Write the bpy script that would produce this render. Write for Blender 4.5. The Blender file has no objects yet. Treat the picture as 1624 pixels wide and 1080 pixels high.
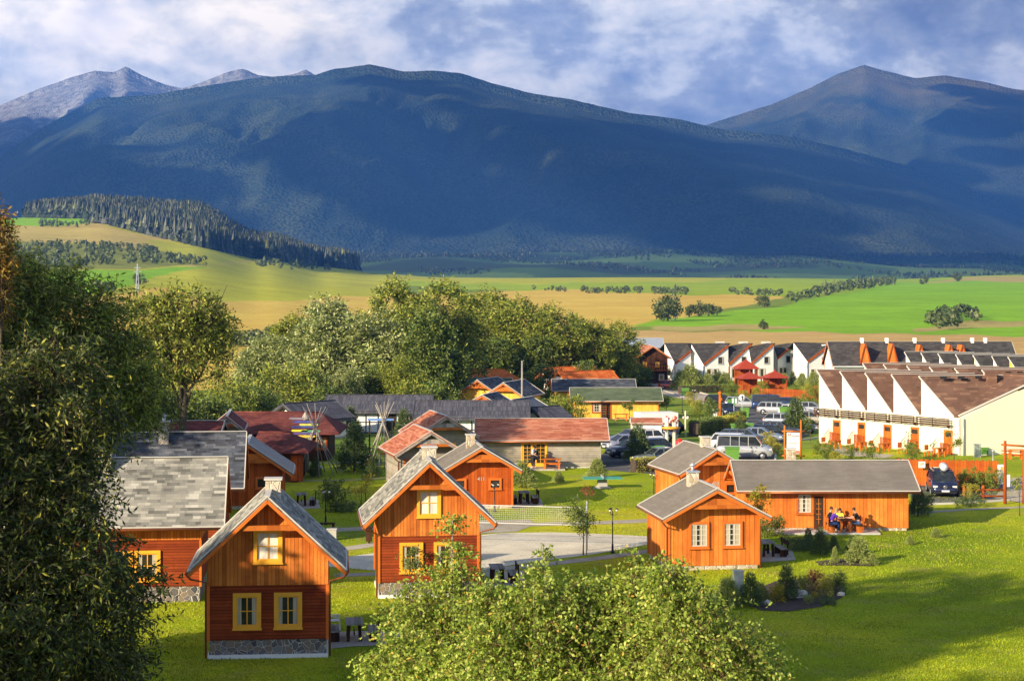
import bpy, math, random
import numpy as np
from mathutils import Vector, Matrix, Euler
R=math.radians
SC=bpy.context.scene
COL=SC.collection
# ---------------------------------------------------------------- camera
F=3000.0; CX=812.0; YH=430.0; CAMZ=15.5
cam=bpy.data.cameras.new('camera'); cam.sensor_width=36; cam.lens=36*F/1624
cam.shift_y=-(540-YH)/1624.0
cam.clip_start=0.5; cam.clip_end=60000
camo=bpy.data.objects.new('camera',cam); COL.objects.link(camo)
camo.location=(0,0,CAMZ); camo.rotation_euler=(R(90),0,0); SC.camera=camo
# ---------------------------------------------------------------- world, sun, exposure
SUN_EL=R(19.5); SUN_H=Vector((-0.735,-0.678,0)).normalized()
SUN=Vector((SUN_H.x*math.cos(SUN_EL),SUN_H.y*math.cos(SUN_EL),math.sin(SUN_EL)))
SC.view_settings.view_transform='Standard'; SC.view_settings.look='None'
SC.view_settings.exposure=1.15; SC.view_settings.gamma=1.0; SC.view_settings.use_curve_mapping=False
w=bpy.data.worlds.new('World'); SC.world=w; w.use_nodes=True
def _world():
    nt=w.node_tree; N=nt.nodes; L=nt.links; N.clear()
    out=N.new('ShaderNodeOutputWorld'); bg=N.new('ShaderNodeBackground'); bg.inputs[1].default_value=0.07
    sky=N.new('ShaderNodeTexSky'); sky.sky_type='NISHITA'; sky.sun_disc=False
    sky.sun_elevation=SUN_EL; sky.sun_rotation=math.atan2(SUN_H.x,SUN_H.y)
    tc=N.new('ShaderNodeTexCoord'); sp=N.new('ShaderNodeSeparateXYZ'); L.new(tc.outputs['Generated'],sp.inputs[0])
    def m(op,a,b=None):
        n=N.new('ShaderNodeMath'); n.operation=op
        for i,v in enumerate((a,b)):
            if v is None: continue
            if isinstance(v,(int,float)): n.inputs[i].default_value=v
            else: L.new(v,n.inputs[i])
        return n.outputs[0]
    az=m('ARCTAN2',sp.outputs[0],sp.outputs[1]); el=sp.outputs[2]
    cb=N.new('ShaderNodeCombineXYZ'); L.new(az,cb.inputs[0]); L.new(m('MULTIPLY',el,1.35),cb.inputs[1])
    def noise(sc,det,dist,off):
        n=N.new('ShaderNodeTexNoise'); n.inputs['Scale'].default_value=sc; n.inputs['Detail'].default_value=det
        n.inputs['Roughness'].default_value=0.6; n.inputs['Distortion'].default_value=dist
        mp=N.new('ShaderNodeMapping'); mp.inputs[1].default_value=off; mp.inputs[3].default_value=(1,1.25,1); L.new(cb.outputs[0],mp.inputs[0]); L.new(mp.outputs[0],n.inputs[0])
        return n.outputs[0]
    def ramp(f,pts):
        r=N.new('ShaderNodeValToRGB'); L.new(f,r.inputs[0]); e=r.color_ramp.elements
        while len(e)<len(pts): e.new(0.5)
        for q,(p,c) in zip(e,pts): q.position=p; q.color=(*c,1)
        return r.outputs[0]
    big=noise(5.5,7,0.15,(2.1,0.35,0)); small=noise(19,10,0.15,(5.3,1.7,3))
    mix=m('ADD',m('MULTIPLY',big,0.55),m('MULTIPLY',small,0.45))
    # brighter to the left, bluer to the right
    lr=N.new('ShaderNodeMapRange'); L.new(az,lr.inputs[0]); lr.inputs[1].default_value=-0.27; lr.inputs[2].default_value=0.24
    lr.inputs[3].default_value=0.085; lr.inputs[4].default_value=-0.012
    f=m('ADD',mix,lr.outputs[0])
    c=ramp(f,[(0.38,(2.0,2.5,4.0)),(0.45,(3.4,3.9,5.2)),(0.495,(5.0,5.3,6.1)),(0.525,(7.4,7.5,7.8)),(0.56,(9.6,9.2,8.8)),(0.64,(15,13.2,11))])
    # blue gaps between the clouds
    gap=ramp(noise(6,4,0.3,(9.1,4.4,7)),[(0.56,(0,0,0)),(0.72,(0.5,)*3)])
    mx=N.new('ShaderNodeMixRGB'); L.new(gap,mx.inputs[0]); L.new(c,mx.inputs[1]); 
    mx.inputs[2].default_value=(2.8,4.2,8.2,1)
    # high up the real sky dome shows between cloud
    up=N.new('ShaderNodeMapRange'); L.new(el,up.inputs[0]); up.inputs[1].default_value=0.15; up.inputs[2].default_value=0.32
    up.inputs[3].default_value=0; up.inputs[4].default_value=0.92
    m2=N.new('ShaderNodeMixRGB'); L.new(up.outputs[0],m2.inputs[0]); L.new(mx.outputs[0],m2.inputs[1]); L.new(sky.outputs[0],m2.inputs[2])
    L.new(m2.outputs[0],bg.inputs[0]); L.new(bg.outputs[0],out.inputs[0])
_world()
sl=bpy.data.lights.new('sun','SUN'); sl.energy=5.0; sl.angle=R(0.55); sl.color=(1.0,0.84,0.60)
so=bpy.data.objects.new('sun',sl); COL.objects.link(so); so.rotation_euler=SUN.to_track_quat('Z','Y').to_euler()
SC.cycles.max_bounces=6; SC.cycles.transparent_max_bounces=6; SC.cycles.volume_bounces=0
SC.cycles.use_adaptive_sampling=True
# ---------------------------------------------------------------- helpers
def X_(px,Y): return (px-CX)/F*Y
def Z_(py,Y): return CAMZ-(py-YH)/F*Y
def sstep(a,b,x):
    t=np.clip((x-a)/(b-a),0,1); return t*t*(3-2*t)
LY=[165,300,500,700,1000,1500,2200,2900,3300,3800,4500,5200,6400]
LPX=[-1500,-400,0,150,300,420,520,600,700,800,1000,1200,1400,1624,2000,3200]
_v=[455,447,428,414,403]
LT={-1500:[552,515,470,430,400,380],-400:[552,512,465,425,385,355],0:[550,510,455,408,370,347],150:[550,510,460,420,378,336],300:[550,515,470,428,392,345],
 420:[548,517,482,448,420,396],520:[548,520,488,460,440,420],600:[548,519,490,465,446,434],700:[545,518,488,464,448,440],800:[544,517,486,464,448,441],1000:[544,516,486,463,447,440],
 1200:[544,516,488,464,448,441],1400:[545,519,489,464,450,443],1624:[545,521,490,464,446,436],2000:[545,521,490,462,442,430],3200:[545,521,490,462,442,430]}
def _mk():
    T=np.zeros((len(LPX),len(LY)))
    for i,p in enumerate(LPX):
        T[i]=[Z_(q,y) for q,y in zip([430+F*15.5/165,430+F*18.9/300]+LT[p]+_v,LY)]
    return T
ZT=_mk()
def gz_np(X,Y):
    X=np.asarray(X,float); Y=np.asarray(Y,float)
    px=CX+F*X/np.maximum(Y,1)
    near=np.where(Y<165,0,-0.0252*(Y-165))
    ci=np.interp(px,LPX,np.arange(len(LPX))); i0=np.clip(ci.astype(int),0,len(LPX)-2); t=ci-i0; t=t*t*(3-2*t)
    yi=np.interp(Y,LY,np.arange(len(LY))); j0=np.clip(yi.astype(int),0,len(LY)-2); s=yi-j0
    far=(ZT[i0,j0]*(1-t)+ZT[i0+1,j0]*t)*(1-s)+(ZT[i0,j0+1]*(1-t)+ZT[i0+1,j0+1]*t)*s
    wv=np.clip((Y-3200)/700,0,1)*np.clip((6350-Y)/500,0,1)
    far=far+wv*(13*np.sin(X*.0023+1)+9*np.sin(X*.0057+Y*.002)+5*np.sin(X*.0131-Y*.003))
    return np.where(Y<=300,near,far)
def gz(X,Y): return float(gz_np(X,Y))
def gp(px,py):
    "ground point seen at a photo pixel"
    lo,hi=20.0,3000.0
    Y=lo; step=1.01
    while Y<hi:
        if Z_(py,Y)<=gz(X_(px,Y),Y): break
        Y*=step
    a,b=Y/step,Y
    for _ in range(30):
        c=(a+b)/2
        if Z_(py,c)<=gz(X_(px,c),c): b=c
        else: a=c
    return Vector((X_(px,b),b,gz(X_(px,b),b)))
def tag(o,label=None,cat=None,group=None,kind=None):
    if label: o['label']=label
    if cat: o['category']=cat
    if group: o['group']=group
    if kind: o['kind']=kind
    return o
def empty(name,label,cat,loc=(0,0,0),rz=0,group=None):
    o=bpy.data.objects.new(name,None); COL.objects.link(o); o.location=loc; o.rotation_euler=(0,0,rz)
    o.empty_display_size=0.3
    return tag(o,label,cat,group)
def copy_tree(o,parent=None):
    c=o.copy(); COL.objects.link(c)
    if parent is not None: c.parent=parent
    for ch in [k for k in o.children]: copy_tree(ch,c)
    return c
def dup(o,loc=None,rz=None,label=None,group=None,scale=None):
    c=copy_tree(o)
    if loc is not None: c.location=loc
    if rz is not None: c.rotation_euler=(0,0,rz)
    if scale is not None: c.scale=(scale,)*3 if isinstance(scale,(int,float)) else scale
    if label: c['label']=label
    if group: c['group']=group
    return c
class MB:
    def __init__(s): s.v=[]; s.f=[]; s.m=[]; s.sm=[]; s.M=Matrix.Identity(4)
    def add(s,vs,fs,mi=0,smooth=False):
        b=len(s.v); s.v+= [tuple(s.M@Vector(p)) for p in vs]
        for f in fs: s.f.append(tuple(b+i for i in f)); s.m.append(mi); s.sm.append(smooth)
        return s
    def box(s,a,b,mi=0):
        (x0,y0,z0),(x1,y1,z1)=a,b
        if x0>x1:x0,x1=x1,x0
        if y0>y1:y0,y1=y1,y0
        if z0>z1:z0,z1=z1,z0
        return s.add([(x0,y0,z0),(x1,y0,z0),(x1,y1,z0),(x0,y1,z0),(x0,y0,z1),(x1,y0,z1),(x1,y1,z1),(x0,y1,z1)],
          [(0,3,2,1),(4,5,6,7),(0,1,5,4),(1,2,6,5),(2,3,7,6),(3,0,4,7)],mi)
    def beam(s,p,q,w,h,mi=0,up=(0,0,1)):
        p=Vector(p);q=Vector(q);d=(q-p).normalized(); u=Vector(up)
        if abs(d.dot(u))>.98: u=Vector((0,1,0))
        r=d.cross(u).normalized()*w/2; t=r.cross(d).normalized()*h/2
        vs=[p-r-t,p+r-t,p+r+t,p-r+t,q-r-t,q+r-t,q+r+t,q-r+t]
        return s.add(vs,[(0,1,2,3),(7,6,5,4),(4,5,1,0),(5,6,2,1),(6,7,3,2),(7,4,0,3)],mi)
    def tube(s,pts,rad,n=8,mi=0,smooth=True,cap=True):
        pts=[Vector(p) for p in pts]
        if isinstance(rad,(int,float)): rad=[rad]*len(pts)
        vs=[];fs=[]; pr=None
        for i,p in enumerate(pts):
            d=(pts[min(i+1,len(pts)-1)]-pts[max(i-1,0)]).normalized()
            u=Vector((0,0,1)) if abs(d.z)<.9 else Vector((1,0,0))
            if pr is not None: r=(pr-d*pr.dot(d)).normalized()
            else: r=d.cross(u).normalized()
            pr=r; t=d.cross(r)
            for k in range(n):
                a=2*math.pi*k/n; vs.append(p+(r*math.cos(a)+t*math.sin(a))*rad[i])
        for i in range(len(pts)-1):
            for k in range(n):
                k2=(k+1)%n; fs.append((i*n+k,i*n+k2,(i+1)*n+k2,(i+1)*n+k))
        s.add(vs,fs,mi,smooth)
        if cap:
            b=len(s.v)-len(vs); s.f.append(tuple(b+k for k in range(n))[::-1]); s.m.append(mi); s.sm.append(False)
            s.f.append(tuple(b+(len(pts)-1)*n+k for k in range(n))); s.m.append(mi); s.sm.append(False)
        return s
    def lathe(s,prof,c=(0,0,0),n=16,mi=0,axis='z'):
        vs=[];fs=[]
        for r,z in prof:
            for k in range(n):
                a=2*math.pi*k/n; x,y=r*math.cos(a),r*math.sin(a)
                p=(x,y,z) if axis=='z' else ((x,z,y) if axis=='y' else (z,x,y))
                vs.append(Vector(c)+Vector(p))
        for i in range(len(prof)-1):
            for k in range(n):
                k2=(k+1)%n; fs.append((i*n+k,i*n+k2,(i+1)*n+k2,(i+1)*n+k))
        return s.add(vs,fs,mi,True)
    def poly(s,pts,mi=0): return s.add(pts,[tuple(range(len(pts)))],mi)
    def prism(s,pts,d,mi=0):
        "polygon pts (3d) extruded by vector d"
        n=len(pts); d=Vector(d); vs=[Vector(p) for p in pts]+[Vector(p)+d for p in pts]
        fs=[tuple(range(n))[::-1],tuple(range(n,2*n))]+[(i,(i+1)%n,(i+1)%n+n,i+n) for i in range(n)]
        return s.add(vs,fs,mi)
    def ball(s,c,r,mi=0,n=12,m=8,sc=(1,1,1)):
        vs=[];fs=[]
        for j in range(m+1):
            t=math.pi*j/m
            for k in range(n):
                a=2*math.pi*k/n
                vs.append((c[0]+r*sc[0]*math.sin(t)*math.cos(a),c[1]+r*sc[1]*math.sin(t)*math.sin(a),c[2]+r*sc[2]*math.cos(t)))
        for j in range(m):
            for k in range(n):
                k2=(k+1)%n; fs.append((j*n+k,(j+1)*n+k,(j+1)*n+k2,j*n+k2))
        return s.add(vs,fs,mi,True)
    def build(s,name,mat,parent=None,bevel=0,label=None):
        me=bpy.data.meshes.new(name); me.from_pydata(s.v,[],s.f)
        mats=mat if isinstance(mat,(list,tuple)) else [mat]
        for m in mats: me.materials.append(m)
        me.polygons.foreach_set('material_index',s.m); me.polygons.foreach_set('use_smooth',s.sm)
        uv=me.uv_layers.new(name='UVMap').data
        for p in me.polygons:
            n=p.normal
            if abs(n.z)>.97:
                for li in p.loop_indices:
                    c=me.vertices[me.loops[li].vertex_index].co; uv[li].uv=(c.x,c.y)
            else:
                h=Vector((-n.y,n.x,0)).normalized(); t=n.cross(h)
                for li in p.loop_indices:
                    c=me.vertices[me.loops[li].vertex_index].co; uv[li].uv=(c.dot(h),c.dot(t))
        me.validate()
        o=bpy.data.objects.new(name,me); COL.objects.link(o)
        if parent is not None: o.parent=parent
        if label: o['label']=label
        if bevel:
            b=o.modifiers.new('bevel','BEVEL'); b.width=bevel; b.segments=2; b.limit_method='ANGLE'
        return o
def np_mesh(name,verts,faces,mat,parent=None,smooth=False,colors=None,k=4):
    me=bpy.data.meshes.new(name); nv=len(verts); nf=len(faces)
    me.vertices.add(nv); me.vertices.foreach_set('co',np.asarray(verts,np.float32).ravel())
    me.loops.add(nf*k); me.polygons.add(nf)
    me.loops.foreach_set('vertex_index',np.asarray(faces,np.int32).ravel())
    me.polygons.foreach_set('loop_start',np.arange(0,nf*k,k,dtype=np.int32))
    me.polygons.foreach_set('use_smooth',np.full(nf,smooth))
    me.materials.append(mat)
    if colors is not None:
        ca=me.color_attributes.new(name='col',type='FLOAT_COLOR',domain='POINT')
        ca.data.foreach_set('color',np.asarray(colors,np.float32).ravel())
    me.update(calc_edges=True); me.validate()
    o=bpy.data.objects.new(name,me); COL.objects.link(o)
    if parent is not None: o.parent=parent
    return o
# ---------------------------------------------------------------- materials
class MT:
    def __init__(s,name,rough=0.8,spec=0.3):
        s.m=bpy.data.materials.new(name); s.m.use_nodes=True; s.nt=s.m.node_tree; s.N=s.nt.nodes; s.L=s.nt.links
        s.b=s.N['Principled BSDF']; s.b.inputs['Roughness'].default_value=rough
        s.b.inputs['Specular IOR Level'].default_value=spec; s._tc=None
    def tc(s,w='UV'):
        if s._tc is None: s._tc=s.N.new('ShaderNodeTexCoord')
        return s._tc.outputs[w]
    def put(s,sock,v):
        if isinstance(v,(int,float)): sock.default_value=v
        elif isinstance(v,(tuple,list)): sock.default_value=(*v,1) if len(v)==3 and sock.type=='RGBA' else v
        else: s.L.new(v,sock)
    def math(s,op,a,b=0.0,c=None):
        n=s.N.new('ShaderNodeMath'); n.operation=op; s.put(n.inputs[0],a); s.put(n.inputs[1],b)
        if c is not None: s.put(n.inputs[2],c)
        return n.outputs[0]
    def xyz(s,v):
        n=s.N.new('ShaderNodeSeparateXYZ'); s.L.new(v,n.inputs[0]); return n.outputs
    def comb(s,x,y,z=0.0):
        n=s.N.new('ShaderNodeCombineXYZ'); s.put(n.inputs[0],x); s.put(n.inputs[1],y); s.put(n.inputs[2],z); return n.outputs[0]
    def noise(s,v,sc,det=3,rough=.5,dist=0,stretch=None):
        if stretch: 
            mp=s.N.new('ShaderNodeMapping'); mp.inputs[3].default_value=stretch; s.L.new(v,mp.inputs[0]); v=mp.outputs[0]
        n=s.N.new('ShaderNodeTexNoise'); s.L.new(v,n.inputs[0]); n.inputs['Scale'].default_value=sc; n.inputs['Detail'].default_value=det
        n.inputs['Roughness'].default_value=rough; n.inputs['Distortion'].default_value=dist; return n.outputs[0]
    def white(s,v):
        n=s.N.new('ShaderNodeTexWhiteNoise'); n.noise_dimensions='3D'; s.L.new(v,n.inputs[0]); return n.outputs[0]
    def vor(s,v,sc,feat='F1',out='Distance'):
        n=s.N.new('ShaderNodeTexVoronoi'); n.feature=feat; n.inputs['Scale'].default_value=sc; s.L.new(v,n.inputs[0]); return n.outputs[out]
    def ramp(s,f,pts,const=False):
        r=s.N.new('ShaderNodeValToRGB'); s.L.new(f,r.inputs[0]); e=r.color_ramp.elements
        if const: r.color_ramp.interpolation='CONSTANT'
        while len(e)<len(pts): e.new(0.5)
        for q,(p,c) in zip(e,pts): q.position=p; q.color=(*((c,)*3 if isinstance(c,(int,float)) else c),1)
        return r.outputs[0]
    def mix(s,f,a,b,mode='MIX'):
        n=s.N.new('ShaderNodeMixRGB'); n.blend_type=mode; s.put(n.inputs[0],f); s.put(n.inputs[1],a); s.put(n.inputs[2],b); return n.outputs[0]
    def rng(s,v,a,b,c,d):
        n=s.N.new('ShaderNodeMapRange'); s.L.new(v,n.inputs[0]); 
        for i,x in enumerate((a,b,c,d)): n.inputs[i+1].default_value=x
        return n.outputs[0]
    def bump(s,h,st=.5,d=.02):
        n=s.N.new('ShaderNodeBump'); n.inputs['Strength'].default_value=st; n.inputs['Distance'].default_value=d
        s.L.new(h,n.inputs['Height']); s.L.new(n.outputs[0],s.b.inputs['Normal']); return n.outputs[0]
    def col(s,c): s.put(s.b.inputs['Base Color'],c); return s.m
def plain(name,c,rough=.7,var=.12,sc=3,metal=0,spec=.3,bump=0):
    t=MT(name,rough,spec); t.b.inputs['Metallic'].default_value=metal
    n=t.noise(t.tc('Object'),sc,5,.6)
    lo=tuple(x*(1-var) for x in c); hi=tuple(min(1,x*(1+var)) for x in c)
    if bump: t.bump(t.noise(t.tc('Object'),sc*6,4),bump,.02)
    return t.col(t.ramp(n,[(.3,lo),(.7,hi)]))
def planks(name,c1,c2,width=.14,horiz=False,gap=.06,weather=None,rough=.82):
    t=MT(name,rough,.14); u=t.xyz(t.tc('UV')); a,b=(u[1],u[0]) if horiz else (u[0],u[1])
    q=t.math('DIVIDE',a,width); fl=t.math('FLOOR',q); fr=t.math('FRACT',q)
    rnd=t.white(t.comb(fl,7.3,1.1))
    v=t.comb(t.math('MULTIPLY',a,22),t.math('ADD',t.math('MULTIPLY',b,1.1),t.math('MULTIPLY',rnd,37)),rnd)
    g=t.noise(v,1.0,5,.65,.4)
    knot=t.vor(t.comb(t.math('MULTIPLY',a,5),t.math('ADD',t.math('MULTIPLY',b,1.6),t.math('MULTIPLY',rnd,11)),rnd),1.3)
    f=t.math('ADD',t.math('MULTIPLY',rnd,.55),t.math('MULTIPLY',g,.6))
    c=t.ramp(f,[(.2,c1),(.85,c2)])
    c=t.mix(t.ramp(knot,[(.04,.75),(.12,0.0)]),c,tuple(x*.35 for x in c1))
    bw=t.noise(t.tc('Object'),.7,6,.7,.8); c=t.mix(.55,c,t.ramp(bw,[(.34,.30),(.66,.68)]),'OVERLAY')
    sn=t.noise(t.comb(t.math('MULTIPLY',u[0],3.0),t.math('MULTIPLY',u[1],.35)),2.0,5,.7); c=t.mix(t.ramp(sn,[(.56,0.0),(.74,.45)]),c,tuple(x*.45+.01 for x in c1))
    if weather:
        wn=t.noise(t.tc('Object'),1.3,6,.65); c=t.mix(t.ramp(wn,[(.45,0),(.7,.7)]),c,weather)
    e=t.math('MINIMUM',fr,t.math('SUBTRACT',1.0,fr)); em=t.ramp(e,[(0,1.0),(gap,0.0)])
    c=t.mix(t.math('MULTIPLY',em,.75),c,tuple(x*.18 for x in c1))
    t.bump(t.math('ADD',t.ramp(e,[(0,0.0),(gap*1.6,1.0)]),t.math('MULTIPLY',g,.15)),.6,.015)
    return t.col(c)
def shingles(name,cols,w=.3,h=.14,rough=.9,moss=None,gapdark=.35):
    t=MT(name,rough,.15); u=t.xyz(t.tc('UV'))
    r=t.math('DIVIDE',u[1],h); row=t.math('FLOOR',r); fr=t.math('FRACT',r)
    ro=t.white(t.comb(row,3.1,9.2))
    q=t.math('ADD',t.math('DIVIDE',u[0],w),t.math('MULTIPLY',ro,5)); cl=t.math('FLOOR',q); fc=t.math('FRACT',q)
    # runs of neighbouring tabs share a tone, as laminated strips do
    q2=t.math('FLOOR',t.math('MULTIPLY',q,.6)); rn=t.white(t.comb(row,q2,0.7)); rs=t.white(t.comb(row,cl,4.7))
    f=t.math('ADD',t.math('MULTIPLY',rn,.7),t.math('MULTIPLY',rs,.3))
    n=len(cols); c=t.ramp(f,[(.12+.76*i/(n-1),k) for i,k in enumerate(cols)])
    gr=t.noise(t.tc('UV'),55,2,.7); c=t.mix(.35,c,t.ramp(gr,[(.3,.25),(.7,.9)]),'OVERLAY')
    bl=t.noise(t.tc('Object'),.55,5,.6); c=t.mix(.4,c,t.ramp(bl,[(.35,.35),(.65,.65)]),'OVERLAY')
    if moss: c=t.mix(t.ramp(t.noise(t.tc('Object'),1.7,6,.7),[(.55,0),(.75,.6)]),c,moss)
    eg=t.math('MAXIMUM',t.ramp(fr,[(0,1.0),(.1,0.0)]),t.math('MULTIPLY',t.ramp(fc,[(0,1.0),(.06,0.0)]),.7))
    c=t.mix(t.math('MULTIPLY',eg,gapdark),c,tuple(x*.2 for x in cols[0]))
    t.bump(t.math('ADD',t.math('SUBTRACT',1.0,fr),t.math('MULTIPLY',rs,.4)),.7,.02)
    return t.col(c)
def rubble(name,cells,mortar,sc=4.2,mw=.045,rough=.85):
    t=MT(name,rough,.3); v=t.tc('UV')
    d=t.noise(v,3,3); vv=t.N.new('ShaderNodeVectorMath'); vv.operation='ADD'; t.L.new(v,vv.inputs[0]); t.L.new(t.comb(t.math('MULTIPLY',d,.15),t.math('MULTIPLY',d,-.12)),vv.inputs[1])
    v2=vv.outputs[0]
    e=t.vor(v2,sc,'DISTANCE_TO_EDGE'); cc=t.xyz(t.vor(v2,sc,'F1','Color'))[0]
    n=len(cells); c=t.ramp(cc,[(i/(n-1)*.9+.05,k) for i,k in enumerate(cells)])
    c=t.mix(.5,c,t.ramp(t.noise(v,18,5,.7),[(.3,.2),(.7,.8)]),'OVERLAY')
    m=t.ramp(e,[(mw,1.0),(mw*1.6,0.0)]); c=t.mix(m,c,mortar)
    t.bump(t.ramp(e,[(0,0.0),(mw*2.5,1.0)]),.8,.04)
    return t.col(c)
def glass(name,c=(.03,.035,.04),rough=.08):
    t=MT(name,rough,.45)
    return t.col(t.ramp(t.noise(t.tc('Object'),2.5,3),[(.3,tuple(x*.6 for x in c)),(.7,tuple(x*1.6 for x in c))]))
def curtain(name,c,folds=9):
    t=MT(name,.75,.2); u=t.xyz(t.tc('UV')); w=t.noise(t.comb(t.math('MULTIPLY',u[0],folds),t.math('MULTIPLY',u[1],.6)),1.5,2)
    t.bump(w,.8,.03); t.b.inputs['Coat Weight'].default_value=.35; t.b.inputs['Coat Roughness'].default_value=.06
    return t.col(t.ramp(w,[(.35,tuple(x*.7 for x in c)),(.65,c)]))
def leafmat(name,cols,trans=.35,rough=.5,pts=None):
    t=MT(name,rough,.35); g=t.N.new('ShaderNodeNewGeometry'); f=g.outputs['Random Per Island']
    n=len(cols); c=t.ramp(f,[((i/(n-1)*.96+.02) if pts is None else pts[i],k) for i,k in enumerate(cols)])
    cl=t.noise(t.tc('Object'),.55,3); c=t.mix(.55,c,t.ramp(cl,[(.36,.3),(.64,.7)]),'OVERLAY')
    t.col(c)
    tr=t.N.new('ShaderNodeBsdfTranslucent'); t.L.new(c,tr.inputs[0]); ms=t.N.new('ShaderNodeMixShader'); ms.inputs[0].default_value=trans
    t.L.new(t.b.outputs[0],ms.inputs[1]); t.L.new(tr.outputs[0],ms.inputs[2]); t.L.new(ms.outputs[0],t.N['Material Output'].inputs[0])
    return t.m
M={}
O1,O2=(.42,.10,.012),(.72,.26,.04)
M['orange_v']=planks('orange_vertical_boards',(.38,.09,.016),(.74,.235,.042),.15,gap=.08)
M['orange_w']=planks('orange_wide_boards',(.46,.11,.016),(.80,.25,.042),.24,gap=.06)
M['red_v']=planks('red_brown_boards',(.34,.055,.008),(.56,.12,.016),.20,gap=.04)
M['red_h']=planks('red_brown_cladding',(.17,.028,.008),(.33,.062,.015),.13,True,.14)
M['orange_h']=planks('orange_cladding',(.36,.085,.015),(.52,.14,.025),.12,True,.09)
M['grey_h']=planks('weathered_grey_cladding',(.20,.175,.145),(.40,.36,.30),.15,True,.07,weather=(.33,.27,.19))
M['yellow_v']=planks('yellow_boards',(.66,.38,.05),(.82,.52,.09),.16,gap=.03)
M['beam']=planks('stained_beam',(.36,.085,.012),(.55,.16,.025),.5,gap=.005)
M['beam_light']=planks('worn_beam',(.33,.16,.06),(.5,.26,.11),.5,gap=.005)
M['trim_or']=plain('orange_trim_paint',(.66,.16,.02),.5,.08)
M['trim_ye']=plain('amber_trim_paint',(.86,.42,.035),.45,.08)
M['white']=plain('white_metal_edging',(.60,.57,.51),.45,.06)
M['whitep']=plain('white_plaster',(.80,.79,.76),.85,.04,.8)
M['cream']=plain('cream_plaster',(.80,.75,.56),.85,.03,.7)
M['gutter']=plain('copper_brown_gutter',(.30,.10,.04),.35,.1,metal=.4)
M['darkwood']=planks('dark_brown_wood',(.03,.013,.008),(.085,.035,.018),.3,gap=.02)
M['redwood']=planks('red_stained_wood',(.28,.05,.012),(.48,.11,.02),.12,gap=.04)
M['greywood']=planks('silver_grey_wood',(.22,.20,.17),(.44,.40,.34),.3,gap=.01)
M['stone']=rubble('field_stone_dark',[(.07,.07,.075),(.16,.14,.13),(.28,.20,.13),(.12,.12,.13),(.22,.21,.20)],(.56,.52,.44),4.0,.030)
M['stone_l']=rubble('field_stone_light',[(.35,.26,.15),(.62,.54,.40),(.45,.36,.24),(.7,.62,.48)],(.70,.66,.56),3.4,.03)
M['shl']=shingles('light_grey_shingles',[(.12,.115,.10),(.20,.195,.17),(.25,.24,.205),(.31,.295,.25),(.43,.41,.345)],.36,.17)
M['shd']=shingles('slate_blue_shingles',[(.035,.037,.045),(.06,.065,.08),(.085,.095,.115),(.15,.155,.17)],.36,.17,moss=None)
M['shg']=shingles('plain_grey_shingles',[(.19,.165,.135),(.205,.18,.15),(.22,.195,.165)],.5,.16,gapdark=.2)
M['shred']=shingles('red_shingles',[(.30,.085,.045),(.42,.14,.08),(.46,.17,.10),(.54,.25,.15)],.5,.15,gapdark=.25)
M['shmar']=shingles('maroon_shingles',[(.09,.025,.023),(.15,.042,.036),(.20,.062,.05),(.13,.036,.032)],.4,.16,gapdark=.4)
M['shbr']=shingles('brown_shingles',[(.12,.066,.046),(.165,.09,.062),(.15,.082,.055),(.25,.145,.095)],.7,.28,gapdark=.25)
M['shbk']=shingles('black_shingles',[(.045,.042,.042),(.06,.056,.055),(.085,.08,.075)],.5,.3,gapdark=.3)
M['shgr']=shingles('green_shingles',[(.075,.10,.055),(.10,.13,.075),(.13,.16,.09)],.5,.2,gapdark=.2)
M['tile']=shingles('orange_roof_tiles',[(.52,.10,.02),(.66,.15,.03),(.74,.20,.05)],.35,.4,gapdark=.5)
M['thatch']=shingles('dark_reed_thatch',[(.055,.055,.07),(.085,.085,.105),(.12,.12,.14)],.06,.9,gapdark=.7)
M['metal_roof']=planks('grey_standing_seam',(.12,.12,.125),(.16,.16,.165),.35,False,.05,rough=.35)
M['zinc']=plain('galvanised_sheet',(.42,.46,.52),.4,.1,metal=.3)
M['glass']=glass('window_glass',(.035,.03,.022),.12)
M['curtain']=curtain('net_curtain',(.52,.46,.33))
M['blind']=curtain('white_blind',(.86,.80,.70),3)
M['black']=plain('black_iron',(.02,.02,.022),.4,.2)
M['rubber']=plain('tyre_rubber',(.015,.015,.016),.8,.2)
M['rim']=plain('alloy_rim',(.45,.46,.48),.3,.1,metal=.7)
M['green']=plain('green_bin_plastic',(.13,.30,.05),.45,.08)
M['concrete']=plain('pale_concrete',(.46,.44,.40),.9,.12,4,bump=.3)
M['greypaint']=plain('grey_green_cabinet_paint',(.38,.42,.38),.5,.08)
M['blackt']=plain('black_timber_frame',(.03,.025,.022),.7,.2)
M['bark']=plain('tree_bark',(.10,.075,.05),.95,.3,8,bump=.8)
M['birchbark']=plain('pale_birch_bark',(.38,.33,.26),.8,.3,9)
M['soil']=plain('dark_mulch',(.075,.055,.045),1,.5,14,bump=1)
M['plate']=plain('number_plate',(.75,.75,.72),.4,.03)
M['lampglass']=plain('frosted_lamp_glass',(.62,.62,.60),.2,.1)
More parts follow.
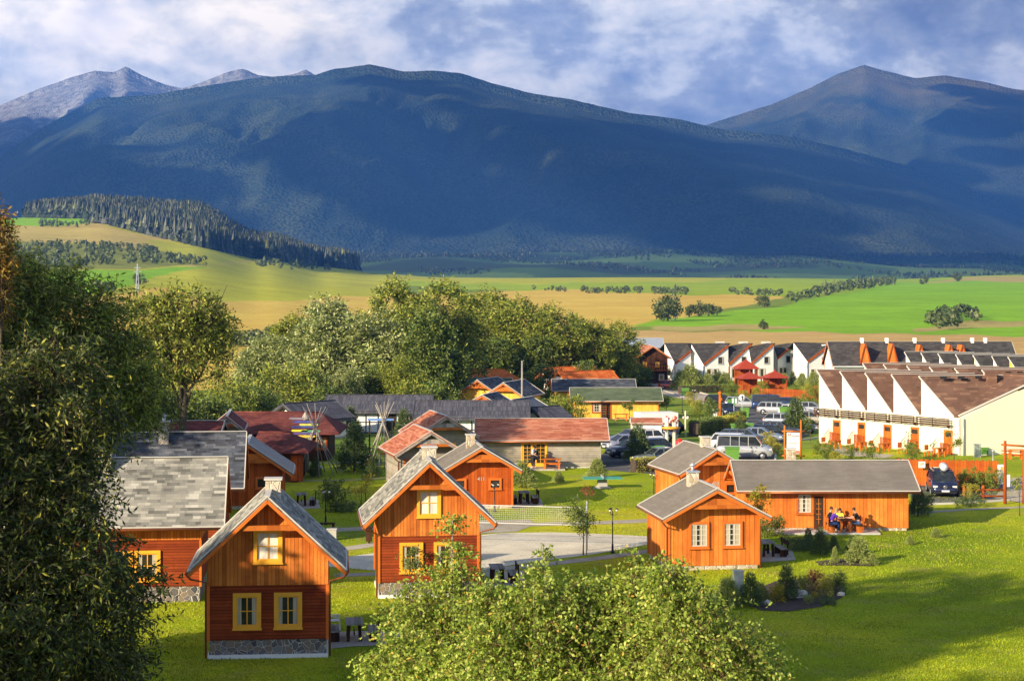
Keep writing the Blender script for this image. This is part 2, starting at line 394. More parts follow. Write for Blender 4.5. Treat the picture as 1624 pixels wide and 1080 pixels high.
# ---------------------------------------------------------------- setting: ground sheets
def grass_mat(name,vcol=False):
    t=MT(name,.95,.1)
    if vcol:
        a=t.N.new('ShaderNodeVertexColor'); a.layer_name='col'; base=a.outputs[0]
        ob=t.tc('Object')
        n1=t.noise(ob,.012,8,.65,.6); n2=t.noise(ob,.11,6,.7); n3=t.noise(ob,.8,3,.6)
        c=t.mix(.55,base,t.ramp(n1,[(.35,.38),(.65,.62)]),'OVERLAY'); c=t.mix(.45,c,t.ramp(n2,[(.35,.36),(.65,.64)]),'OVERLAY')
        c=t.mix(.35,c,t.ramp(n3,[(.3,.3),(.7,.7)]),'OVERLAY')
        # tractor rows
        xy=t.xyz(ob); s=t.math('SINE',t.math('MULTIPLY',t.math('ADD',xy[1],t.math('MULTIPLY',xy[0],.3)),.9))
        c=t.mix(.16,c,t.ramp(t.math('ADD',t.math('MULTIPLY',s,.5),.5),[(.2,.2),(.8,.8)]),'OVERLAY')
        return t.col(c)
    ob=t.tc('Object')
    xy=t.xyz(ob); st=t.math('SINE',t.math('ADD',t.math('MULTIPLY',xy[0],.9),t.math('MULTIPLY',xy[1],3.2))); n0=t.noise(ob,.07,4,.55,.4); n0=t.math('ADD',n0,t.math('MULTIPLY',st,.012)); n1=t.noise(ob,.5,5,.65); n2=t.noise(ob,5,4,.7); n3=t.noise(ob,34,2,.7,stretch=(1,.5,1))
    c=t.ramp(n0,[(.34,(.18,.27,.007)),(.5,(.33,.41,.009)),(.66,(.55,.52,.024))])
    dry=t.ramp(n1,[(.50,0.0),(.72,.75)]); c=t.mix(dry,c,(.36,.31,.08)); worn=t.ramp(t.noise(ob,.23,5,.7,1.0),[(.60,0.0),(.74,.7)]); c=t.mix(worn,c,(.30,.24,.10))
    c=t.mix(.45,c,t.ramp(n2,[(.34,.3),(.66,.72)]),'OVERLAY'); c=t.mix(.55,c,t.ramp(n3,[(.34,.25),(.66,.78)]),'OVERLAY')
    t.bump(t.math('ADD',n3,t.math('MULTIPLY',n2,.8)),1.0,.05)
    return t.col(c)
M['grass']=grass_mat('lawn_grass'); M['field']=grass_mat('farmland',True)
def grid_faces(nr,nc):
    i=np.arange(nr-1)[:,None]*nc+np.arange(nc-1)[None,:]
    return np.stack([i,i+1,i+nc+1,i+nc],-1).reshape(-1,4)
def lawn():
    xs=np.concatenate([np.linspace(-420,-62,20),np.linspace(-60,60,121),np.linspace(62,420,20)])
    ys=np.concatenate([np.linspace(-160,38,20),np.linspace(40,165,126)])
    X,Y=np.meshgrid(xs,ys); Z=gz_np(X,Y)
    o=np_mesh('lawn',np.stack([X,Y,Z],-1).reshape(-1,3),grid_faces(*X.shape),M['grass'],smooth=True); tag(o,kind='structure')
    return o
lawn()
def inpoly(px,py,poly):
    r=np.zeros(px.shape,bool); n=len(poly)
    for i in range(n):
        x1,y1=poly[i];x2,y2=poly[(i+1)%n]
        if y1==y2: continue
        c=((y1>py)!=(y2>py))&(px<(x2-x1)*(py-y1)/(y2-y1)+x1); r^=c
    return r
C_LUSH=(.24,.46,.014);C_GREEN=(.33,.44,.022);C_OLIVE=(.46,.46,.035);C_GOLD=(.66,.46,.085);C_TAN=(.54,.42,.11);C_BROWN=(.58,.38,.13);C_DRY=(.44,.36,.11);C_MID=(.26,.28,.05);C_VAL=(.05,.10,.025);C_WOODF=(.03,.05,.022)
# plots of the farmland: outlines on the land
PLOTS=[([(-1600,350),(640,350),(640,480),(-1600,520)],C_OLIVE),
 ([(640,380),(3200,380),(3200,475),(1230,470),(860,462),(640,455)],C_GREEN),
 ([(640,437),(860,440),(1100,437),(1260,440),(1100,446),(860,450),(640,447)],C_OLIVE),
 ([(-1600,455),(160,470),(250,455),(330,478),(460,470),(600,470),(860,459),(1040,466),(1245,470),(1190,485),(1110,497),(1050,508),(1000,520),(1000,560),(500,700),(-1600,700)],C_GOLD),
 ([(1000,517),(1050,506),(1240,486),(1340,463),(1420,449),(1480,444),(3200,436),(3200,538),(1540,533),(1380,528),(1200,526)],C_LUSH),
 ([(1440,449),(1600,437),(3200,428),(3200,437),(1560,447)],C_DRY),
 ([(1450,521),(1540,510),(1620,508),(1680,512),(1560,521),(1450,526)],C_DRY),
 ([(960,524),(1200,526),(1380,528),(1450,530),(1560,533),(3200,538),(3200,586),(940,586)],C_BROWN),
 ([(1040,517),(1200,515),(1280,520),(1190,524),(1040,524)],C_DRY),
 ([(70,430),(230,427),(335,423),(240,440),(160,466),(90,470)],C_LUSH),
 ([(220,445),(330,425),(400,418),(500,425),(560,437),(640,447),(640,458),(520,472),(420,478),(330,478)],C_OLIVE),
 ([(-1600,344),(60,345),(138,347),(150,354),(60,361),(-1600,365)],C_LUSH),
 ([(-1600,361),(60,360),(150,354),(230,372),(330,395),(400,416),(300,425),(220,405),(120,387),(-1600,388)],C_TAN),
 ([(-1600,386),(120,385),(300,402),(335,421),(70,430),(-1600,432)],C_MID),
 ([(230,378),(330,392),(410,412),(330,422),(270,408)],C_OLIVE),
]
def farmland():
    pxs=np.concatenate([np.linspace(-12000,-1500,22),np.arange(-1400,3100,9),np.linspace(3200,14000,22)])
    ys=np.concatenate([np.linspace(165,300,46)[:-1],np.geomspace(300,700,90)[:-1],np.geomspace(700,2900,200)[:-1],np.geomspace(2900,6400,60)])
    PX,Y=np.meshgrid(pxs,ys); X=(PX-CX)/F*Y
    Z=gz_np(np.where(np.abs(PX)>90000,0,X),Y)
    # clamp px for lookups beyond the table is done by interp; add small relief far away
    rel=np.sin(X*.004+2)*np.sin(Y*.006)*np.clip((Y-500)/2000,0,1)*3; rel*=np.clip((2600-Y)/400,0,1)
    Z=Z+rel
    PY=YH+F*(CAMZ-Z)/Y
    C=np.zeros(X.shape+(4,)); C[...,3]=1; C[...,:3]=(.20,.27,.03)
    jx=6*np.sin(Y*.05+PX*.03)+3*np.sin(PX*.11); jy=1.2*np.sin(PX*.05)+.8*np.sin(PX*.021+1)
    far=Y>300
    for poly,c in PLOTS:
        m=inpoly(PX+jx*.5,PY+jy,poly)&far&(Y<2950); C[m,:3]=c
    v=Y>=2950; pat=np.sin(X*.0031+Y*.0011)+np.sin(X*.0013-Y*.0052+2)+.6*np.sin(X*.009+Y*.004)
    C[v,:3]=C_VAL; C[v&(pat>.5),:3]=(.10,.17,.035); C[v&(pat<-.7),:3]=C_WOODF
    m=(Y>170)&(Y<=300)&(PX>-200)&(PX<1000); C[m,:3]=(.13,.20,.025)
    o=np_mesh('farmland',np.stack([X,Y,Z],-1).reshape(-1,3),grid_faces(*X.shape),M['field'],smooth=True,colors=C.reshape(-1,4)); tag(o,kind='structure')
farmland()
# ---------------------------------------------------------------- mountains
def fbm(x,y,oct=5,seed=0,ridge=False):
    rs=np.random.RandomState(seed); r=np.zeros_like(x); a=1.0; f=1.0; tot=0
    for o in range(oct):
        G=rs.rand(64,64); xx=(x*f)%64; yy=(y*f)%64; i=xx.astype(int)%64; j=yy.astype(int)%64; u=xx-np.floor(xx); v=yy-np.floor(yy)
        u=u*u*(3-2*u); v=v*v*(3-2*v)
        n=(G[i,j]*(1-u)+G[(i+1)%64,j]*u)*(1-v)+(G[i,(j+1)%64]*(1-u)+G[(i+1)%64,(j+1)%64]*u)*v
        if ridge: n=1-np.abs(2*n-1)
        r+=a*n; tot+=a; a*=.5; f*=2.03
    return r/tot
def mtn_mat(name,rock=False):
    t=MT(name,.95,.05); ob=t.tc('Object'); z=t.xyz(ob)[2]
    n=t.noise(ob,.0022,6,.6); n2=t.noise(ob,.02,4,.7); tr=t.vor(ob,.08)
    forest=t.ramp(n,[(.35,(.035,.055,.036)),(.65,(.11,.13,.055))])
    forest=t.mix(t.ramp(tr,[(.1,.0),(.7,.75)]),forest,(.008,.016,.012))
    alp=t.ramp(n,[(.35,(.08,.08,.035)),(.65,(.17,.14,.06))]); rk=t.ramp(n2,[(.35,(.13,.13,.14)),(.65,(.40,.39,.38))])
    hh=t.math('ADD',z,t.math('MULTIPLY',t.math('SUBTRACT',n,.5),500))
    if rock:
        c=t.mix(t.rng(hh,420,800,0,1),forest,alp); c=t.mix(t.ramp(t.math('ADD',t.rng(hh,600,1350,0,.6),t.math('MULTIPLY',n2,.6)),[(.45,0),(.7,1)]),c,rk)
    else: c=t.mix(t.rng(hh,980,1250,0,.9),forest,alp)
    t.bump(t.math('ADD',tr,t.math('MULTIPLY',n2,.6)),1.0,6)
    return t.col(c)
def mountain(name,sil,Y0,Y1,base,mat,amp,seed,fs,scars=None,px0=-900,px1=2600):
    pxs=np.arange(px0,px1,7.0); ts=np.linspace(0,1.3,150); PX,T=np.meshgrid(pxs,ts)
    sx=[a for a,b in sil]; sy=[b for a,b in sil]; crest=np.interp(PX,sx,sy)
    crest=crest+ (fbm(PX/14.0,PX*0+3,3,seed)-.5)*1.6
    Yc=Y0+(Y1-Y0)*np.minimum(T,1)+np.maximum(T-1,0)*(Y1-Y0)*1.2
    X=(PX-CX)/F*Yc
    zr=CAMZ-(crest-YH)/F*Y1
    zb=CAMZ-(base-YH)/F*Y0
    s=np.where(T<=1,T**1.1,1-(T-1)*1.8)
    wx=X/fs+(fbm(X/2100,Yc/2100,3,seed+1)-.5)*1.6
    rid=.75*(fbm(wx,Yc/(fs*3.6)+5,2,seed,True)-.5)+.45*(fbm(wx*2.3+3,Yc/(fs*1.3)+5,5,seed+4,True)-.5)
    env=np.clip(T/.2,0,1)*np.clip((1-T)/.28,0,1)
    Z=zb+(zr-zb)*s+rid*amp*env*np.clip(zr/900,.3,1)
    cap=CAMZ+(YH-(crest+2.5+75*np.clip(1-T,0,1)))/F*Yc; lowm=T<1; q=np.clip((Z-(cap-120))/240,0,1); Z=np.where(lowm,np.where(Z>cap-120,np.minimum(cap-120+120*(1-np.exp(-(Z-cap+120)/120)),cap),Z),Z)
    o=np_mesh(name,np.stack([X,Yc,Z],-1).reshape(-1,3),grid_faces(*X.shape),mat,smooth=True); tag(o,kind='structure')
    return o
M['mtn']=mtn_mat('forested_mountain'); M['mtnr']=mtn_mat('rocky_mountain',True); M['mtna']=mtn_mat('alpine_mountain')
S_MAIN=[(-900,430),(-300,330),(0,248),(60,205),(120,172),(160,153),(240,149),(330,134),(420,120),(500,117),(530,107),(560,104),(585,100),(610,105),(640,112),(690,110),(730,114),(780,130),(850,148),(900,155),(1000,178),(1080,188),(1140,203),(1250,215),(1340,235),(1450,265),(1540,300),(1624,330),(1800,372),(2600,410)]
S_BACK=[(-900,250),(-300,230),(0,166),(60,140),(110,122),(150,111),(180,113),(200,104),(225,118),(260,132),(290,139),(320,129),(360,113),(385,107),(410,118),(440,121),(470,115),(485,108),(500,118),(560,135),(700,190),(2600,350)]
S_RIGHT=[(-900,400),(900,260),(1125,196),(1160,184),(1220,166),(1280,140),(1330,115),(1370,101),(1400,110),(1450,122),(1500,118),(1560,128),(1600,138),(1624,142),(1720,150),(1900,190),(2600,300)]
mountain('mountain_range',S_MAIN,6300,9500,410,M['mtn'],620,3,1000)
mountain('mountain_peaks',S_BACK,10500,13500,380,M['mtnr'],700,8,900)
mountain('mountain_ridge',S_RIGHT,9300,12600,380,M['mtna'],560,12,1200,px0=300)
# ---------------------------------------------------------------- houses
ZV=Vector((0,0,1))
def frame_matrix(o,u):
    u=Vector(u).normalized(); y=ZV.cross(u); m=Matrix.Identity(4)
    for i in range(3): m[i][0]=u[i]; m[i][1]=y[i]; m[i][2]=ZV[i]; m[i][3]=o[i]
    return m
def window(par,o,u,w,h,trim='trim_ye',nx=2,ny=2,fill='curtains',tw=.14,proud=.09,name='window',sash='trim_ye',cw=.20):
    "o: middle of the window's lower edge on the wall face; u: direction to the right seen from outside"
    m=MB(); m.M=frame_matrix(o,u); x0,x1=-w/2,w/2
    m.box((x0,-proud,0),(x0+tw,0.01,h),0); m.box((x1-tw,-proud,0),(x1,0.01,h),0)
    m.box((x0+tw,-proud,h-tw),(x1-tw,.01,h),0); m.box((x0+tw,-proud,0),(x1-tw,.01,tw),0)
    m.box((x0-.03,-proud-.035,-.03),(x1+.03,-.002,.025),0)
    a,b,c,d=x0+tw,x1-tw,tw,h-tw; s=.05
    m.box((a,-.045,c),(a+s,0,d),1); m.box((b-s,-.045,c),(b,0,d),1); m.box((a+s,-.045,c),(b-s,0,c+s),1); m.box((a+s,-.045,d-s),(b-s,0,d),1)
    for i in range(1,nx):
        x=a+(b-a)*i/nx; m.box((x-.022,-.047,c+s),(x+.022,0,d-s),1)
    for j in range(1,ny):
        z=c+(d-c)*j/ny; m.box((a+s,-.043,z-.018),(b-s,0,z+.018),1)
    f=m.build(name,[M[trim],M[sash]],par)
    g=MB(); g.M=frame_matrix(o,u)
    g.box((a+.01,-.012,c+.01),(b-.01,.004,d-.01))
    g.build('pane',M['blind'] if fill=='blind' else M['glass'],f)
    if fill=='curtains':
        ww=(b-a)*cw
        for xa,xb in ((a+.03,a+.03+ww),(b-.03-ww*1.15,b-.03)): q=MB(); q.M=frame_matrix(o,u); q.box((xa,-.026,c+.04),(xb,-.014,d-.04)); q.build('curtain',M['curtain'],f)
    if fill=='full':
        q=MB(); q.M=frame_matrix(o,u); q.box((a+.03,-.026,c+.04),(b-.03,-.014,d-.04)); q.build('curtain',M['curtain'],f)
    return f
def door(par,o,u,w,h,mat='trim_or',leaf='beam',glazed=True,name='door'):
    m=MB(); m.M=frame_matrix(o,u)
    m.box((-w/2,-.06,0),(-w/2+.08,.01,h),0); m.box((w/2-.08,-.06,0),(w/2,.01,h),0); m.box((-w/2+.08,-.06,h-.08),(w/2-.08,.01,h),0)
    m.box((-w/2+.08,-.03,0),(w/2-.08,.01,h-.08),1)
    d=m.build(name,[M[mat],M[leaf]],par)
    if glazed:
        g=MB(); g.M=frame_matrix(o,u); a,b=-w/2+.2,w/2-.2; z0,z1=(.35,h-.22) if glazed!='top' else (h*.72,h-.2)
        if glazed=='top': a,b=-w/2+.14,w/2-.14
        g.box((a,-.036,z0),(b,-.028,z1)); g.build('pane',M['glass'],d)
        k=MB(); k.M=frame_matrix(o,u)
        for i in range(1,2 if glazed!='top' else 1): k.box((-.015,-.05,z0),(.015,-.034,z1))
        if glazed!='top':
            for j in range(1,5): z=z0+(z1-z0)*j/5; k.box((a,-.048,z-.012),(b,-.034,z+.012))
            k.build('glazing_bars',M[mat],d)
    h_=MB(); h_.M=frame_matrix(o,u); h_.tube([(w/2-.15,-.03,1.0),(w/2-.15,-.09,1.0),(w/2-.27,-.09,1.0)],.012,6); h_.build('handle',M['black'],d)
    return d
def chimney(root,x,y,z0,z1,w=.62,mat='stone_l',cowl=False):
    m=MB(); m.box((x-w/2,y-w/2,z0),(x+w/2,y+w/2,z1)); c=m.build('chimney',M[mat],root)
    k=MB(); k.box((x-w/2-.06,y-w/2-.06,z1),(x+w/2+.06,y+w/2+.06,z1+.07)); 
    if cowl: k.tube([(x,y,z1+.05),(x,y,z1+.32)],.09,8); k.lathe([(.0,z1+.5),(.2,z1+.36),(.17,z1+.33),(0,z1+.34)],(x,y,0),10)
    k.build('chimney_cap',M['white' if not cowl else 'zinc'],c)
    f=MB(); f.box((x-w/2-.035,y-w/2-.035,z0),(x+w/2+.035,y+w/2+.035,z0+.30)); f.build('flashing',M['zinc'],c)
def house(label,P,lp,th,W,L,hx,za,ze,ohf=.7,ohb=.5,roof='shg',fh=.3,fmat='stone',lower=None,lowz=0,upper='orange_w',edge='white',barge='trim_or',
          soffit='beam',wins=(),doors=(),chim=(),collar=None,gutter='gutter',pipes=(-1,1),cat='cabin',group=None,name='wooden_cabin',plinth=0,t=.12,gable=None,number=None,truss_back=False):
    k=(za-ze)/hx; zw=za-k*W/2-t-.02
    c,s=math.cos(th),math.sin(th)
    if P.__class__ is not Vector: P=Vector(P)
    ox=P.x-(c*lp[0]-s*lp[1]); oy=P.y-(s*lp[0]+c*lp[1])
    g=min(gz(ox,oy),P.z if len(P)>2 else 0); root=empty(name,label,cat,(ox,oy,g),th,group)
    def penta(z0,x,ya,yb,mb):
        zt=zw+k*(W/2-x); za_=zw+k*W/2
        mb.prism([(-x,ya,z0),(x,ya,z0),(x,ya,zt),(0,ya,za_),(-x,ya,zt)],(0,yb-ya,0))
    m=MB(); m.box((-W/2+.04,.04,-.6),(W/2-.04,L-.04,fh)); m.build('foundation',M[fmat],root)
    if plinth:
        m=MB(); m.box((-W/2-.02,-.03,-.6),(W/2+.02,L+.02,plinth)); m.build('plinth',M['whitep'],root)
    if lower:
        m=MB(); m.box((-W/2,0,fh),(W/2,L,lowz)); m.build('lower_cladding',M[lower],root)
        m=MB(); penta(lowz,W/2+.03,-.03,L+.03,m); m.build('gable_cladding',M[upper],root)
    else:
        m=MB(); penta(fh,W/2,0,L,m); m.build('wall',M[upper],root)
    if not lower or True:   # corner boards
        for sx in (-1,1):
            for yy in (0,L): m=MB(); m.box((sx*W/2-.07*(sx>0)-.05*(sx<0),yy-.05,fh-.02),(sx*W/2+.05*(sx>0)+.07*(sx<0),yy+.05,(lowz-.01) if lower else zw-.05)); m.build('corner_board',M[barge],root)
    m=MB(); ya,yb=-ohf,L+ohb
    for sx in (-1,1):
        m.prism([(0,ya,za),(sx*hx,ya,ze),(sx*hx,ya,ze-t),(0,ya,za-t)] if sx>0 else [(0,ya,za),(0,ya,za-t),(sx*hx,ya,ze-t),(sx*hx,ya,ze)],(0,yb-ya,0))
    rf=m.build('roof',M[roof],root)
    m=MB()
    for sx in (-1,1):
        m.prism([(0,ya+.04,za-t-.004),(sx*(hx-.04),ya+.04,ze-t-.004+k*.04),(sx*(hx-.04),ya+.04,ze-t-.03+k*.04),(0,ya+.04,za-t-.03)],(0,yb-ya-.08,0))
    m.build('soffit',M[soffit],rf)
    nrm=Vector((k,0,1)).normalized()
    e=MB(); BB={ya:MB(),yb:MB()}
    for sx in (-1,1):
        n=Vector((sx*k,0,1)).normalized()
        for yy,so in ((ya,-1),(yb,1)):
            e.beam(Vector((0,yy,za))+n*.012,Vector((sx*(hx+.01),yy,ze))+n*.012,.05,.05)
            BB[yy].beam(Vector((0,yy+so*.02,za-t*.5-.12)),Vector((sx*(hx-.02),yy+so*.02,ze-t*.5-.12+.02*k)),.035,.13)
        e.beam((sx*(hx+.02),ya,ze-.0),(sx*(hx+.02),yb,ze-.0),.05,.05)
    e.beam((0,ya,za+.03),(0,yb,za+.03),.22,.03)
    e.build('roof_edging',M[edge],rf); [b.build('bargeboard',M[barge],rf) for b in BB.values()]
    # purlin ends, wall plates and the rafter tails
    p=MB()
    for x,z in ((0,za-t-.16),(-W/2+.02,zw-.05),(W/2-.02,zw-.05)):
        p.box((x-.08,-ohf+.12,z-.09),(x+.08,-.02,z+.09)); p.box((x-.08,L+.02,z-.09),(x+.08,L+ohb-.1,z+.09))
    n=max(4,int(L/.9))
    for sx in (-1,1):
        for i in range(n+1):
            y=.1+(L-.2)*i/n; x0=sx*(W/2+.01); x1=sx*(hx-.1); z0=zw-.02
            p.beam((x0,y,z0-.06),(x1,y,ze-t-.09+k*.1),.09,.12)
    p.build('rafter_tails',M[soffit],rf) if L<20 else None
    if collar:
        q=MB(); hw=(za-t-collar)/k-.02; q.box((-hw,-ohf+.06,collar-.1),(hw,-ohf+.2,collar+.1)); q.build('collar_beam',M['beam_light' if barge=='trim_ye' or barge=='beam_light' else 'beam'],rf)
        if truss_back:
            q=MB(); q.box((-hw,L+ohb-.2,collar-.1),(hw,L+ohb-.06,collar+.1)); q.beam((-W/2,L+.05,fh),(-W/2+.02,L+ohb-.1,zw),.12,.12); q.beam((W/2,L+.05,fh),(W/2,L+ohb-.1,zw),.12,.12); q.build('truss_brace',M['beam'],rf)
        if gable:
            q=MB(); hz=za-t-.55; hw2=(hz-collar)/1.0
            q.prism([(-hw+.1,-ohf+.1,collar+.1),(hw-.1,-ohf+.1,collar+.1),(hw*.55,-ohf+.1,collar+.1+(hw*.45-.1)*k),(-hw*.55,-ohf+.1,collar+.1+(hw*.45-.1)*k)],(0,.05,0)); q.build('gable_board',M[gable],rf)
    if gutter:
        for sx in (-1,1):
            gt=MB(); gt.tube([(sx*(hx+.06),ya,ze-.10),(sx*(hx+.06),yb,ze-.10)],.065,8)
            for yy in ([-.02] if sx in pipes else []):
                gt.tube([(sx*(hx+.06),ya+.1,ze-.15),(sx*(hx-.1),ya+.15,ze-.32),(sx*(W/2+.09),-.02,ze-.55),(sx*(W/2+.09),-.02,.05)],.045,8)
            gt.build('gutter',M[gutter],rf)
    for x,y,z1,*r in chim:
        chimney(root,x,y,za-k*abs(x)-.75,z1,*r)
    F_={'front':(lambda u,z:Vector((u,0 if not(lower and z>lowz-.1) else -.03,z)),(1,0,0)),'right':(lambda u,z:Vector((W/2,u,z)),(0,1,0)),'left':(lambda u,z:Vector((-W/2,u,z)),(0,-1,0)),'back':(lambda u,z:Vector((u,L,z)),(-1,0,0))}
    for f,u,z,w_,h_,kw in wins: fn,ud=F_[f]; window(root,fn(u,z),ud,w_,h_,**kw)
    for f,u,z,w_,h_,kw in doors: fn,ud=F_[f]; door(root,fn(u,z),ud,w_,h_,**kw)
    if number:
        text_obj(number[0],number[1],root,(number[2],-.02,number[3]),(R(90),0,0),'white','house_number')
    return root,dict(zw=zw,k=k)
def text_obj(s,size,par,loc,rot,mat,name='lettering',ext=.004,align='CENTER'):
    cu=bpy.data.curves.new(name,'FONT'); cu.body=s; cu.size=size; cu.extrude=ext; cu.align_x=align; cu.align_y='CENTER'
    o=bpy.data.objects.new(name,cu); COL.objects.link(o)
    dg=bpy.context.evaluated_depsgraph_get(); me=bpy.data.meshes.new_from_object(o.evaluated_get(dg)); bpy.data.objects.remove(o)
    o=bpy.data.objects.new(name,me); me.materials.clear(); me.materials.append(M[mat] if isinstance(mat,str) else mat); COL.objects.link(o)
    o.parent=par; o.location=loc; o.rotation_euler=rot
    return o
def at(px,Y): x=X_(px,Y); return Vector((x,Y,gz(x,Y)))
A90=R(-90)
YW=dict(trim='trim_ye',sash='trim_ye')
BIG=dict(W=4.75,L=4.3,hx=3.12,za=6.55,ze=3.62,roof='shl',fh=.75,lower='red_h',lowz=2.93,upper='orange_v',barge='trim_or',collar=5.30,plinth=.16,ohf=.75,ohb=.6)
bw=[('front',-.83,1.18,1.12,1.45,YW),('front',.80,1.18,1.12,1.45,YW),('front',0,3.80,1.15,1.40,dict(fill='blind',nx=2,ny=2,**YW))]
bw2=bw+[('left',-2,1.2,1,1.3,YW)]
r,_=house('two-storey red and orange cabin with stone base, nearest the viewer, a white chair beside it',at(425,75.8),(0,0),R(5.3),wins=bw,chim=[(0.15,1.9,6.95,.62)],group='orange gabled cabins',**BIG)
r,_=house('two-storey red and orange cabin standing beside the volleyball court behind the birch',at(680,89.9),(0,0),R(6.6),wins=bw,chim=[(0.15,1.9,6.95,.66)],group='orange gabled cabins',**BIG)
KB=dict(BIG); KB.update(L=8.0,ohf=.9,ohb=1.15,collar=None,plinth=0)
r,_=house('red cabin under a wide mottled light grey shingle roof, beside the big leafy tree',at(318,88.7),(2.375,8.0),R(5.4)+A90,
  wins=[('right',5.55,1.0,1.2,1.45,YW)],doors=[('right',4.3,.45,1.15,2.0,dict(mat='trim_ye',leaf='trim_ye'))],chim=[(0.45,3.35,7.0,.62)],group='orange gabled cabins',**KB)
KD=dict(KB); KD.update(roof='shd',za=6.4,ze=3.55,collar=None)
r,_=house('cabin with a dark slate blue shingle roof behind the light grey roofed one',Vector((X_(391.3,107.3),107.3,0)),(0,9.15),R(5.4)+A90,
  wins=[('right',5.5,1.0,1.15,1.45,YW)],chim=[(0.4,4.55,7.0,.55,'stone',True),(1.0,0.1,6.6,.5)],group='orange gabled cabins',**KD)
SW=dict(trim='trim_or',sash='white',nx=3,ny=4,tw=.12,fill='curtains',cw=.36)
SM=dict(W=4.8,L=4.8,hx=2.87,za=4.3,ze=2.78,roof='shg',fh=.22,upper='orange_w',barge='trim_or',ohf=.75,ohb=.45,gable='beam',fmat='stone_l')
r,_=house('single-storey orange cabin with two front windows and grey roof, by the grassy slope',at(1132,98.3),(0,0),R(8.7),
  wins=[('front',-.80,1.12,1.08,1.38,SW),('front',.98,1.12,1.08,1.38,SW)],chim=[(-.35,3.1,4.75,.55,'stone_l',True)],collar=3.33,pipes=(1,-1),group='low orange cabins',**SM)
DS=dict(trim='trim_or',sash='black',nx=1,ny=1,tw=.14,fill='none')
S4=dict(SM); S4.update(W=4.2,hx=2.5,za=4.2,ze=2.7,L=5.2)
r,_=house('low orange cabin numbered 403 between the silver van and the two-window cabin',at(1131,120.6),(0,0),R(14),
  wins=[('front',-.75,1.35,.75,.75,DS),('front',1.15,1.25,.8,.75,DS)],chim=[(.15,1.9,4.75,.55)],collar=3.3,number=('403',.34,.15,1.95),pipes=(-1,),group='low orange cabins',**S4)
S5=dict(S4); S5.update(hx=2.62,za=4.1,ze=2.55,upper='red_v',L=5.0)
r,_=house('low red-brown cabin numbered 411 behind the volleyball net',at(762,123.4),(0,0),R(7),
  wins=[('front',-1.35,1.3,.85,.7,DS),('front',.95,1.25,.85,.75,DS)],chim=[(-.4,2.6,4.6,.55)],collar=3.2,number=('411',.34,.05,1.95),pipes=(),group='low orange cabins',**S5)
S6=dict(S5); S6.update(hx=2.95,W=4.6,za=4.35,ze=2.35,roof='metal_roof')
r,_=house('low red-orange cabin with a ribbed grey metal roof, half hidden behind the slate blue roof',at(393,123.3),(0,0),R(6),
  wins=[('front',.95,1.3,.9,.8,DS)],collar=3.15,pipes=(),group='low orange cabins',**S6)
LW=dict(trim='beam',sash='white',nx=3,ny=4,tw=.12,fill='curtains',cw=.36)
r,_=house('long orange cabin with a grey roof and four people sitting at its wall',at(1439,113.0),(2.8,9.6),A90,W=5.6,L=9.6,hx=3.42,za=3.92,ze=2.45,ohf=.65,ohb=.65,roof='shg',fh=.18,upper='orange_w',
  barge='trim_or',wins=[('right',3.45,.98,.98,1.3,LW)],doors=[('right',4.3,.05,.72,2.1,dict(mat='beam',leaf='darkwood')),],group='long one-storey cabins',chim=[(-1.0,3.2,4.5,.55)],collar=3.1,gable=None,truss_back=False,fmat='stone_l',pipes=())
GW=dict(trim='trim_ye',sash='trim_ye',nx=2,ny=3,tw=.10)
r,_=house('long weathered grey cabin with a red shingle roof and amber doors',at(952,149.0),(2.8,9.3),A90+R(.6),W=5.6,L=9.3,hx=3.4,za=3.68,ze=2.22,ohf=.6,ohb=.7,roof='shred',fh=.15,upper='grey_h',
  barge='greywood',edge='white',soffit='darkwood',wins=[],doors=[('right',3.55,.05,.95,2.05,dict(mat='trim_ye',leaf='trim_ye')),('right',4.6,.05,1.05,2.05,dict(mat='trim_ye',leaf='trim_ye'))],group='weathered grey cabins',fmat='concrete',pipes=())
G_=dict(W=4.2,L=5.2,hx=2.6,za=4.25,ze=2.65,ohf=.8,ohb=.4,roof='shred',fh=.2,upper='grey_h',barge='greywood',soffit='greywood',group='weathered grey cabins',gable='greywood',fmat='concrete',collar=3.25)
GO=dict(trim='trim_or',sash='trim_or',nx=2,ny=1,tw=.1,fill='curtains')
house('grey gabled cabin with red roof, the nearer of two, orange window trim',at(680.5,133.6),(0,0),R(14),wins=[('front',-1.25,1.3,1.1,.95,GO),('front',1.1,1.3,1.1,.95,GO)],pipes=(-1,),**G_)
house('grey gabled cabin with red roof peeking out behind the nearer grey gable',at(705,147.6),(0,0),R(14),wins=[('front',.4,1.2,1.0,.9,dict(trim='trim_ye',tw=.12))],pipes=(),**G_)
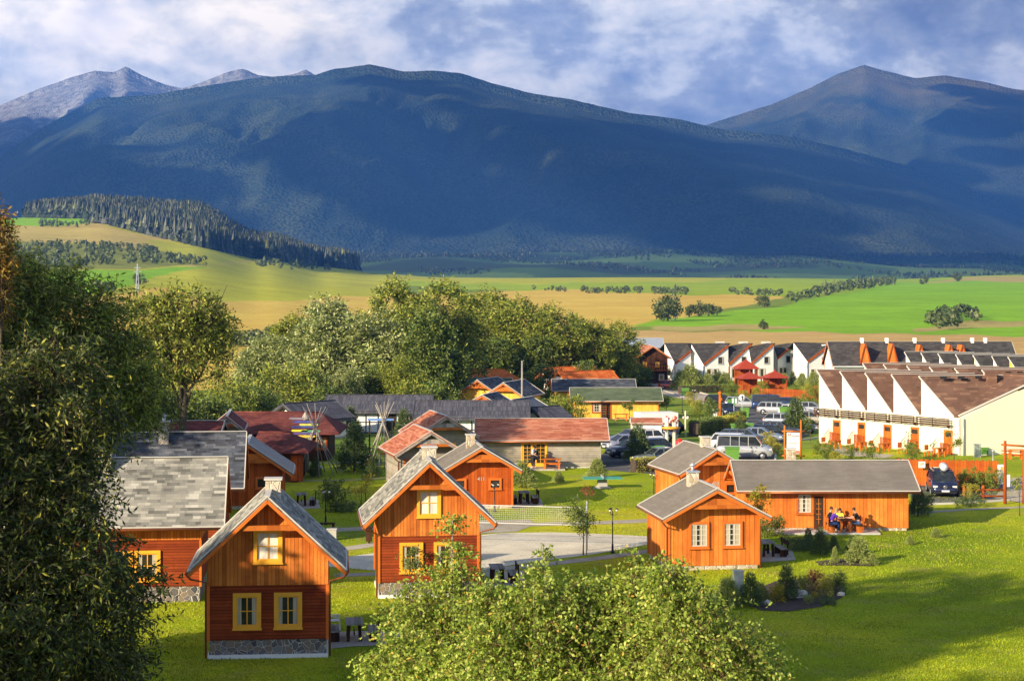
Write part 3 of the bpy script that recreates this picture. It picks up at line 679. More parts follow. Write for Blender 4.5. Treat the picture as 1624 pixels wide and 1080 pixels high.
# thatched timber-frame sheds
def timber(root,W,L,zw,fh=.1):
    m=MB(); x=W/2+.03
    ys=[0.05+i*(L-.1)/8 for i in range(9)]
    for y in ys: m.box((x-.03,y-.05,fh),(x+.02,y+.05,zw))
    for z in (fh+.05,zw*.52,zw-.06): m.box((x-.03,0,z-.045),(x+.012,L,z+.045))
    m.beam((x,ys[1],fh),(x,ys[0],zw),.04,.09,up=(1,0,0)); m.beam((x,ys[7],fh),(x,ys[8],zw),.04,.09,up=(1,0,0))
    m.build('timber_frame',M['blackt'],root)
TK=dict(W=5.6,L=9.8,hx=3.4,za=3.7,ze=2.35,ohf=.5,ohb=.5,roof='thatch',fh=.12,upper='whitep',barge='blackt',edge='thatch',soffit='blackt',gutter=None,t=.3,fmat='concrete',name='thatched_house',cat='thatched house',group='thatched timber-framed houses')
r,i=house('white timber-framed house under dark reed thatch, left of the pair behind the tipi poles',at(678,187.5),(2.8,9.8),A90,doors=[('right',6.2,.1,1.0,1.9,dict(mat='blackt',leaf='darkwood'))],wins=[('right',8.2,.9,.8,.9,dict(trim='blackt',sash='blackt',tw=.06))],**TK); timber(r,5.6,9.8,i['zw'])
r,i=house('dark reed thatched house right behind the red roofed grey cabins',at(834,174.5),(2.8,9.9),A90,**TK); timber(r,5.6,9.8,i['zw'])
T3=dict(TK); T3.update(W=4.4,L=5.6,hx=2.9,za=3.4,ze=1.9)
r,i=house('small thatched house with a half-timbered gable behind the maroon roof',at(455,178),(0,0),R(-42),**T3)
m=MB()
for x in (-1.2,-.4,.4,1.2): m.box((x-.05,-.05,.1),(x+.05,-.005,i['zw']+i['k']*(2.2-abs(x))-.05))
m.box((-2.1,-.045,1.7),(2.1,-.005,1.8)); m.build('timber_frame',M['blackt'],r)
T4=dict(TK); T4.update(W=2.6,L=2.6,hx=1.9,za=3.1,ze=2.1)
house('little thatched porch shed at the end of the thatched house',at(848,177),(0,0),R(-50),**T4)
# hipped roofs
def hip_house(label,x0,x1,y0,y1,ze,zr,rx0,rx1,roof,wall,oh=.9,name='hipped_house',cat='house',group=None,gb=None):
    cx=(x0+x1)/2; cy=(y0+y1)/2; g=gz(cx,y0) if gb is None else gb
    root=empty(name,label,cat,(cx,y0,g),0,group); m=MB(); Z=lambda z:z-g
    a,b,c,d=(x0-cx,0,Z(ze)),(x1-cx,0,Z(ze)),(x1-cx,y1-y0,Z(ze)),(x0-cx,y1-y0,Z(ze)); ym=(y1-y0)/2
    e,f=(rx0-cx,ym,Z(zr)),(rx1-cx,ym,Z(zr)); dn=Vector((0,0,-.14))
    m.add([a,b,c,d,e,f],[(0,1,5,4),(1,2,5),(2,3,4,5),(3,0,4)]); m.add([Vector(q)+dn for q in (a,b,c,d)],[(3,2,1,0)])
    vs=[Vector(q) for q in (a,b,c,d)]; 
    for i in range(4): m.add([vs[i]+dn,vs[(i+1)%4]+dn,vs[(i+1)%4],vs[i]],[(0,1,2,3)])
    m.build('roof',M[roof],root)
    w_=MB(); w_.box((x0-cx+oh,oh,-.4),(x1-cx-oh,y1-y0-oh,Z(ze)-.1)); w_.build('wall',M[wall],root)
    k=MB(); k.tube([Vector(e)+Vector((0,0,.02)),Vector(f)+Vector((0,0,.02))],.07,6); k.build('ridge_cap',M[roof],root)
    return root
MW=dict(trim='redwood',sash='trim_or',tw=.1)
r=hip_house('dark log house with a wide maroon hipped roof behind the tipi poles',X_(343,153),X_(538,153.5),153.5,161.5,2.35,3.75,X_(362,157),X_(508,157),'shmar','darkwood',oh=1.0,group='maroon roofed houses')
window(r,(3.4,1.0,.9),(1,0,0),1.0,1.1,**MW)
r=hip_house('dark log house front wing with lower maroon roof beside the totem pole',X_(392,138),X_(489,138),138,145.2,2.33,3.45,X_(410,141.6),X_(458,141.6),'shmar','darkwood',oh=.9,group='maroon roofed houses')
door(r,(1.3,.9,.1),(1,0,0),.9,1.9,mat='redwood',leaf='redwood',glazed=False); 
house('maroon roofed long house seen as a strip above the slate blue roof',at(337,142),(2.8,9),A90,W=5.6,L=9,hx=3.4,za=4.05,ze=2.7,roof='shmar',upper='darkwood',barge='greywood',soffit='darkwood',group='maroon roofed houses',name='log_house',cat='house',pipes=())
house('narrow grey gabled annex with maroon roof left of the big hipped roof',at(360,146.5),(0,0),R(6),W=2.1,L=6,hx=1.35,za=4.3,ze=3.2,ohf=.5,roof='shmar',upper='grey_h',barge='greywood',soffit='greywood',gable='greywood',collar=3.6,group='maroon roofed houses',name='gabled_annex',cat='house',pipes=())
# yellow cabins further back
YC=dict(W=5.6,hx=3.35,ohf=.55,ohb=.55,fh=.15,upper='yellow_v',barge='trim_or',fmat='stone_l',group='yellow cabins',name='yellow_cabin',pipes=())
DG=dict(trim='beam',sash='white',nx=2,ny=3,tw=.1,fill='curtains')
house('long yellow cabin with a green roof in front of the parking road',at(1043.8,214),(2.8,9.4),A90,L=9.4,za=3.45,ze=2.15,roof='shgr',wins=[('right',2.45,.8,1.1,1.15,DG)],doors=[('right',3.5,.05,1.2,1.9,dict(mat='trim_or',leaf='darkwood'))],**YC)
house('yellow cabin with a long black roof just behind the green roofed one',at(1003,240.5),(2.8,9.7),A90,L=9.7,za=3.6,ze=2.3,roof='shd',**YC)
house('yellow cabin with a green roof near the dark willows',at(806,245),(2.8,8.9),A90,L=8.9,za=3.6,ze=2.3,roof='shgr',wins=[('right',2.2,.8,1.0,1.0,DG)],**YC)
YG=dict(ohf=.8,ohb=.4,fh=.15,upper='yellow_v',barge='trim_or',fmat='stone_l',group='yellow gabled cabins',name='yellow_cabin',pipes=(),roof='shd',gable='beam')
house('yellow gabled cabin with arched window and dark roof beside the green roofed one',at(760.5,225.5),(0,0),R(-20),W=4.2,L=6,hx=2.55,za=4.1,ze=2.5,wins=[('front',0,.9,1.0,1.2,dict(trim='beam',sash='black',tw=.08))],collar=3.2,**YG)
house('yellow gabled cabin with dark roof next to the green gazebo',at(802,216),(0,0),R(-20),W=4.2,L=6,hx=2.5,za=4.1,ze=2.5,wins=[('front',.4,1,.9,.9,dict(trim='beam',sash='black',tw=.08))],collar=3.2,**YG)
house('small yellow gable with orange board showing above the thatched roof',at(768,190),(0,0),R(-16),W=2.9,L=4,hx=1.85,za=3.75,ze=2.75,collar=3.0,**YG)
YQ=dict(YG); YQ.update(roof='metal_roof',upper='orange_w')
house('small cabin with a grey roof between the yellow gables and the tall post',at(816,187),(0,0),R(-24),W=2.9,L=4,hx=1.9,za=3.4,ze=2.4,collar=2.7,**YQ)
# orange tiled houses
r=hip_house('orange tiled house left of the tall wooden post',X_(712,258),X_(828,262),260,270,-1.9+1.9,1.75,X_(738,265),X_(800,265),'tile','whitep',oh=.8,group='orange tiled houses')
m=MB(); m.prism([(-4.2,-.4,1.9),(-1.8,-.4,1.9),(-3.0,-.4,3.0)],(0,3,0)); m.build('porch_gable',M['tile'],r)
OT=dict(W=4.6,hx=3.0,za=4.25,ze=2.3,ohf=1.3,ohb=.5,roof='tile',fh=.2,upper='whitep',barge='trim_or',soffit='beam',edge='tile',group='orange tiled houses',name='tiled_house',cat='house',pipes=(),gable='whitep',collar=3.1)
house('orange tiled house, rearmost of three with stepped gables',at(862,297),(0,0),R(-58),L=6.5,**OT)
house('orange tiled house, middle one of three with stepped gables',at(876,278),(0,0),R(-58),L=7,**OT)
house('orange tiled house, front one of three with stepped gables beside the black roof',at(898,255),(0,0),R(-58),L=7,**OT)
# dark brown houses and the grey hall by the wood
BR=dict(ohf=.7,ohb=.5,fh=.4,upper='darkwood',barge='beam',soffit='darkwood',fmat='concrete',group='brown wooden houses by the willows',name='log_house',cat='house',pipes=())
r,i=house('tall dark brown log house with balcony and tan gable roof beside the white terrace',at(1034,312),(0,0),R(8),W=5.2,L=7,hx=3.1,za=6.6,ze=4.6,roof='shred',wins=[('front',-1.2,3.1,.7,.8,dict(trim='trim_ye',tw=.1)),('front',.9,3.1,.7,.8,dict(trim='trim_ye',tw=.1)),('front',1.6,.9,.9,1.0,dict(trim='white',tw=.1))],**BR)
m=MB(); m.box((-2.7,-1.1,2.5),(2.7,0,2.62)); m.box((-2.7,-1.1,3.3),(2.7,-1.03,3.38))
for q in range(14): m.box((-2.65+q*.405,-1.09,2.6),(-2.55+q*.405,-1.05,3.32))
m.build('balcony',M['beam'],r)
house('low dark brown log house with a tan tiled roof under the willows',at(1006,330),(2.6,7.5),A90,W=5.2,L=7.5,hx=3.6,za=5.2,ze=3.2,roof='shred',doors=[('right',3,.1,1.2,2,dict())],**BR)
house('dark brown shed half hidden by trees left of the tan roofed log house',at(955,322),(2.6,4.5),A90,W=5.2,L=4.5,hx=3.4,za=4.6,ze=3.0,roof='shmar',**BR)
house('long industrial hall with a pale grey metal roof behind the white terrace',at(1052,372),(3.5,9.5),A90,W=7,L=9.5,hx=3.9,za=5.7,ze=3.9,ohf=.2,ohb=.2,fh=.3,upper='greypaint',barge='white',soffit='zinc',roof='zinc',fmat='concrete',name='industrial_hall',cat='hall',pipes=())
# ---------------------------------------------------------------- terraces with saw-tooth fronts
def quad_mesh(name,polys,mat,root,thick=0):
    m=MB()
    for p in polys:
        if thick: m.prism(p,Vector((0,0,-thick)))
        else: m.poly(p)
    return m.build(name,mat,root)
def terrace_R(label,seams,Pc,wd,dd,h,hB,depth,wallm,roofm,endpx=None,Cpx=None,doors_=False,group=None,gb=None,vents=False,tri_mats=None):
    "walls run along wd away from the near corner Pc; dd is the depth direction"
    g=gz(Pc.x,Pc.y) if gb is None else gb
    root=empty('terrace_house',label,'terrace house',(Pc.x,Pc.y,g),0,group); wd=Vector((*wd,0)); dd=Vector((*dd,0))
    def t_of(px):
        k=(px-CX)/F; return (Pc.x-k*Pc.y)/(k*wd.y-wd.x)
    T=[t_of(s) for s in seams]            # far ... near
    W_=[];
    for i in range(len(seams)-1):
        a,b=wd*T[i],wd*T[i+1]; hb=hB
        pts=[a+Vector((0,0,-.8)),b+Vector((0,0,-.8)),b+ZV*hb,a+ZV*h]
        m=MB(); m.prism(pts,dd*depth); 
        mm=M[tri_mats[i]] if tri_mats else M[wallm]
        bay=m.build('bay',mm,root)
        n=-dd*.04
        r_=MB(); r_.prism([a+ZV*(h+.02)-dd*.2,b+ZV*(hb+.02)-dd*.2,b+ZV*(hb+.14)-dd*.2,a+ZV*(h+.14)-dd*.2],dd*(depth+.3))
        rf=r_.build('roof',M[roofm],bay)
        e=MB(); e.beam(a+ZV*(h+.10)-dd*.23,b+ZV*(hb+.10)-dd*.23,.07,.10); e.beam(a+ZV*(h+.16)-dd*.2,a+ZV*(h+.16)+dd*depth,.14,.04); e.build('roof_edging',M['white'],bay)
        L_=(T[i]-T[i+1]); q=-wd
        if vents:
            v=MB()
            for s_ in ((.28,.42),(.6,.42)):
                p=a+q*(L_*.10)+dd*(1.2+s_[0]*4)+ZV*(h+.16-(h-hb)*.10); v.box(p-Vector((.28,.1,.02)),p+Vector((.28,.1,.08)))
            v.build('roof_vent',M['black'],bay)
        if doors_:
            dx=L_*.78
            door(bay,a+q*dx-dd*.01,q,.95,2.05,mat='trim_or',leaf='beam',glazed='top')
            b_=MB(); 
            for z in (2.45,2.63,2.81,2.99): b_.beam(a+q*.08-dd*.55+ZV*(z+.12*0),b-q*.08-dd*.55+ZV*z,.05,.09)
            for k_ in (.06,.5,.94): b_.beam(a+q*(L_*k_)-dd*.55+ZV*2.25,a+q*(L_*k_)-dd*.55+ZV*3.05,.05,.05); b_.beam(a+q*(L_*k_)+ZV*2.4,a+q*(L_*k_)-dd*.55+ZV*2.4,.05,.05)
            b_.build('slatted_balcony',M['darkwood'],bay)
            b_=MB(); o_=a+q*(L_*.36)-dd*.35
            for k_ in range(6):
                b_.beam(o_+q*(k_*.13)+ZV*.1,o_+q*(k_*.13)+ZV*(.55+k_*.13),.02,.02)
            b_.beam(o_+ZV*.55,o_+q*.75+ZV*1.28,.04,.04); b_.build('stair_railing',M['black'],bay)
            b_=MB(); c_=a+q*(L_*.70)-dd*.5
            for k_ in range(7): b_.beam(c_+q*(k_*.15)+ZV*.0,c_+q*(k_*.15+.02)+ZV*.95,.09,.02)
            b_.beam(c_+ZV*.95,c_+q*.95+ZV*.95,.05,.05); b_.build('door_screen',M['redwood'],bay)
            l=MB(); p=a+q*(dx+.1)-dd*.12+ZV*2.3; l.box(p-Vector((.09,.09,.05)),p+Vector((.09,.09,.12))); l.build('wall_lamp',M['black'],bay)
    b=wd*T[-1]
    if Cpx:
        # end bay: front wall rising to the right and its two roof planes meeting in a valley
        Ce=None; k=(Cpx-CX)/F; t=(k*(Pc.y+b.y)-(Pc.x+b.x))/(dd.x-k*dd.y); C=b+dd*t
        A=wd*T[-2]; kv=(endpx-CX)/F; tv=(kv*(Pc.y+A.y)-(Pc.x+A.x))/(dd.x-kv*dd.y); V=A+dd*tv+ZV*(h+.1)
        B=b+ZV*(hB+.1); C2=C+ZV*(h+.1); corner=Vector((0,0,0))
        m=MB(); m.prism([corner+Vector((0,0,-.8)),C+Vector((0,0,-.8)),C2-ZV*.15,B-ZV*.12,corner+ZV*(hB)],wd*.3); m.build('end_wall',M[wallm],root)
        m=MB(); m.box((-.02,0,0),(0,.1,.1)) if 0 else None
        m.prism([corner+Vector((0,0,-.8)),b+Vector((0,0,-.8)),b+ZV*hB,corner+ZV*hB],dd*.3); m.build('corner_wall',M[wallm],root)
        m=MB(); m.prism([B,C2,C2+wd*6,V],ZV*.12); m.build('roof',M[roofm],root)
        e=MB(); e.beam(B+ZV*.06-wd*.2,C2+ZV*.06-wd*.2,.1,.14); e.build('roof_edging',M['white'],root)
        e=MB(); e.beam(B-ZV*.12-wd*.12,C2-ZV*.12-wd*.12,.08,.18); e.build('bargeboard',M['darkwood'],root)
        e=MB(); e.tube([corner-wd*.1+dd*.1-ZV*0+ZV*(hB-.05),corner-wd*.1+dd*.1],.05,6); e.build('downpipe',M['zinc'],root)
        e=MB()
        for k_ in range(4):
            p=A+dd*(1.3+k_*1.6)-wd*.9+ZV*(h-.0); e.box(p-Vector((.28,.1,.1)),p+Vector((.28,.1,.12)))
        e.build('roof_vent',M['black'],root)
        p=A+dd*6.2+ZV*h; c=MB(); c.box(p+Vector((-.45,-.9,-1.2)),p+Vector((.45,-.1,.35))); c.build('chimney',M['shbr'],root)
    return root
wdR=(-.575,.818); ddR=(.985,.17)
Pc=at(1525,159.0)
terrace_R('cream terrace with saw-toothed brown roof, orange doors and slatted balconies, nearest row',[1298.9,1335.6,1375.6,1417.3,1461,1516.7],Pc,wdR,ddR,6.35,3.15,7.5,'cream','shbr',endpx=1600,Cpx=1650,doors_=True,group='saw-tooth terraces',gb=0,vents=True)
terrace_R('second cream terrace whose brown saw-tooth roof shows just above the nearest one',[1371,1404,1441,1477,1517,1560,1606],at(1640,188),wdR,ddR,6.3,3.4,7.5,'whitep','shbr',group='saw-tooth terraces',gb=-1.0,vents=True)
terrace_R('far terrace with dark saw-tooth roof and one bright yellow triangular wall',[1436.7,1463,1490,1518,1545.5,1575.5,1601,1632],at(1645,226),wdR,ddR,6.9,3.4,7,'whitep','shbk',group='saw-tooth terraces',gb=-1.9,tri_mats=['cream','whitep','whitep','cream','cream','whitep','yellow_v'])
def terrace_W():
    root=empty('terrace_house','white two-storey terrace with red edged dark zigzag roofs by the brown field','terrace house',(0,325,gz(32,325)),0,'saw-tooth terraces')
    g=gz(32,325)
    def P(px,Y,py=None): return Vector((X_(px,Y),Y-325,(Z_(py,Y) if py is not None else g-1)-g))
    U=[(1054,1070.6,1096,545,577,557,3.5,0,True),(1096.5,1116,1155,546,579,548.5,3.8,-1,True),(1150,1155.8,1191,551,579,546.6,1.2,0,False),(1187,1191.8,1226.7,551,577,546.6,1.2,0,False),(1226.7,1233,1258,549,569,546.6,2,3.5,False),(1258.5,1281,1319,543.5,574,545.7,4,-2,True),(1316,1322,1361,550,573,543,1.5,1,False)]
    for i,(xl,xv,xr,yl,yv,yr,d,off,side) in enumerate(U):
        Yf=325+off; A=P(xl,Yf+d,yl);Ab=P(xl,Yf+d);B=P(xv,Yf,yv);Bb=P(xv,Yf);C=P(xr,Yf+1.3,yr);Cb=P(xr,Yf+1.3); V=P(xv+(xr-xv)*.72,Yf+d+1.2,545)
        V2=P(xr+3,Yf+d+2.5,545.5)
        back=Vector((-.35,.94,0))*6
        m=MB(); m.prism([Ab,Bb,B-ZV*.05,A-ZV*.05],Vector((.4,.1,0))); m.prism([Bb,Cb,C-ZV*.05,B-ZV*.05],Vector((-.05,.3,0))); m.add([Cb,Cb+back,C+back-ZV*.3,C-ZV*.05],[(0,1,2,3)])
        bay=m.build('bay',M['whitep'],root)
        m=MB(); m.prism([A,B,V],ZV*.12); m.prism([B,C,V2,V],ZV*.12); m.prism([A,V,V2,V2+back-ZV*3,A+back-ZV*3],ZV*.1); rf=m.build('roof',M['shbk'],bay)
        e=MB(); e.beam(B+ZV*.02-Vector((0,.15,0)),C+ZV*.02-Vector((0,.15,0)),.12,.34); e.build('bargeboard',M['redwood'],bay)
        e=MB(); e.tube([B+Vector((-.05,-.12,-.1)),Bb+Vector((-.05,-.12,.9))],.07,6); e.build('downpipe',M['gutter'],bay)
        u=(C-B); u.z=0; L_=u.length; u.normalize(); 
        if i!=0:
            o=B+u*(L_*.68)-Vector((0,.02,0)); o.z=2.95; window(bay,o,u,.95,1.25,trim='zinc',sash='white',tw=.05,nx=1,ny=1,fill='none')
            for f_ in (.22,.48):
                o=B+u*(L_*f_)-Vector((0,.02,0)); o.z=.5; window(bay,o,u,.95,1.7,trim='white',sash='white',tw=.08,nx=1,ny=1,fill='curtains')
        if i in (1,2,3): 
            s=MB(); p=V+back*.1; s.box(p+Vector((-.8,-.3,.0)),p+Vector((.8,.3,.35))); s.build('skylight',M['white'],rf)
    return root
terrace_W()
r,_=house('long black roofed terrace with pointed orange dormers at the far field edge',at(1612,300),(4,29),A90+R(1.5),W=8,L=29,hx=4.6,za=7.6,ze=3.9,ohf=.4,ohb=.4,roof='shbk',fh=.3,upper='whitep',barge='trim_or',soffit='darkwood',name='terrace_house',cat='terrace house',group='saw-tooth terraces',gutter='zinc',pipes=())
for px in (1374,1418,1463,1510.5,1530):
    yy=29-(X_(1612,300)-X_(px,298)); m=MB(); w_=.72 if px<1450 else .5; h=3.1 if px<1450 else 2.0
    zb=4.3 if px<1450 else 5.2
    m.prism([(4.3,yy-w_,zb),(4.3,yy+w_,zb),(4.3,yy,zb+h)],(-3.0,0,0)); d=m.build('dormer',M['orange_w'],r)
    m=MB()
    for s in (-1,1): m.beam((4.4,yy,zb+h+.1),(4.4,yy+s*(w_+.15),zb-.05),.14,.16)
    m.build('dormer_edging',M['redwood'],d)
for px in (1374,1414,1459,1505,1552,1573):
    yy=29-(X_(1612,300)-X_(px,300)); m=MB(); m.box((-.3,yy-.25,6.9),(.3,yy+.25,8.2)); m.build('chimney',M['whitep'],r)
# timber terrace frame between the rows
r=empty('timber_pergola','orange timber frame terrace with thick posts between two rows of houses','pergola',at(1355,212),0)
m=MB()
for i in range(6):
    x=-2.3+i*.98; m.box((x-.17,0,0),(x+.17,.34,3.9)); m.box((x-.12,-.02,3.5),(x+.6,.3,3.95))
for i in range(6):
    x=-2.3+i*.98; m.box((x-.17,1.6,0),(x+.17,1.94,4.9))
m.build('post',M['orange_w'],r)
m=MB(); m.box((-2.7,-.2,4.0),(3.3,.4,4.2)); m.box((-2.7,1.4,4.95),(3.3,2.1,5.15)); m.box((-2.6,2.1,0),(3.2,2.3,4.9)); m.build('beam',M['redwood'],r)
r,_=house('cream walled link building with a flat dark roof above the brown roofs',at(1471,215),(2.5,5.5),A90,W=5,L=5.8,hx=2.8,za=5.6,ze=5.1,roof='shbk',fh=.2,upper='cream',barge='white',soffit='white',name='link_building',cat='house',pipes=())
# ---------------------------------------------------------------- paths, court, asphalt
def clipY(poly,y,keep):
    out=[]
    n=len(poly)
    for i in range(n):
        a,b=poly[i],poly[(i+1)%n]; ia=(a.y<=y)==(keep<0); ib=(b.y<=y)==(keep<0)
        if ia: out.append(a)
        if ia!=ib: out.append(a+(b-a)*((y-a.y)/(b.y-a.y)))
    return out
def sheet(name,pts,off,mat,label=None):
    P=[gp(*p) for p in pts]; m=MB()
    for lo,hi in ((0,165),(165,299),(299,700)):
        q=clipY(clipY(P,lo,1),hi,-1)
        if len(q)>2:
            q=[Vector((v.x,v.y,gz(v.x,v.y)+off)) for v in q]
            n=sum(((q[i].x-q[i-1].x)*(q[i].y+q[i-1].y) for i in range(len(q))))
            if n>0: q=q[::-1]
            m.poly(q)
    return tag(m.build(name,mat),kind='structure')
def path(name,pts,w,off,mat,kerb=None):
    P=[gp(*p) for p in pts]; Q=[]
    for a,b in zip(P,P[1:]):
        n=max(1,int((b-a).length/2)); Q+=[a+(b-a)*(i/n) for i in range(n)]
    Q.append(P[-1]); m=MB(); vs=[]
    for i,p in enumerate(Q):
        d=(Q[min(i+1,len(Q)-1)]-Q[max(0,i-1)]); d.z=0; d.normalize(); s=Vector((-d.y,d.x,0))
        ww=w*(1+.08*math.sin(i*1.7))
        for k in (1,-1):
            v=p+s*ww/2*k; vs.append(Vector((v.x,v.y,gz(v.x,v.y)+off)))
    m.add(vs,[(2*i,2*i+1,2*i+3,2*i+2) for i in range(len(Q)-1)]); 
    return tag(m.build(name,mat),kind='structure')
def ground_mat(name,c1,c2,sc=30,rough=.95,big=.4,bump=.4):
    t=MT(name,rough,.15); ob=t.tc('Object'); a=t.noise(ob,sc,3,.7); b=t.noise(ob,big,5,.6)
    c=t.ramp(b,[(.35,c1),(.65,c2)]); c=t.mix(.7,c,t.ramp(a,[(.3,.25),(.7,.75)]),'OVERLAY'); t.bump(a,bump,.03); return t.col(c)
M['gravel']=ground_mat('gravel',(.36,.31,.24),(.48,.43,.33),14,big=.8,bump=.9)
M['dirtpath']=ground_mat('sandy_path',(.40,.33,.22),(.52,.44,.30),20)
M['asphalt']=ground_mat('asphalt',(.10,.10,.105),(.15,.145,.14),30)
M['paving']=ground_mat('pale_paving',(.44,.37,.28),(.54,.47,.37),12)
M['court']=ground_mat('sandy_court',(.56,.50,.38),(.80,.72,.54),9,big=.35)
M['kerb']=plain('kerb_stone',(.55,.53,.48),.85,.08)
sheet('court',[(470,893),(540,884),(600,876),(700,860),(765,848),(800,845),(880,844),(960,847),(1040,851),(1062,856),(1030,863),(940,879),(860,889),(765,903),(700,910),(600,905),(540,900)],.012,M['court'])
M['line']=plain('white_court_line',(.62,.62,.60),.8,.08)
path('court_line',[(765,896),(860,885),(1010,862)],.07,.018,M['line'])
path('court_line',[(560,893),(700,880),(830,855)],.07,.018,M['line'])
path('path',[(440,846),(520,841),(600,837),(700,836),(765,838),(830,832),(950,829),(1040,825)],1.5,.010,M['gravel'])
sheet('gravel_patch',[(745,826),(840,824),(848,832),(820,843),(760,846),(735,838)],.014,M['gravel'])
path('path',[(540,871),(570,867),(604,861),(660,856)],1.1,.010,M['paving'])
path('path',[(530,912),(600,910),(700,909),(780,904),(860,895),(950,885),(1050,871)],1.0,.010,M['gravel'])
path('path',[(440,764),(500,762),(560,761),(628,757),(700,756)],.55,.010,M['dirtpath'])
path('path',[(440,736),(520,734),(560,733),(640,735)],.6,.010,M['dirtpath'])
path('path',[(1450,815),(1480,811.5),(1530,808),(1624,804),(1700,800)],.75,.010,M['gravel'])
sheet('car_park',[(1015,606),(1040,604),(1075,613),(1130,628),(1190,648),(1235,640),(1310,648),(1330,668),(1290,686),(1262,700),(1232,712),(1228,738),(1100,748),(1040,752),(955,745),(945,728),(965,712),(1010,700),(1060,700),(1090,712),(1165,690),(1185,672),(1130,645),(1060,622)],.012,M['asphalt'])
sheet('pavement',[(1030,612),(1062,609),(1096,616),(1150,634),(1120,640),(1085,634),(1050,626)],.03,M['paving'])
sheet('access_road',[(1440,778),(1455,768),(1520,770),(1600,766),(1640,745),(1760,745),(1760,790),(1600,793),(1520,798),(1450,800)],.012,M['asphalt'])
sheet('pavement',[(1575,790),(1606,758),(1700,752),(1720,800),(1640,800)],.02,M['paving'])
sheet('footpath',[(1298,712),(1330,708),(1365,716),(1420,722),(1400,727),(1340,722)],.012,M['paving'])
sheet('patio',[(523,1003),(560,1001),(598,1001),(640,1003),(636,1022),(560,1025),(523,1029)],.02,M['paving'])
sheet('patio',[(765,908),(830,905),(836,930),(765,934)],.02,M['paving'])
sheet('patio',[(1205,874),(1256,872),(1262,888),(1207,892)],.02,M['paving'])
sheet('patio',[(812,793),(858,791),(862,803),(812,806)],.02,M['paving'])
sheet('patio',[(460,795),(505,793),(508,806),(462,808)],.02,M['paving'])
def kerb(pts):
    P=[gp(*p) for p in pts]; m=MB()
    for a,b in zip(P,P[1:]): m.beam(a+ZV*.04,b+ZV*.04,.16,.16)
    tag(m.build('kerb',M['kerb']),kind='structure')
kerb([(1050,701),(1090,712),(1168,689),(1186,672),(1160,657)]); kerb([(1015,606),(1060,622),(1130,645)]); kerb([(1232,712),(1228,738),(1180,744)]); kerb([(1040,604),(1075,613),(1130,628)])
kerb([(1262,700),(1330,690)]); kerb([(1450,801),(1520,799),(1600,794)]); kerb([(1455,767),(1600,764)])
m=MB(); p=at(1340,112.4); m.box((p.x-4.2,111.3,-.1),(p.x+1.9,112.95,.10)); tag(m.build('terrace_slab',M['concrete']),kind='structure')
m=MB(); p=at(863,148); m.box((p.x-1.6,147.0,-.1),(p.x+1.6,148.95,.12)); tag(m.build('wooden_deck',M['greywood']),label='low grey wooden deck in front of the grey cabin doors',cat='deck')
# ---------------------------------------------------------------- furniture
def table_thing(label,P,rz,L=1.7,W=.72,H=.76,mat='redwood',top='greywood',group='outdoor tables'):
    r=empty('picnic_table',label,'table',P,rz,group)
    m=MB()
    for i in range(4): w=W/4; m.box((-W/2+i*w+.006,-L/2,H-.05),(-W/2+(i+1)*w-.006,L/2,H))
    m.build('tabletop',M[top],r)
    for s in (-1,1):
        for q in (-1,1):
            m=MB(); m.beam((q*W*.36,s*L*.36,0),(q*W*.30,s*L*.36,H-.05),.13,.11); m.build('leg',M[mat],r)
    m=MB(); m.beam((0,-L*.36,.3),(0,L*.36,.3),.05,.12); m.build('stretcher',M[mat],r)
    return r
def bench_thing(label,P,rz,L=1.7,back=True,mat='redwood',top='greywood',group='outdoor benches'):
    r=empty('bench',label,'bench',P,rz,group)
    m=MB(); m.box((-.2,-L/2,.40),(-.005,L/2,.46)); m.box((.005,-L/2,.40),(.2,L/2,.46)); m.build('seat',M[top],r)
    for s in (-1,1):
        m=MB(); m.box((-.18,s*L*.4-.06,0),(.18,s*L*.4+.06,.4)); m.build('leg',M[mat],r)
    if back:
        m=MB(); m.box((.2,-L/2,.62),(.25,L/2,.86)); 
        for s in (-1,1): m.box((.2,s*L*.4-.05,.1),(.26,s*L*.4+.05,.9))
        m.build('backrest',M[mat],r)
    return r
def gset(px,py,desc,left=True,right=True,L=1.6,gap=.75,mat='darkwood',rz=.1):
    c=gp(px,py); c.y+=L/2; c.z=gz(c.x,c.y)+.022
    table_thing('weathered wooden table '+desc,c,rz,L,mat=mat)
    if left: bench_thing('bench left of the table '+desc,c+Vector((-gap,0,0)),rz+math.pi,L,back=left=='back',mat=mat)
    if right: bench_thing('backed bench right of the table '+desc,c+Vector((gap,0,0)),rz,L,mat=mat)
    return c
cA=gset(559,1019,'beside the nearest two-storey cabin',gap=.80)
gset(788,926,'beside the cabin by the court, behind the birch',left=False,gap=.78)
gset(1218,884,'beside the two-window cabin',left=False,gap=.80)
gset(831,800,'to the right of cabin 411',gap=.70,L=1.4)
gset(476,803,'on the shaded lawn near the slate roofed cabin',left=False,gap=.72,L=1.4)
bench_thing('dark wooden bench beside the gravel path behind the nearest cabin',gp(519,841),R(90),.9,back=False,mat='darkwood',top='darkwood')
m=MB(); p=gp(526,857); m.box((p.x-.26,p.y,0),(p.x+.26,p.y+.5,.62)); m.box((p.x-.3,p.y-.04,.62),(p.x+.3,p.y+.54,.68)); tag(m.build('concrete_bin',M['concrete']),label='square pale concrete bin by the path behind the nearest cabin',cat='bin')
m=MB(); p=gp(585,862); m.box((p.x-.17,p.y,.12),(p.x+.17,p.y+.3,.85)); m.box((p.x-.05,p.y+.1,0),(p.x+.05,p.y+.2,.12)); m.box((p.x-.22,p.y-.05,.88),(p.x+.22,p.y+.35,.94)); tag(m.build('litter_bin',M['darkwood']),label='dark wooden litter bin at the path left of the court cabin',cat='bin')
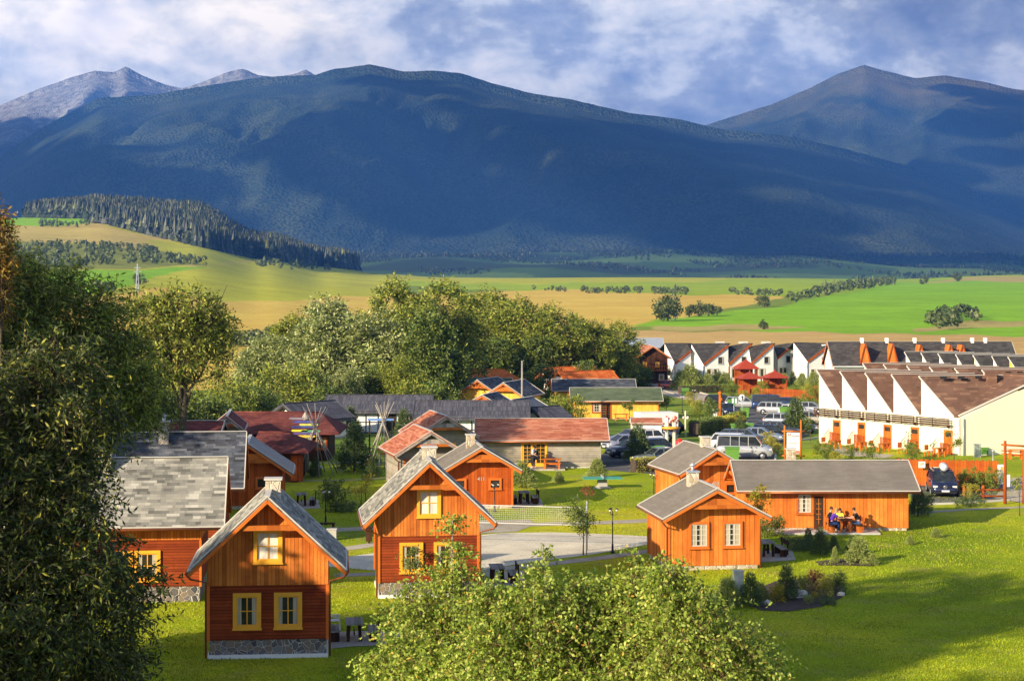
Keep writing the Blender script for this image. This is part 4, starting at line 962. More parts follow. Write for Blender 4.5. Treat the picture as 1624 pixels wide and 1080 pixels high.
# white plastic chair standing on the left bench
def plastic_chair(label,P,rz,base=.46):
    r=empty('plastic_chair',label,'chair',P+ZV*base,rz); m=MB(); M['pl']=plain('white_plastic',(.75,.78,.85),.35,.03)
    m.prism([(-.22,-.2,.36),(.24,-.22,.38),(.24,.22,.38),(-.22,.2,.36)],(0,0,.03)); m.build('seat',M['pl'],r)
    m=MB(); m.prism([(-.22,-.2,.38),(-.22,.2,.38),(-.32,.17,.84),(-.32,-.17,.84)],(-.03,0,0)); m.build('backrest',M['pl'],r)
    for s in (-1,1):
        m=MB(); m.beam((-.24,s*.24,.58),(.2,s*.25,.56),.05,.03); m.beam((.2,s*.25,.56),(.22,s*.22,.37),.04,.03); m.build('armrest',M['pl'],r)
        for x in (-.22,.22): m=MB(); m.beam((x*1.1,s*.23,0),(x,s*.2,.37),.04,.04); m.build('leg',M['pl'],r)
plastic_chair('white plastic chair put on the bench against the nearest cabin',cA+Vector((-.80,-.35,-.36)),R(5),base=.46+.36)
# ---------------------------------------------------------------- lamps, net, ping-pong
def lamp(label,P,H,arms=3,group='garden lamps with several lantern heads'):
    r=empty('garden_lamp',label,'lamp',P,random.Random(int(P.x*10)).uniform(-.4,.4),group)
    m=MB(); m.lathe([(.12,0),(.12,.08),(.07,.14),(.055,.45),(.065,.48),(.035,.52),(.03,H*.62),(.045,H*.63),(.028,H*.66),(.026,H-.28),(0,H-.27)],n=10); m.build('post',M['black'],r)
    for k in range(arms):
        a=2*math.pi*k/arms+.2; d=Vector((math.cos(a),math.sin(a),0)); c=d*.24+ZV*(H-.28)
        m=MB(); m.tube([ZV*(H-.42),ZV*(H-.5)+d*.12,ZV*(H-.42)+d*.24,c],.014,6)
        m.lathe([(.0,.17),(.10,.11),(.11,.10),(.1,.095)],c,8); m.build('arm',M['black'],r)
        m=MB(); m.lathe([(.045,0),(.085,.095),(.0,.10)],c,8); m.build('lantern',M['lampglass'],r)
    return r
for px,py,H,l in ((971.5,877,2.6,'black three-armed garden lamp by the edge of the court'),(516.5,832,2.25,'dark garden lamp rising above the path behind the nearest cabin'),(784.5,812,2.0,'black garden lamp in front of cabin 411'),
   (1037,802,2.3,'black garden lamp just left of cabin 403'),(1441,722,2.1,'black garden lamp in front of the third orange door of the cream terrace'),(1101,640,2.0,'garden lamp beside the pale pavement near the green bins'),(1082,655,2.2,'dark garden lamp above the hedge by the white container'),(1213,690,2.4,'garden lamp standing among the parked grey cars'),
   (1194,752,2.2,'garden lamp in front of the silver van'),(1271.5,606,3.2,'pale street lamp against the white terrace wall'),(1056,716,2.0,'garden lamp with white globes by the container'),(1037,600,3.4,'street lamp near the brown balcony house')):
    lamp(l,gp(px,py),H,3)
r=empty('volleyball_net','white volleyball net stretched across the pale court','net',(X_(931,105),105,0),0)
x0,x1=0,X_(655,107)-X_(931,105); y1=2.0
for nm,x,y in (('post',0,0),('post',x1,y1)):
    m=MB(); m.tube([(x,y,0),(x,y,2.75)],.045,8); m.tube([(x,y,1.3),(x,y,1.9)],.055,8,1); m.build(nm,[M['zinc'],plain('green_sleeve',(.02,.28,.16),.5,.1)],r)
m=MB(); N_=82
for i in range(N_+1): x=x1*(.004+.992*i/N_); y=y1*i/N_; m.beam((x,y,1.42),(x,y,2.36),.010,.010)
for j in range(9): z=1.42+j*.1175; m.beam((x1*.004,0,z),(x1*.996,y1,z),.010,.010)
m.beam((0,0,2.38),(x1,y1,2.38),.02,.05); m.beam((0,0,1.40),(x1,y1,1.40),.02,.045); m.build('net',plain('white_net_cord',(.50,.50,.46),.8,.05),r)
r=empty('table_tennis_table','green concrete table tennis table on a pale pedestal in the lawn','table',gp(955,774),R(4))
m=MB(); m.box((-1.37,-.76,.70),(-.02,.76,.76)); m.box((.02,-.76,.70),(1.37,.76,.76)); m.build('tabletop',plain('green_table_paint',(.05,.33,.22),.4,.08),r)
m=MB(); m.box((-.02,-.85,.74),(.02,.85,.92)); m.build('net_plate',M['zinc'],r)
m=MB(); m.prism([(-.7,-.35,0),(.7,-.35,0),(.35,-.25,.18),(.3,-.22,.7),(-.3,-.22,.7),(-.35,-.25,.18)],(0,.5,0)); m.build('pedestal',M['concrete'],r)
# ---------------------------------------------------------------- tipi poles, totem, swings
def tipi(label,P,H,spread,seed,n=11):
    r=empty('tipi_frame',label,'tipi poles',P,0,'bare tipi pole frames'); rd=random.Random(seed)
    for k in range(n):
        a=2*math.pi*k/n+rd.uniform(-.15,.15); f=Vector((math.cos(a)*spread,math.sin(a)*spread,0)); c=Vector((rd.uniform(-.1,.1),rd.uniform(-.1,.1),H*.68))
        d=(c-f)/(H*.68); m=MB(); m.tube([f,c,f+d*(H*rd.uniform(.92,1.04))],[.05,.04,.025],6); m.build('pole',M['greywood'],r)
    return r
tipi('tipi frame of bare grey poles beside the totem pole',at(500,144),5.2,2.1,3,9)
tipi('second tipi frame of bare poles in front of the white timber-framed house',at(609,150),5.3,1.7,7,9)
r=empty('signpost_totem','grey tapered totem post stacked with blue yellow and green arrow boards','totem',at(484,146),0)
m=MB(); m.tube([(0,0,0),(0,0,2.0),(.05,0,2.9)],[.36,.26,.24],10); m.tube([(.05,0,2.9),(.05,0,4.35)],[.1,.08],8); m.lathe([(0,4.75),(.28,4.3),(.34,4.05),(.1,4.0)],(.05,0,0),8); m.build('post',M['greywood'],r)
for i,(z,x,c,w_) in enumerate(((4.15,-.5,(.25,.22,.28),1.3),(3.9,-.1,(.06,.08,.32),1.5),(3.68,.3,(.5,.55,.12),1.3),(3.5,-.1,(.05,.07,.25),1.7),(3.22,-.4,(.75,.6,.05),1.1),(3.18,.45,(.08,.3,.18),1.3),(3.0,0,(.10,.08,.25),1.6),(2.78,-.1,(.8,.5,.06),1.6))):
    m=MB(); a=x-w_/2; b=x+w_/2; m.prism([(a,-.28,z-.08),(b,-.28,z-.08),(b+.12,-.28,z),(b,-.28,z+.08),(a,-.28,z+.08),(a-.1,-.28,z)],(0,.04,0)); m.build('arrow_board',plain('board_paint',c,.6,.15),r)
r=empty('climbing_frame','dark climbing frame with a blue top bar behind the second tipi','climbing frame',at(604,160),0)
for s in (-1,1):
    m=MB()
    for y in (-.3,.3): m.beam((s*.95,y,0),(s*.95,y,2.9),.09,.09)
    for k in range(9): m.beam((s*.95,-.3,.3+k*.3),(s*.95,.3,.3+k*.3),.04,.04)
    m.build('ladder',M['black'],r)
m=MB(); m.beam((-1.1,0,2.95),(1.1,0,2.95),.16,.16); m.build('top_bar',plain('blue_paint',(.12,.25,.6),.5,.1),r)
r=empty('swing','red framed swing with a yellow seat beside the grey cabin','swing',at(615,143.5),0)
m=MB(); m.beam((-.6,0,1.65),(1.3,0,1.55),.07,.07); m.build('crossbar',plain('red_paint',(.5,.03,.02),.5,.1),r)
for x in (-.6,1.3):
    m=MB(); m.beam((x,0,1.6),(x-.1,-.5,0),.06,.06); m.beam((x,0,1.6),(x+.1,.5,0),.06,.06); m.build('frame_leg',M['zinc'],r)
m=MB(); m.tube([(.0,0,1.6),(.02,0,.5)],.02,5); m.tube([(.28,0,1.6),(.26,0,.5)],.02,5); m.build('rope',M['white'],r)
m=MB(); m.lathe([(0,.32),(.26,.34),(.2,.42),(.1,.52),(0,.53)],(.14,0,0),10); m.build('seat',plain('yellow_plastic',(.8,.72,.05),.4,.05),r)
m=MB(); m.ball((0,0,.2),.2,n=14,m=10); o=m.build('ball',plain('white_ball',(.75,.73,.68),.5,.05)); p=at(508,147); o.location=p; tag(o,label='white ball on the lawn under the tipi poles',cat='ball')
r=empty('toy_figure','blue and orange play figure post on the lawn between the tipis','play figure',at(571,152),0)
m=MB(); m.lathe([(.2,0),(.16,.9),(.2,1.2),(0,1.25)],n=10); m.build('body',plain('blue_grey_paint',(.15,.2,.28),.6,.1),r); m=MB(); m.ball((0,0,1.5),.24); m.build('head',plain('orange_paint',(.8,.16,.03),.5,.1),r)
m=MB(); p=at(584,151); m.box((p.x-.45,p.y,p.z),(p.x+.45,p.y+.5,p.z+.75)); m.box((p.x-.5,p.y-.05,p.z+.75),(p.x+.5,p.y+.55,p.z+.8)); tag(m.build('storage_box',M['darkwood']),label='dark wooden box on the lawn between the two tipi frames',cat='box')
m=MB(); p=at(828,205); m.tube([(p.x,p.y,p.z),(p.x,p.y,p.z+6.8)],[.14,.09],8); tag(m.build('wooden_post',M['greywood']),label='tall plain wooden post near the yellow gabled cabins',cat='post')
def gazebo(label,px,Y,W,h,hr,roof,wall,panel=True,group='gazebos'):
    r=empty('gazebo',label,'gazebo',at(px,Y),R(8),group); o=W/2+.45
    for sx in (-1,1):
        for sy in (-1,1): m=MB(); m.box((sx*W/2-.08,sy*W/2-.08,0),(sx*W/2+.08,sy*W/2+.08,h)); m.build('post',M[wall],r)
    m=MB(); m.add([(-o,-o,h),(o,-o,h),(o,o,h),(-o,o,h),(0,0,hr)],[(0,1,4),(1,2,4),(2,3,4),(3,0,4),(3,2,1,0)]); rf=m.build('roof',M[roof],r)
    m=MB(); m.lathe([(.1,hr-.1),(.08,hr+.15),(0,hr+.3)],n=6); m.build('finial',M[roof],rf)
    if panel:
        m=MB()
        for sx in (-1,1): m.box((sx*W/2-.03,-W/2,0.05),(sx*W/2+.03,W/2,h*.62))
        m.box((-W/2,W/2-.03,.05),(W/2,W/2+.03,h*.95)); m.box((-W/2,-W/2-.03,.05),(-W*.12,-W/2+.03,h*.62)); m.box((W*.12,-W/2-.03,.05),(W/2,-W/2+.03,h*.62)); m.build('side_panel',M[wall],r)
    return r
M['redtile']=plain('bright_red_roof',(.36,.05,.022),.6,.1)
gazebo('red roofed gazebo, the tallest and rearmost of three',1183,305,2.9,3.2,4.7,'redtile','redwood')
gazebo('red roofed gazebo, left front one of three beside the bushes',1189,284,2.8,2.4,3.4,'redtile','redwood')
gazebo('red roofed gazebo with closed red wall panels, rightmost of three',1229,288,2.8,2.4,3.45,'redtile','redwood')
gazebo('green roofed gazebo beside the yellow gabled cabins',838.5,236,2.2,1.9,3.0,'shgr','beam',False)
def picket(label,pts,h,step,mat,group=None,name='wooden_fence',bw=.1,rail=True):
    P=[Vector(p) for p in pts]; r=empty(name,label,'fence',P[0],0,group); m=MB(); q=MB()
    for a,b in zip(P,P[1:]):
        a=a-P[0]; b=b-P[0]; L_=(b-a).length; n=int(L_/step)
        for i in range(n):
            c=a+(b-a)*((i+.5)/n); d=(b-a).normalized()*bw/2; hh=h*(1+.03*math.sin(i*2.3))
            m.beam(c+ZV*.03,c+ZV*hh,.025,bw,up=tuple(d))
        for z in (.3*h,.8*h): q.beam(a+ZV*z+Vector((0,.04,0)),b+ZV*z+Vector((0,.04,0)),.05,.09)
        for i in range(int(L_/2.4)+1):
            c=a+(b-a)*min(1,(i*2.4/L_)); pst=MB(); pst.box(c+Vector((-.06,.05,0)),c+Vector((.06,.17,h*.98))); pst.build('post',M[mat],r)
    m.build('board_panel',M[mat],r); q.build('rail',M[mat],r); return r
picket('red picket fence below the red gazebos',[at(1205,272),at(1245,270),at(1300,262)],1.35,.16,'redwood')
picket('red sloping fence climbing beside the cream terrace end',[at(1283,266),at(1303,258)+ZV*1.6],1.3,.2,'redwood')
picket('tall orange-brown board fence behind the navy minivan',[at(1420,137),at(1500,136.3),at(1584,135.6)],1.9,.145,'red_v',bw=.135)
r=empty('notice_board','white notice board on the end of the board fence','notice board',at(1588,134.5),0)
m=MB(); m.box((-.26,0,.35),(.26,.05,1.75)); m.build('board',M['whitep'],r); m=MB(); m.box((-.05,-.012,1.3),(.12,-.003,1.6)); m.box((-.2,-.012,1.1),(.2,-.003,1.14)); m.build('printed_mark',plain('orange_print',(.8,.35,.05),.6,.1),r)
for s in (-1,1): m=MB(); m.box((s*.22-.03,.05,0),(s*.22+.03,.1,1.7)); m.build('leg',M['redwood'],r)
r=empty('notice_board','small white square notice fixed on the board fence behind the minivan','notice board',at(1462,136.2),0)
m=MB(); m.box((-.24,-.02,1.35),(.24,.02,1.8)); m.build('board',M['whitep'],r); m=MB(); m.box((-.1,-.03,1.45),(-.04,-.022,1.7)); m.box((.0,-.03,1.6),(.14,-.022,1.7)); m.build('printed_mark',plain('orange_print2',(.7,.3,.05),.6,.1),r)
r=empty('timber_gateway','tall red-brown log gateway with crossbars at the right edge','gateway',gp(1594,799),0)
for x in (0,1.25): m=MB(); m.tube([(x,0,-.1),(x,0,4.2-.5*x)],[.11,.09],10); m.build('post',M['redwood'],r)
for z in (3.95,3.55,3.35): m=MB(); m.tube([(-.25,0,z),(1.5,0,z-.12)],.07 if z>3.9 else .04,8); m.build('crossbar',M['beam'],r)
m=MB(); m.box((.1,-.06,2.2),(.42,-.02,3.2)) if 0 else m.box((.12,-.04,1.15),(.32,-.01,1.95)); m.build('notice',M['whitep'],r)
r=empty('rail_fence','low log rail fence beside the access road at the right','fence',gp(1529,791),0)
xs=[0,1.3,2.75]
for x in xs: m=MB(); m.tube([(x,0,-.1),(x,0,.92)],.1,10); m.build('post',M['redwood'],r)
for z in (.62,.2): m=MB(); m.tube([(0,0,z),(2.8,-.1,z)],.06,8); m.build('rail',M['redwood'],r)
# service cabinets
def cabinet(label,px,py,w,h,d=.35,mat='greypaint',name='utility_cabinet'):
    r=empty(name,label,'utility cabinet',gp(px,py),R(6)); m=MB(); m.box((-w/2,0,.08),(w/2,d,h)); m.build('body',M[mat],r,bevel=.01)
    m=MB(); m.box((-w/2-.03,-.03,h),(w/2+.03,d+.03,h+.04)); m.build('lid',M[mat],r); m=MB(); m.box((-w/2-.02,-.02,0),(w/2+.02,d+.02,.08)); m.build('base',M['concrete'],r)
    m=MB(); m.box((-w/2+.03,-.012,.14),(w/2-.03,-.002,h-.05)); q=m.build('door',M[mat],r); m=MB(); m.box((w/2-.08,-.03,h*.5),(w/2-.05,-.013,h*.5+.12)); m.build('handle',M['black'],q)
    return r
cabinet('pale grey utility cabinet standing among the pines below the two-window cabin',1172,957,.46,1.5)
cabinet('tall grey utility cabinet against the cream end wall',1551,725,.5,1.05)
cabinet('low green utility cabinet beside the tall grey one at the cream wall',1562,722,.62,.62,mat='green')
m=MB(); p=gp(1575,730); m.lathe([(.07,0),(.07,.7),(.11,.72),(.11,.85),(0,.87)],p,10); tag(m.build('bollard_light',M['zinc']),label='short metal bollard light on the grass before the cream end wall',cat='bollard light')
# white container, columns and small stall things
r=empty('site_container','big white box container with a grey ribbed right side beside the car park','container',gp(1048,694),R(14))
m=MB(); m.box((-2.0,0,0),(1.75,2.2,2.35)); m.build('body',M['whitep'],r); m=MB()
for k in range(11): m.box((1.75,.02+k*.2,.03),(1.80,.12+k*.2,2.33))
m.box((1.75,0,0),(1.765,2.2,2.35)); m.build('side_panel',plain('grey_blue_panel',(.13,.16,.2),.5,.1),r)
r=empty('decorated_column','pair of cream columns topped by an orange ring with red ornaments before the container','decorated columns',gp(1064,716),0)
for x in (-.35,.3): m=MB(); m.lathe([(.2,0),(.16,.2),(.15,1.8),(.2,1.9),(.15,2.9),(0,2.95)],(x,0,0),12); m.build('column',M['cream'],r)
m=MB(); m.lathe([(.0,1.85),(.75,1.95),(.85,2.08),(.5,2.15),(0,2.16)],n=16); m.build('ring',plain('orange_ring',(.85,.38,.04),.5,.1),r)
m=MB(); rd=random.Random(4)
for k in range(16): a=rd.uniform(0,6.28); q=rd.uniform(.2,.7); m.ball((math.cos(a)*q,math.sin(a)*q,2.25+rd.uniform(0,.75)),rd.uniform(.07,.14),0,6,5)
m.build('ornament',plain('red_ornament',(.6,.07,.05),.5,.2),r)
m=MB(); m.lathe([(.28,0),(.32,.1),(.34,.6),(.22,.85),(.0,.95)],gp(1078,712),12); tag(m.build('litter_bin',plain('red_bin',(.6,.03,.02),.4,.1)),label='round topped red litter bin beside the cream columns',cat='bin')
m=MB(); m.box((-1.6,0,0),(1.6,1.8,1.9)); 
r,_=house('tiny shed with a small red roof in front of the white container',at(1026,172),(1.0,1.3),A90,W=2,L=2.6,hx=1.2,za=2.3,ze=1.9,ohf=.15,ohb=.15,roof='shred',fh=.1,upper='whitep',barge='white',soffit='white',name='garden_shed',cat='shed',pipes=(),gutter=None)
M['signgreen']=plain('sign_green',(.05,.18,.05),.5,.05)
# info board
r=empty('information_board','white information board with a red heading hung in a timber frame','information board',gp(1258,737),R(-4))
for x,h in ((-.68,3.15),(.62,3.6)): m=MB(); m.tube([(x,0,0),(x,0,h)],.075,8); m.build('post',M['beam'],r)
for z in (2.68,.72): m=MB(); m.tube([(-.9,0,z),(.95,0,z)],.06,8); m.build('crossbar',M['beam'],r)
m=MB(); m.box((-.52,-.05,.88),(.5,-.01,2.58)); b=m.build('board',M['whitep'],r)
text_obj('M',.42,b,(-.30,-.056,2.35),(R(90),0,0),plain('sign_red',(.6,.03,.02),.5,.05))
m=MB(); rd=random.Random(2)
x=-.08
while x<.42: w_=rd.uniform(.03,.07); m.box((x,-.056,2.27),(x+w_,-.052,2.36)); x+=w_+.025
for z in (2.10,1.73,1.68): 
    x=-.4
    while x<.35: w_=rd.uniform(.05,.16); m.box((x,-.056,z),(x+w_,-.052,z+.03)); x+=w_+.03
m.build('small_print',plain('sign_grey',(.12,.10,.10),.5,.05),b)
m=MB(); m.box((-.50,-.056,.92),(.48,-.052,1.14)); m.build('red_band',plain('sign_pink',(.62,.16,.12),.5,.1),b)
r=empty('round_sign','round white sign with a black arrow mark by the car park','sign',gp(1177,668),0)
m=MB(); m.tube([(0,0,0),(0,0,3.0)],.04,6); m.build('post',M['zinc'],r); m=MB(); m.lathe([(0,-.07),(.38,-.07),(.38,-.04),(0,-.04)],(0,0,2.6),20,axis='y'); m.build('disc',M['whitep'],r)
m=MB(); m.prism([(-.06,-.078,2.35),(.06,-.078,2.35),(.06,-.078,2.65),(.16,-.078,2.65),(0,-.078,2.88),(-.16,-.078,2.65),(-.06,-.078,2.65)],(0,.005,0)); m.build('arrow_mark',M['black'],r)
r=empty('direction_sign','green sign with two white panels on a thin metal post','sign',gp(1164,676),0)
m=MB(); m.tube([(0,0,0),(0,0,3.1)],.035,6); m.build('post',M['zinc'],r); m=MB(); m.box((-.36,-.05,2.4),(.4,-.02,3.0)); m.build('board',M['signgreen'],r); m=MB(); m.box((-.22,-.058,2.45),(-.04,-.052,2.95)); m.box((.1,-.058,2.45),(.3,-.052,2.95)); m.build('white_panel',M['whitep'],r)
m=MB(); p=gp(1142,668); m.tube([p,p+ZV*1.5,p+ZV*3.0],[.22,.17,.14],8); m.ball(p+ZV*3.1,.24,0,8,6); m.ball(p+ZV*2.4+Vector((.12,0,0)),.2,0,8,6); tag(m.build('carved_post',M['beam']),label='carved brown wooden post beside the navy saloon car',cat='post')
m=MB(); p=gp(1134,664); m.box((p.x-.25,p.y,p.z),(p.x+.25,p.y+.3,p.z+1.05)); tag(m.build('meter_box',M['whitep']),label='small white meter box at the hedge by the carved post',cat='box')
m=MB(); p=gp(1087,693); m.tube([p,p+ZV*2.5],.07,7); m.ball(p+ZV*1.85+Vector((-.22,0,0)),.16,0,8,6); m.ball(p+ZV*1.85+Vector((.22,0,0)),.16,0,8,6); tag(m.build('lamp_post',M['cream']),label='pale post with two round globes at the container corner',cat='lamp')
def wheelie(label,px,py,w=1.05,h=1.15,rz=0,mark=False):
    r=empty('waste_container',label,'waste container',gp(px,py),rz,'green waste containers')
    m=MB(); m.prism([(-w/2+.06,-.35,.16),(w/2-.06,-.35,.16),(w/2,-.4,h-.12),(-w/2,-.4,h-.12)],(0,.75,0)); m.build('body',M['green'],r)
    m=MB(); m.prism([(-w/2-.04,-.45,h-.12),(-w/2-.04,-.45,h-.06),(-w/2-.04,0,h+.04),(-w/2-.04,.45,h-.02),(-w/2-.04,.45,h-.12)],(w+.08,0,0)); m.build('lid',M['green'],r)
    for sx in (-1,1):
        for sy in (-1,1): m=MB(); m.lathe([(0,-.03),(.08,-.03),(.08,.03),(0,.03)],(sx*w*.4,sy*.26,.08),10,axis='x'); m.build('wheel',M['rubber'],r)
    if mark: m=MB(); m.beam((-.25,-.42,.65),(-.05,-.42,.45),.03,.09,up=(0,1,0)); m.beam((-.05,-.42,.45),(.35,-.42,.85),.03,.09,up=(0,1,0)); m.build('tick_mark',M['darkwood'],r)
wheelie('green waste container in front of the silver van',1161,732,1.1,1.2)
wheelie('low green waste container, left of two by the kerb',1170,688,1.3,1.0); wheelie('low green waste container, right of two by the kerb',1187,687,.9,1.0)
wheelie('green waste container below the round sign',1181,664,.9,1.25); wheelie('green waste container in front of the white hatchback',1246,664,1.3,1.35)
wheelie('green waste container with a dark tick on its front',1087,628,1.05,1.15,mark=True); wheelie('green waste container on the verge near the balcony house',1031,608,1.25,1.2); wheelie('green waste container behind the direction sign',1160,650,1.0,1.3)
wheelie('dark green bin tucked by the parked grey saloon',1042,724,1.2,.9)
# orange furniture in front of the terrace doors and cabins
def garden_set(px,py,desc,rz=R(-55)):
    p=gp(px,py); table_thing('orange wooden garden table '+desc,p,rz,1.0,.7,.72,mat='trim_or',top='beam',group='orange garden tables')
    c=empty('garden_chair','orange wooden garden chair '+desc,'chair',p+Vector((-.85,.3,0)),rz,'orange garden chairs'); m=MB(); m.box((-.24,-.24,.4),(.24,.24,.45)); m.build('seat',M['trim_or'],c)
    m=MB(); m.box((-.26,-.24,.5),(-.22,.24,.95)); m.build('backrest',M['trim_or'],c)
    for sx in (-1,1):
        for sy in (-1,1): m=MB(); m.box((sx*.22-.03,sy*.22-.03,0),(sx*.22+.03,sy*.22+.03,.4)); m.build('leg',M['trim_or'],c)
for px,py,d in ((1325,711,'before the leftmost orange door'),(1366,714,'before the second orange door from the left'),(1402,716.5,'before the middle orange door'),(1447,720,'before the fourth orange door from the left'),(1490,724,'before the rightmost orange door')): garden_set(px,py,d)
p=gp(875,744.5); p.y=148.0; p.x=X_(875,148); p.z=.12
table_thing('orange picnic table against the grey cabin wall',p,R(90),1.55,.7,.72,mat='trim_or',top='beam',group='outdoor tables'); 
bench_thing('orange bench in front of the table at the grey cabin',p+Vector((0,-.62,0)),R(90)+math.pi,1.4,False,mat='trim_or',top='beam')
p=gp(985,667); table_thing('orange picnic table before the long yellow cabin',p,R(90),1.7,.8,.75,mat='trim_or',top='beam'); bench_thing('dark bench right of the orange picnic table at the yellow cabin',gp(1006,668),R(90),1.3,False,mat='darkwood',top='darkwood')
p=gp(1611,728); table_thing('orange table behind the log gateway',p,R(90),1.3,.7,.8,mat='trim_or',top='trim_or')
# ---------------------------------------------------------------- cars
def paint(name,c,metal=.5):
    t=MT(name,.28,.5); t.b.inputs['Metallic'].default_value=metal; t.b.inputs['Coat Weight'].default_value=.8; t.b.inputs['Coat Roughness'].default_value=.04
    t.put(t.b.inputs['Base Color'],c); return t.m
M['cglass']=glass('car_glass',(.02,.025,.03),.04)
KIND=dict( # L,W,H,belt,hood z, windscreen base x, ws top x, rear top x, rear base x (x from front=+L/2)
 hatch=(4.0,1.72,1.46,.92,.86,.62,.22,-.70,-.92),wagon=(4.6,1.78,1.48,.93,.84,.52,.20,-.80,-.95),saloon=(4.5,1.76,1.44,.92,.84,.50,.18,-.42,-.66),
 van=(4.65,1.88,1.95,1.12,1.05,.66,.40,-.93,-.97),mpv=(4.65,1.85,1.70,1.02,.96,.66,.30,-.82,-.95))
def car(label,P,head,kind,col,plate=None,metal=.5,roofbox=False,black_sides=False):
    L,W,H,belt,hood,wx,wt,rt,rb=KIND[kind]; r=empty('parked_car',label,'van' if kind=='van' else 'car',P,head,'parked cars'); h=L/2; w=W/2
    body=paint('car_paint',col,metal); m=MB()
    # stations: x, top z, half width, bottom z
    wb=wx*h
    S=[(-h,.55,w*.80,.34),(-h+.05,belt*.93,w*.90,.28),(-h+.35,belt+.0,w*.97,.24),(rb*h+.05 if rb*h+.05>-h+.36 else -h+.5,belt+.01,w*.98,.22),(-.3*h,belt+.01,w,.20),(.2*h,belt,w,.20),(wb,belt-.01,w*.99,.20),((wb+h)/2,(belt+hood)/2-.02,w*.97,.22),(h-.32,hood-.05,w*.93,.24),(h-.08,hood-.18,w*.84,.28),(h,.50,w*.76,.36)]
    vs=[];n=9
    for x,zt,hw,zb in S:
        prof=[(0,zb),(hw*.86,zb),(hw*.98,zb+.12),(hw,zb+(zt-zb)*.45),(hw*.985,zb+(zt-zb)*.72),(hw*.93,zt-.02),(hw*.80,zt+.025),(hw*.4,zt+.045),(0,zt+.05)]
        for y,z in prof: vs.append((x,y,z))
        for y,z in prof[::-1][1:-1]: vs.append((x,-y,z))
    k=16; fs=[]
    for i in range(len(S)-1):
        for j in range(k): j2=(j+1)%k; fs.append((i*k+j,i*k+j2,(i+1)*k+j2,(i+1)*k+j))
    fs.append(tuple(range(k))[::-1]); fs.append(tuple((len(S)-1)*k+j for j in range(k)))
    fs=[tuple(reversed(f)) for f in fs]
    m.add(vs,fs,0,True)
    bo=m.build('body',body,r)
    # glasshouse
    zt=H-.05; tw=w*(.80 if kind=='van' else .70); bw_=w*.93
    A=[(wb,belt-.02,bw_*.93),(wt*h,zt,tw),(rt*h,zt,tw*.97),(rb*h,belt-.01,bw_*.95)]
    m=MB(); (x1,z1,y1),(x2,z2,y2),(x3,z3,y3),(x4,z4,y4)=A; xm=(x1*.25+x4*.75)
    v=[(x1,-y1,z1),(x1,y1,z1),(x2,-y2,z2),(x2,y2,z2),(x3,-y3,z3),(x3,y3,z3),(x4,-y4,z4),(x4,y4,z4)]
    m.add(v,[(0,1,3,2),(2,3,5,4),(4,5,7,6),(0,2,4,6),(1,7,5,3)]); g=m.build('windows',M['cglass'],r)
    m=MB(); cr=.05
    m.add([(x2+.02,-y2,z2-.005),(x2+.02,y2,z2-.005),(x3-.03,y3,z3-.005),(x3-.03,-y3,z3-.005),(x2-.12,-y2*.7,z2+cr),(x2-.12,y2*.7,z2+cr),(x3+.1,y3*.7,z3+cr),(x3+.1,-y3*.7,z3+cr)],[(4,5,6,7),(0,1,5,4),(1,2,6,5),(2,3,7,6),(3,0,4,7)],0,False); m.build('roof',body,r)
    m=MB(); pw=.07
    for s in (-1,1):
        m.beam((x1,s*y1,z1),(x2,s*y2,z2),pw,pw*.6); m.beam((x4,s*y4,z4),(x3,s*y3,z3),pw*1.8,pw*.8); m.beam((x2,s*y2,z2),(x3,s*y3,z3),pw*.9,pw*.6)
        nb=3 if kind in('van','wagon','mpv') else 2
        for q in range(1,nb+1):
            f=q/(nb+1); xb=x1+(x4-x1)*(.18+.72*f) if nb==2 else x1+(x4-x1)*(.12+.78*f); xt=min(x2-.05,max(x3+.05,xb)); m.beam((xb,s*(y1+(y4-y1)*f)*1.0,z1),(xt,s*(y2+.012),z2),.06,.05)
    m.build('pillar',body,r)
    for s in (-1,1):
        m=MB(); m.box((h-.34,s*w*.70-.17,hood-.27),(h-.055,s*w*.70+.14,hood-.13)) ; m.build('headlight',M['lampglass'],r,bevel=.02)
        m=MB(); m.box((-h+.01,s*w*.72-.1,.68),(-h+.12,s*w*.72+.1,.88)); m.build('tail_light',plain('tail_red',(.4,.01,.01),.3,.05),r)
        m=MB(); m.ball((wb-.15,s*(w+.05),belt+.06),.09,0,8,6,(.7,1,.8)); m.build('mirror',body,r)
        for x in (h-.82,-h+.80):
            m=MB(); m.lathe([(.2,-.1),(.31,-.1),(.325,-.06),(.325,.06),(.31,.1),(.2,.1)],(x,s*(w-.09),.325),18,axis='y'); t=m.build('wheel',M['rubber'],r)
            m=MB(); yy=s*.105; m.lathe([(0,yy),(.2,yy*.95),(.21,yy*.5)],(x,s*(w-.09),.325),12,axis='y'); 
            for q in range(5): a=q*1.2566; m.beam((x,s*(w-.09)+yy*1.08,.325),(x+math.cos(a)*.2,s*(w-.09)+yy*1.04,.325+math.sin(a)*.2),.02,.05,up=(0,1,0))
            m.build('rim',M['rim'],t)
            m=MB(); m.lathe([(.34,0),(.365,0),(.365,.02),(.34,.02)],(x,s*(w-.012) if s<0 else w-.012,.335),18,axis='y'); m.build('wheel_arch',M['rubber'],r)
    m=MB(); m.box((h-.05,-w*.42,hood-.27),(h-.03+.03,w*.42,hood-.17)); m.build('grille',M['black'],r)
    m=MB(); m.box((h-.12,-w*.82,.30),(h+.03,w*.82,.44)); m.build('bumper',M['black'] if not black_sides else M['rubber'],r,bevel=.03)
    m=MB(); m.box((h+.03,-.26,.42),(h+.045,.26,.53)); m.box((-h-.015,-.26,.6),(-h+.0,.26,.71)); m.build('number_plate',M['plate'],r)
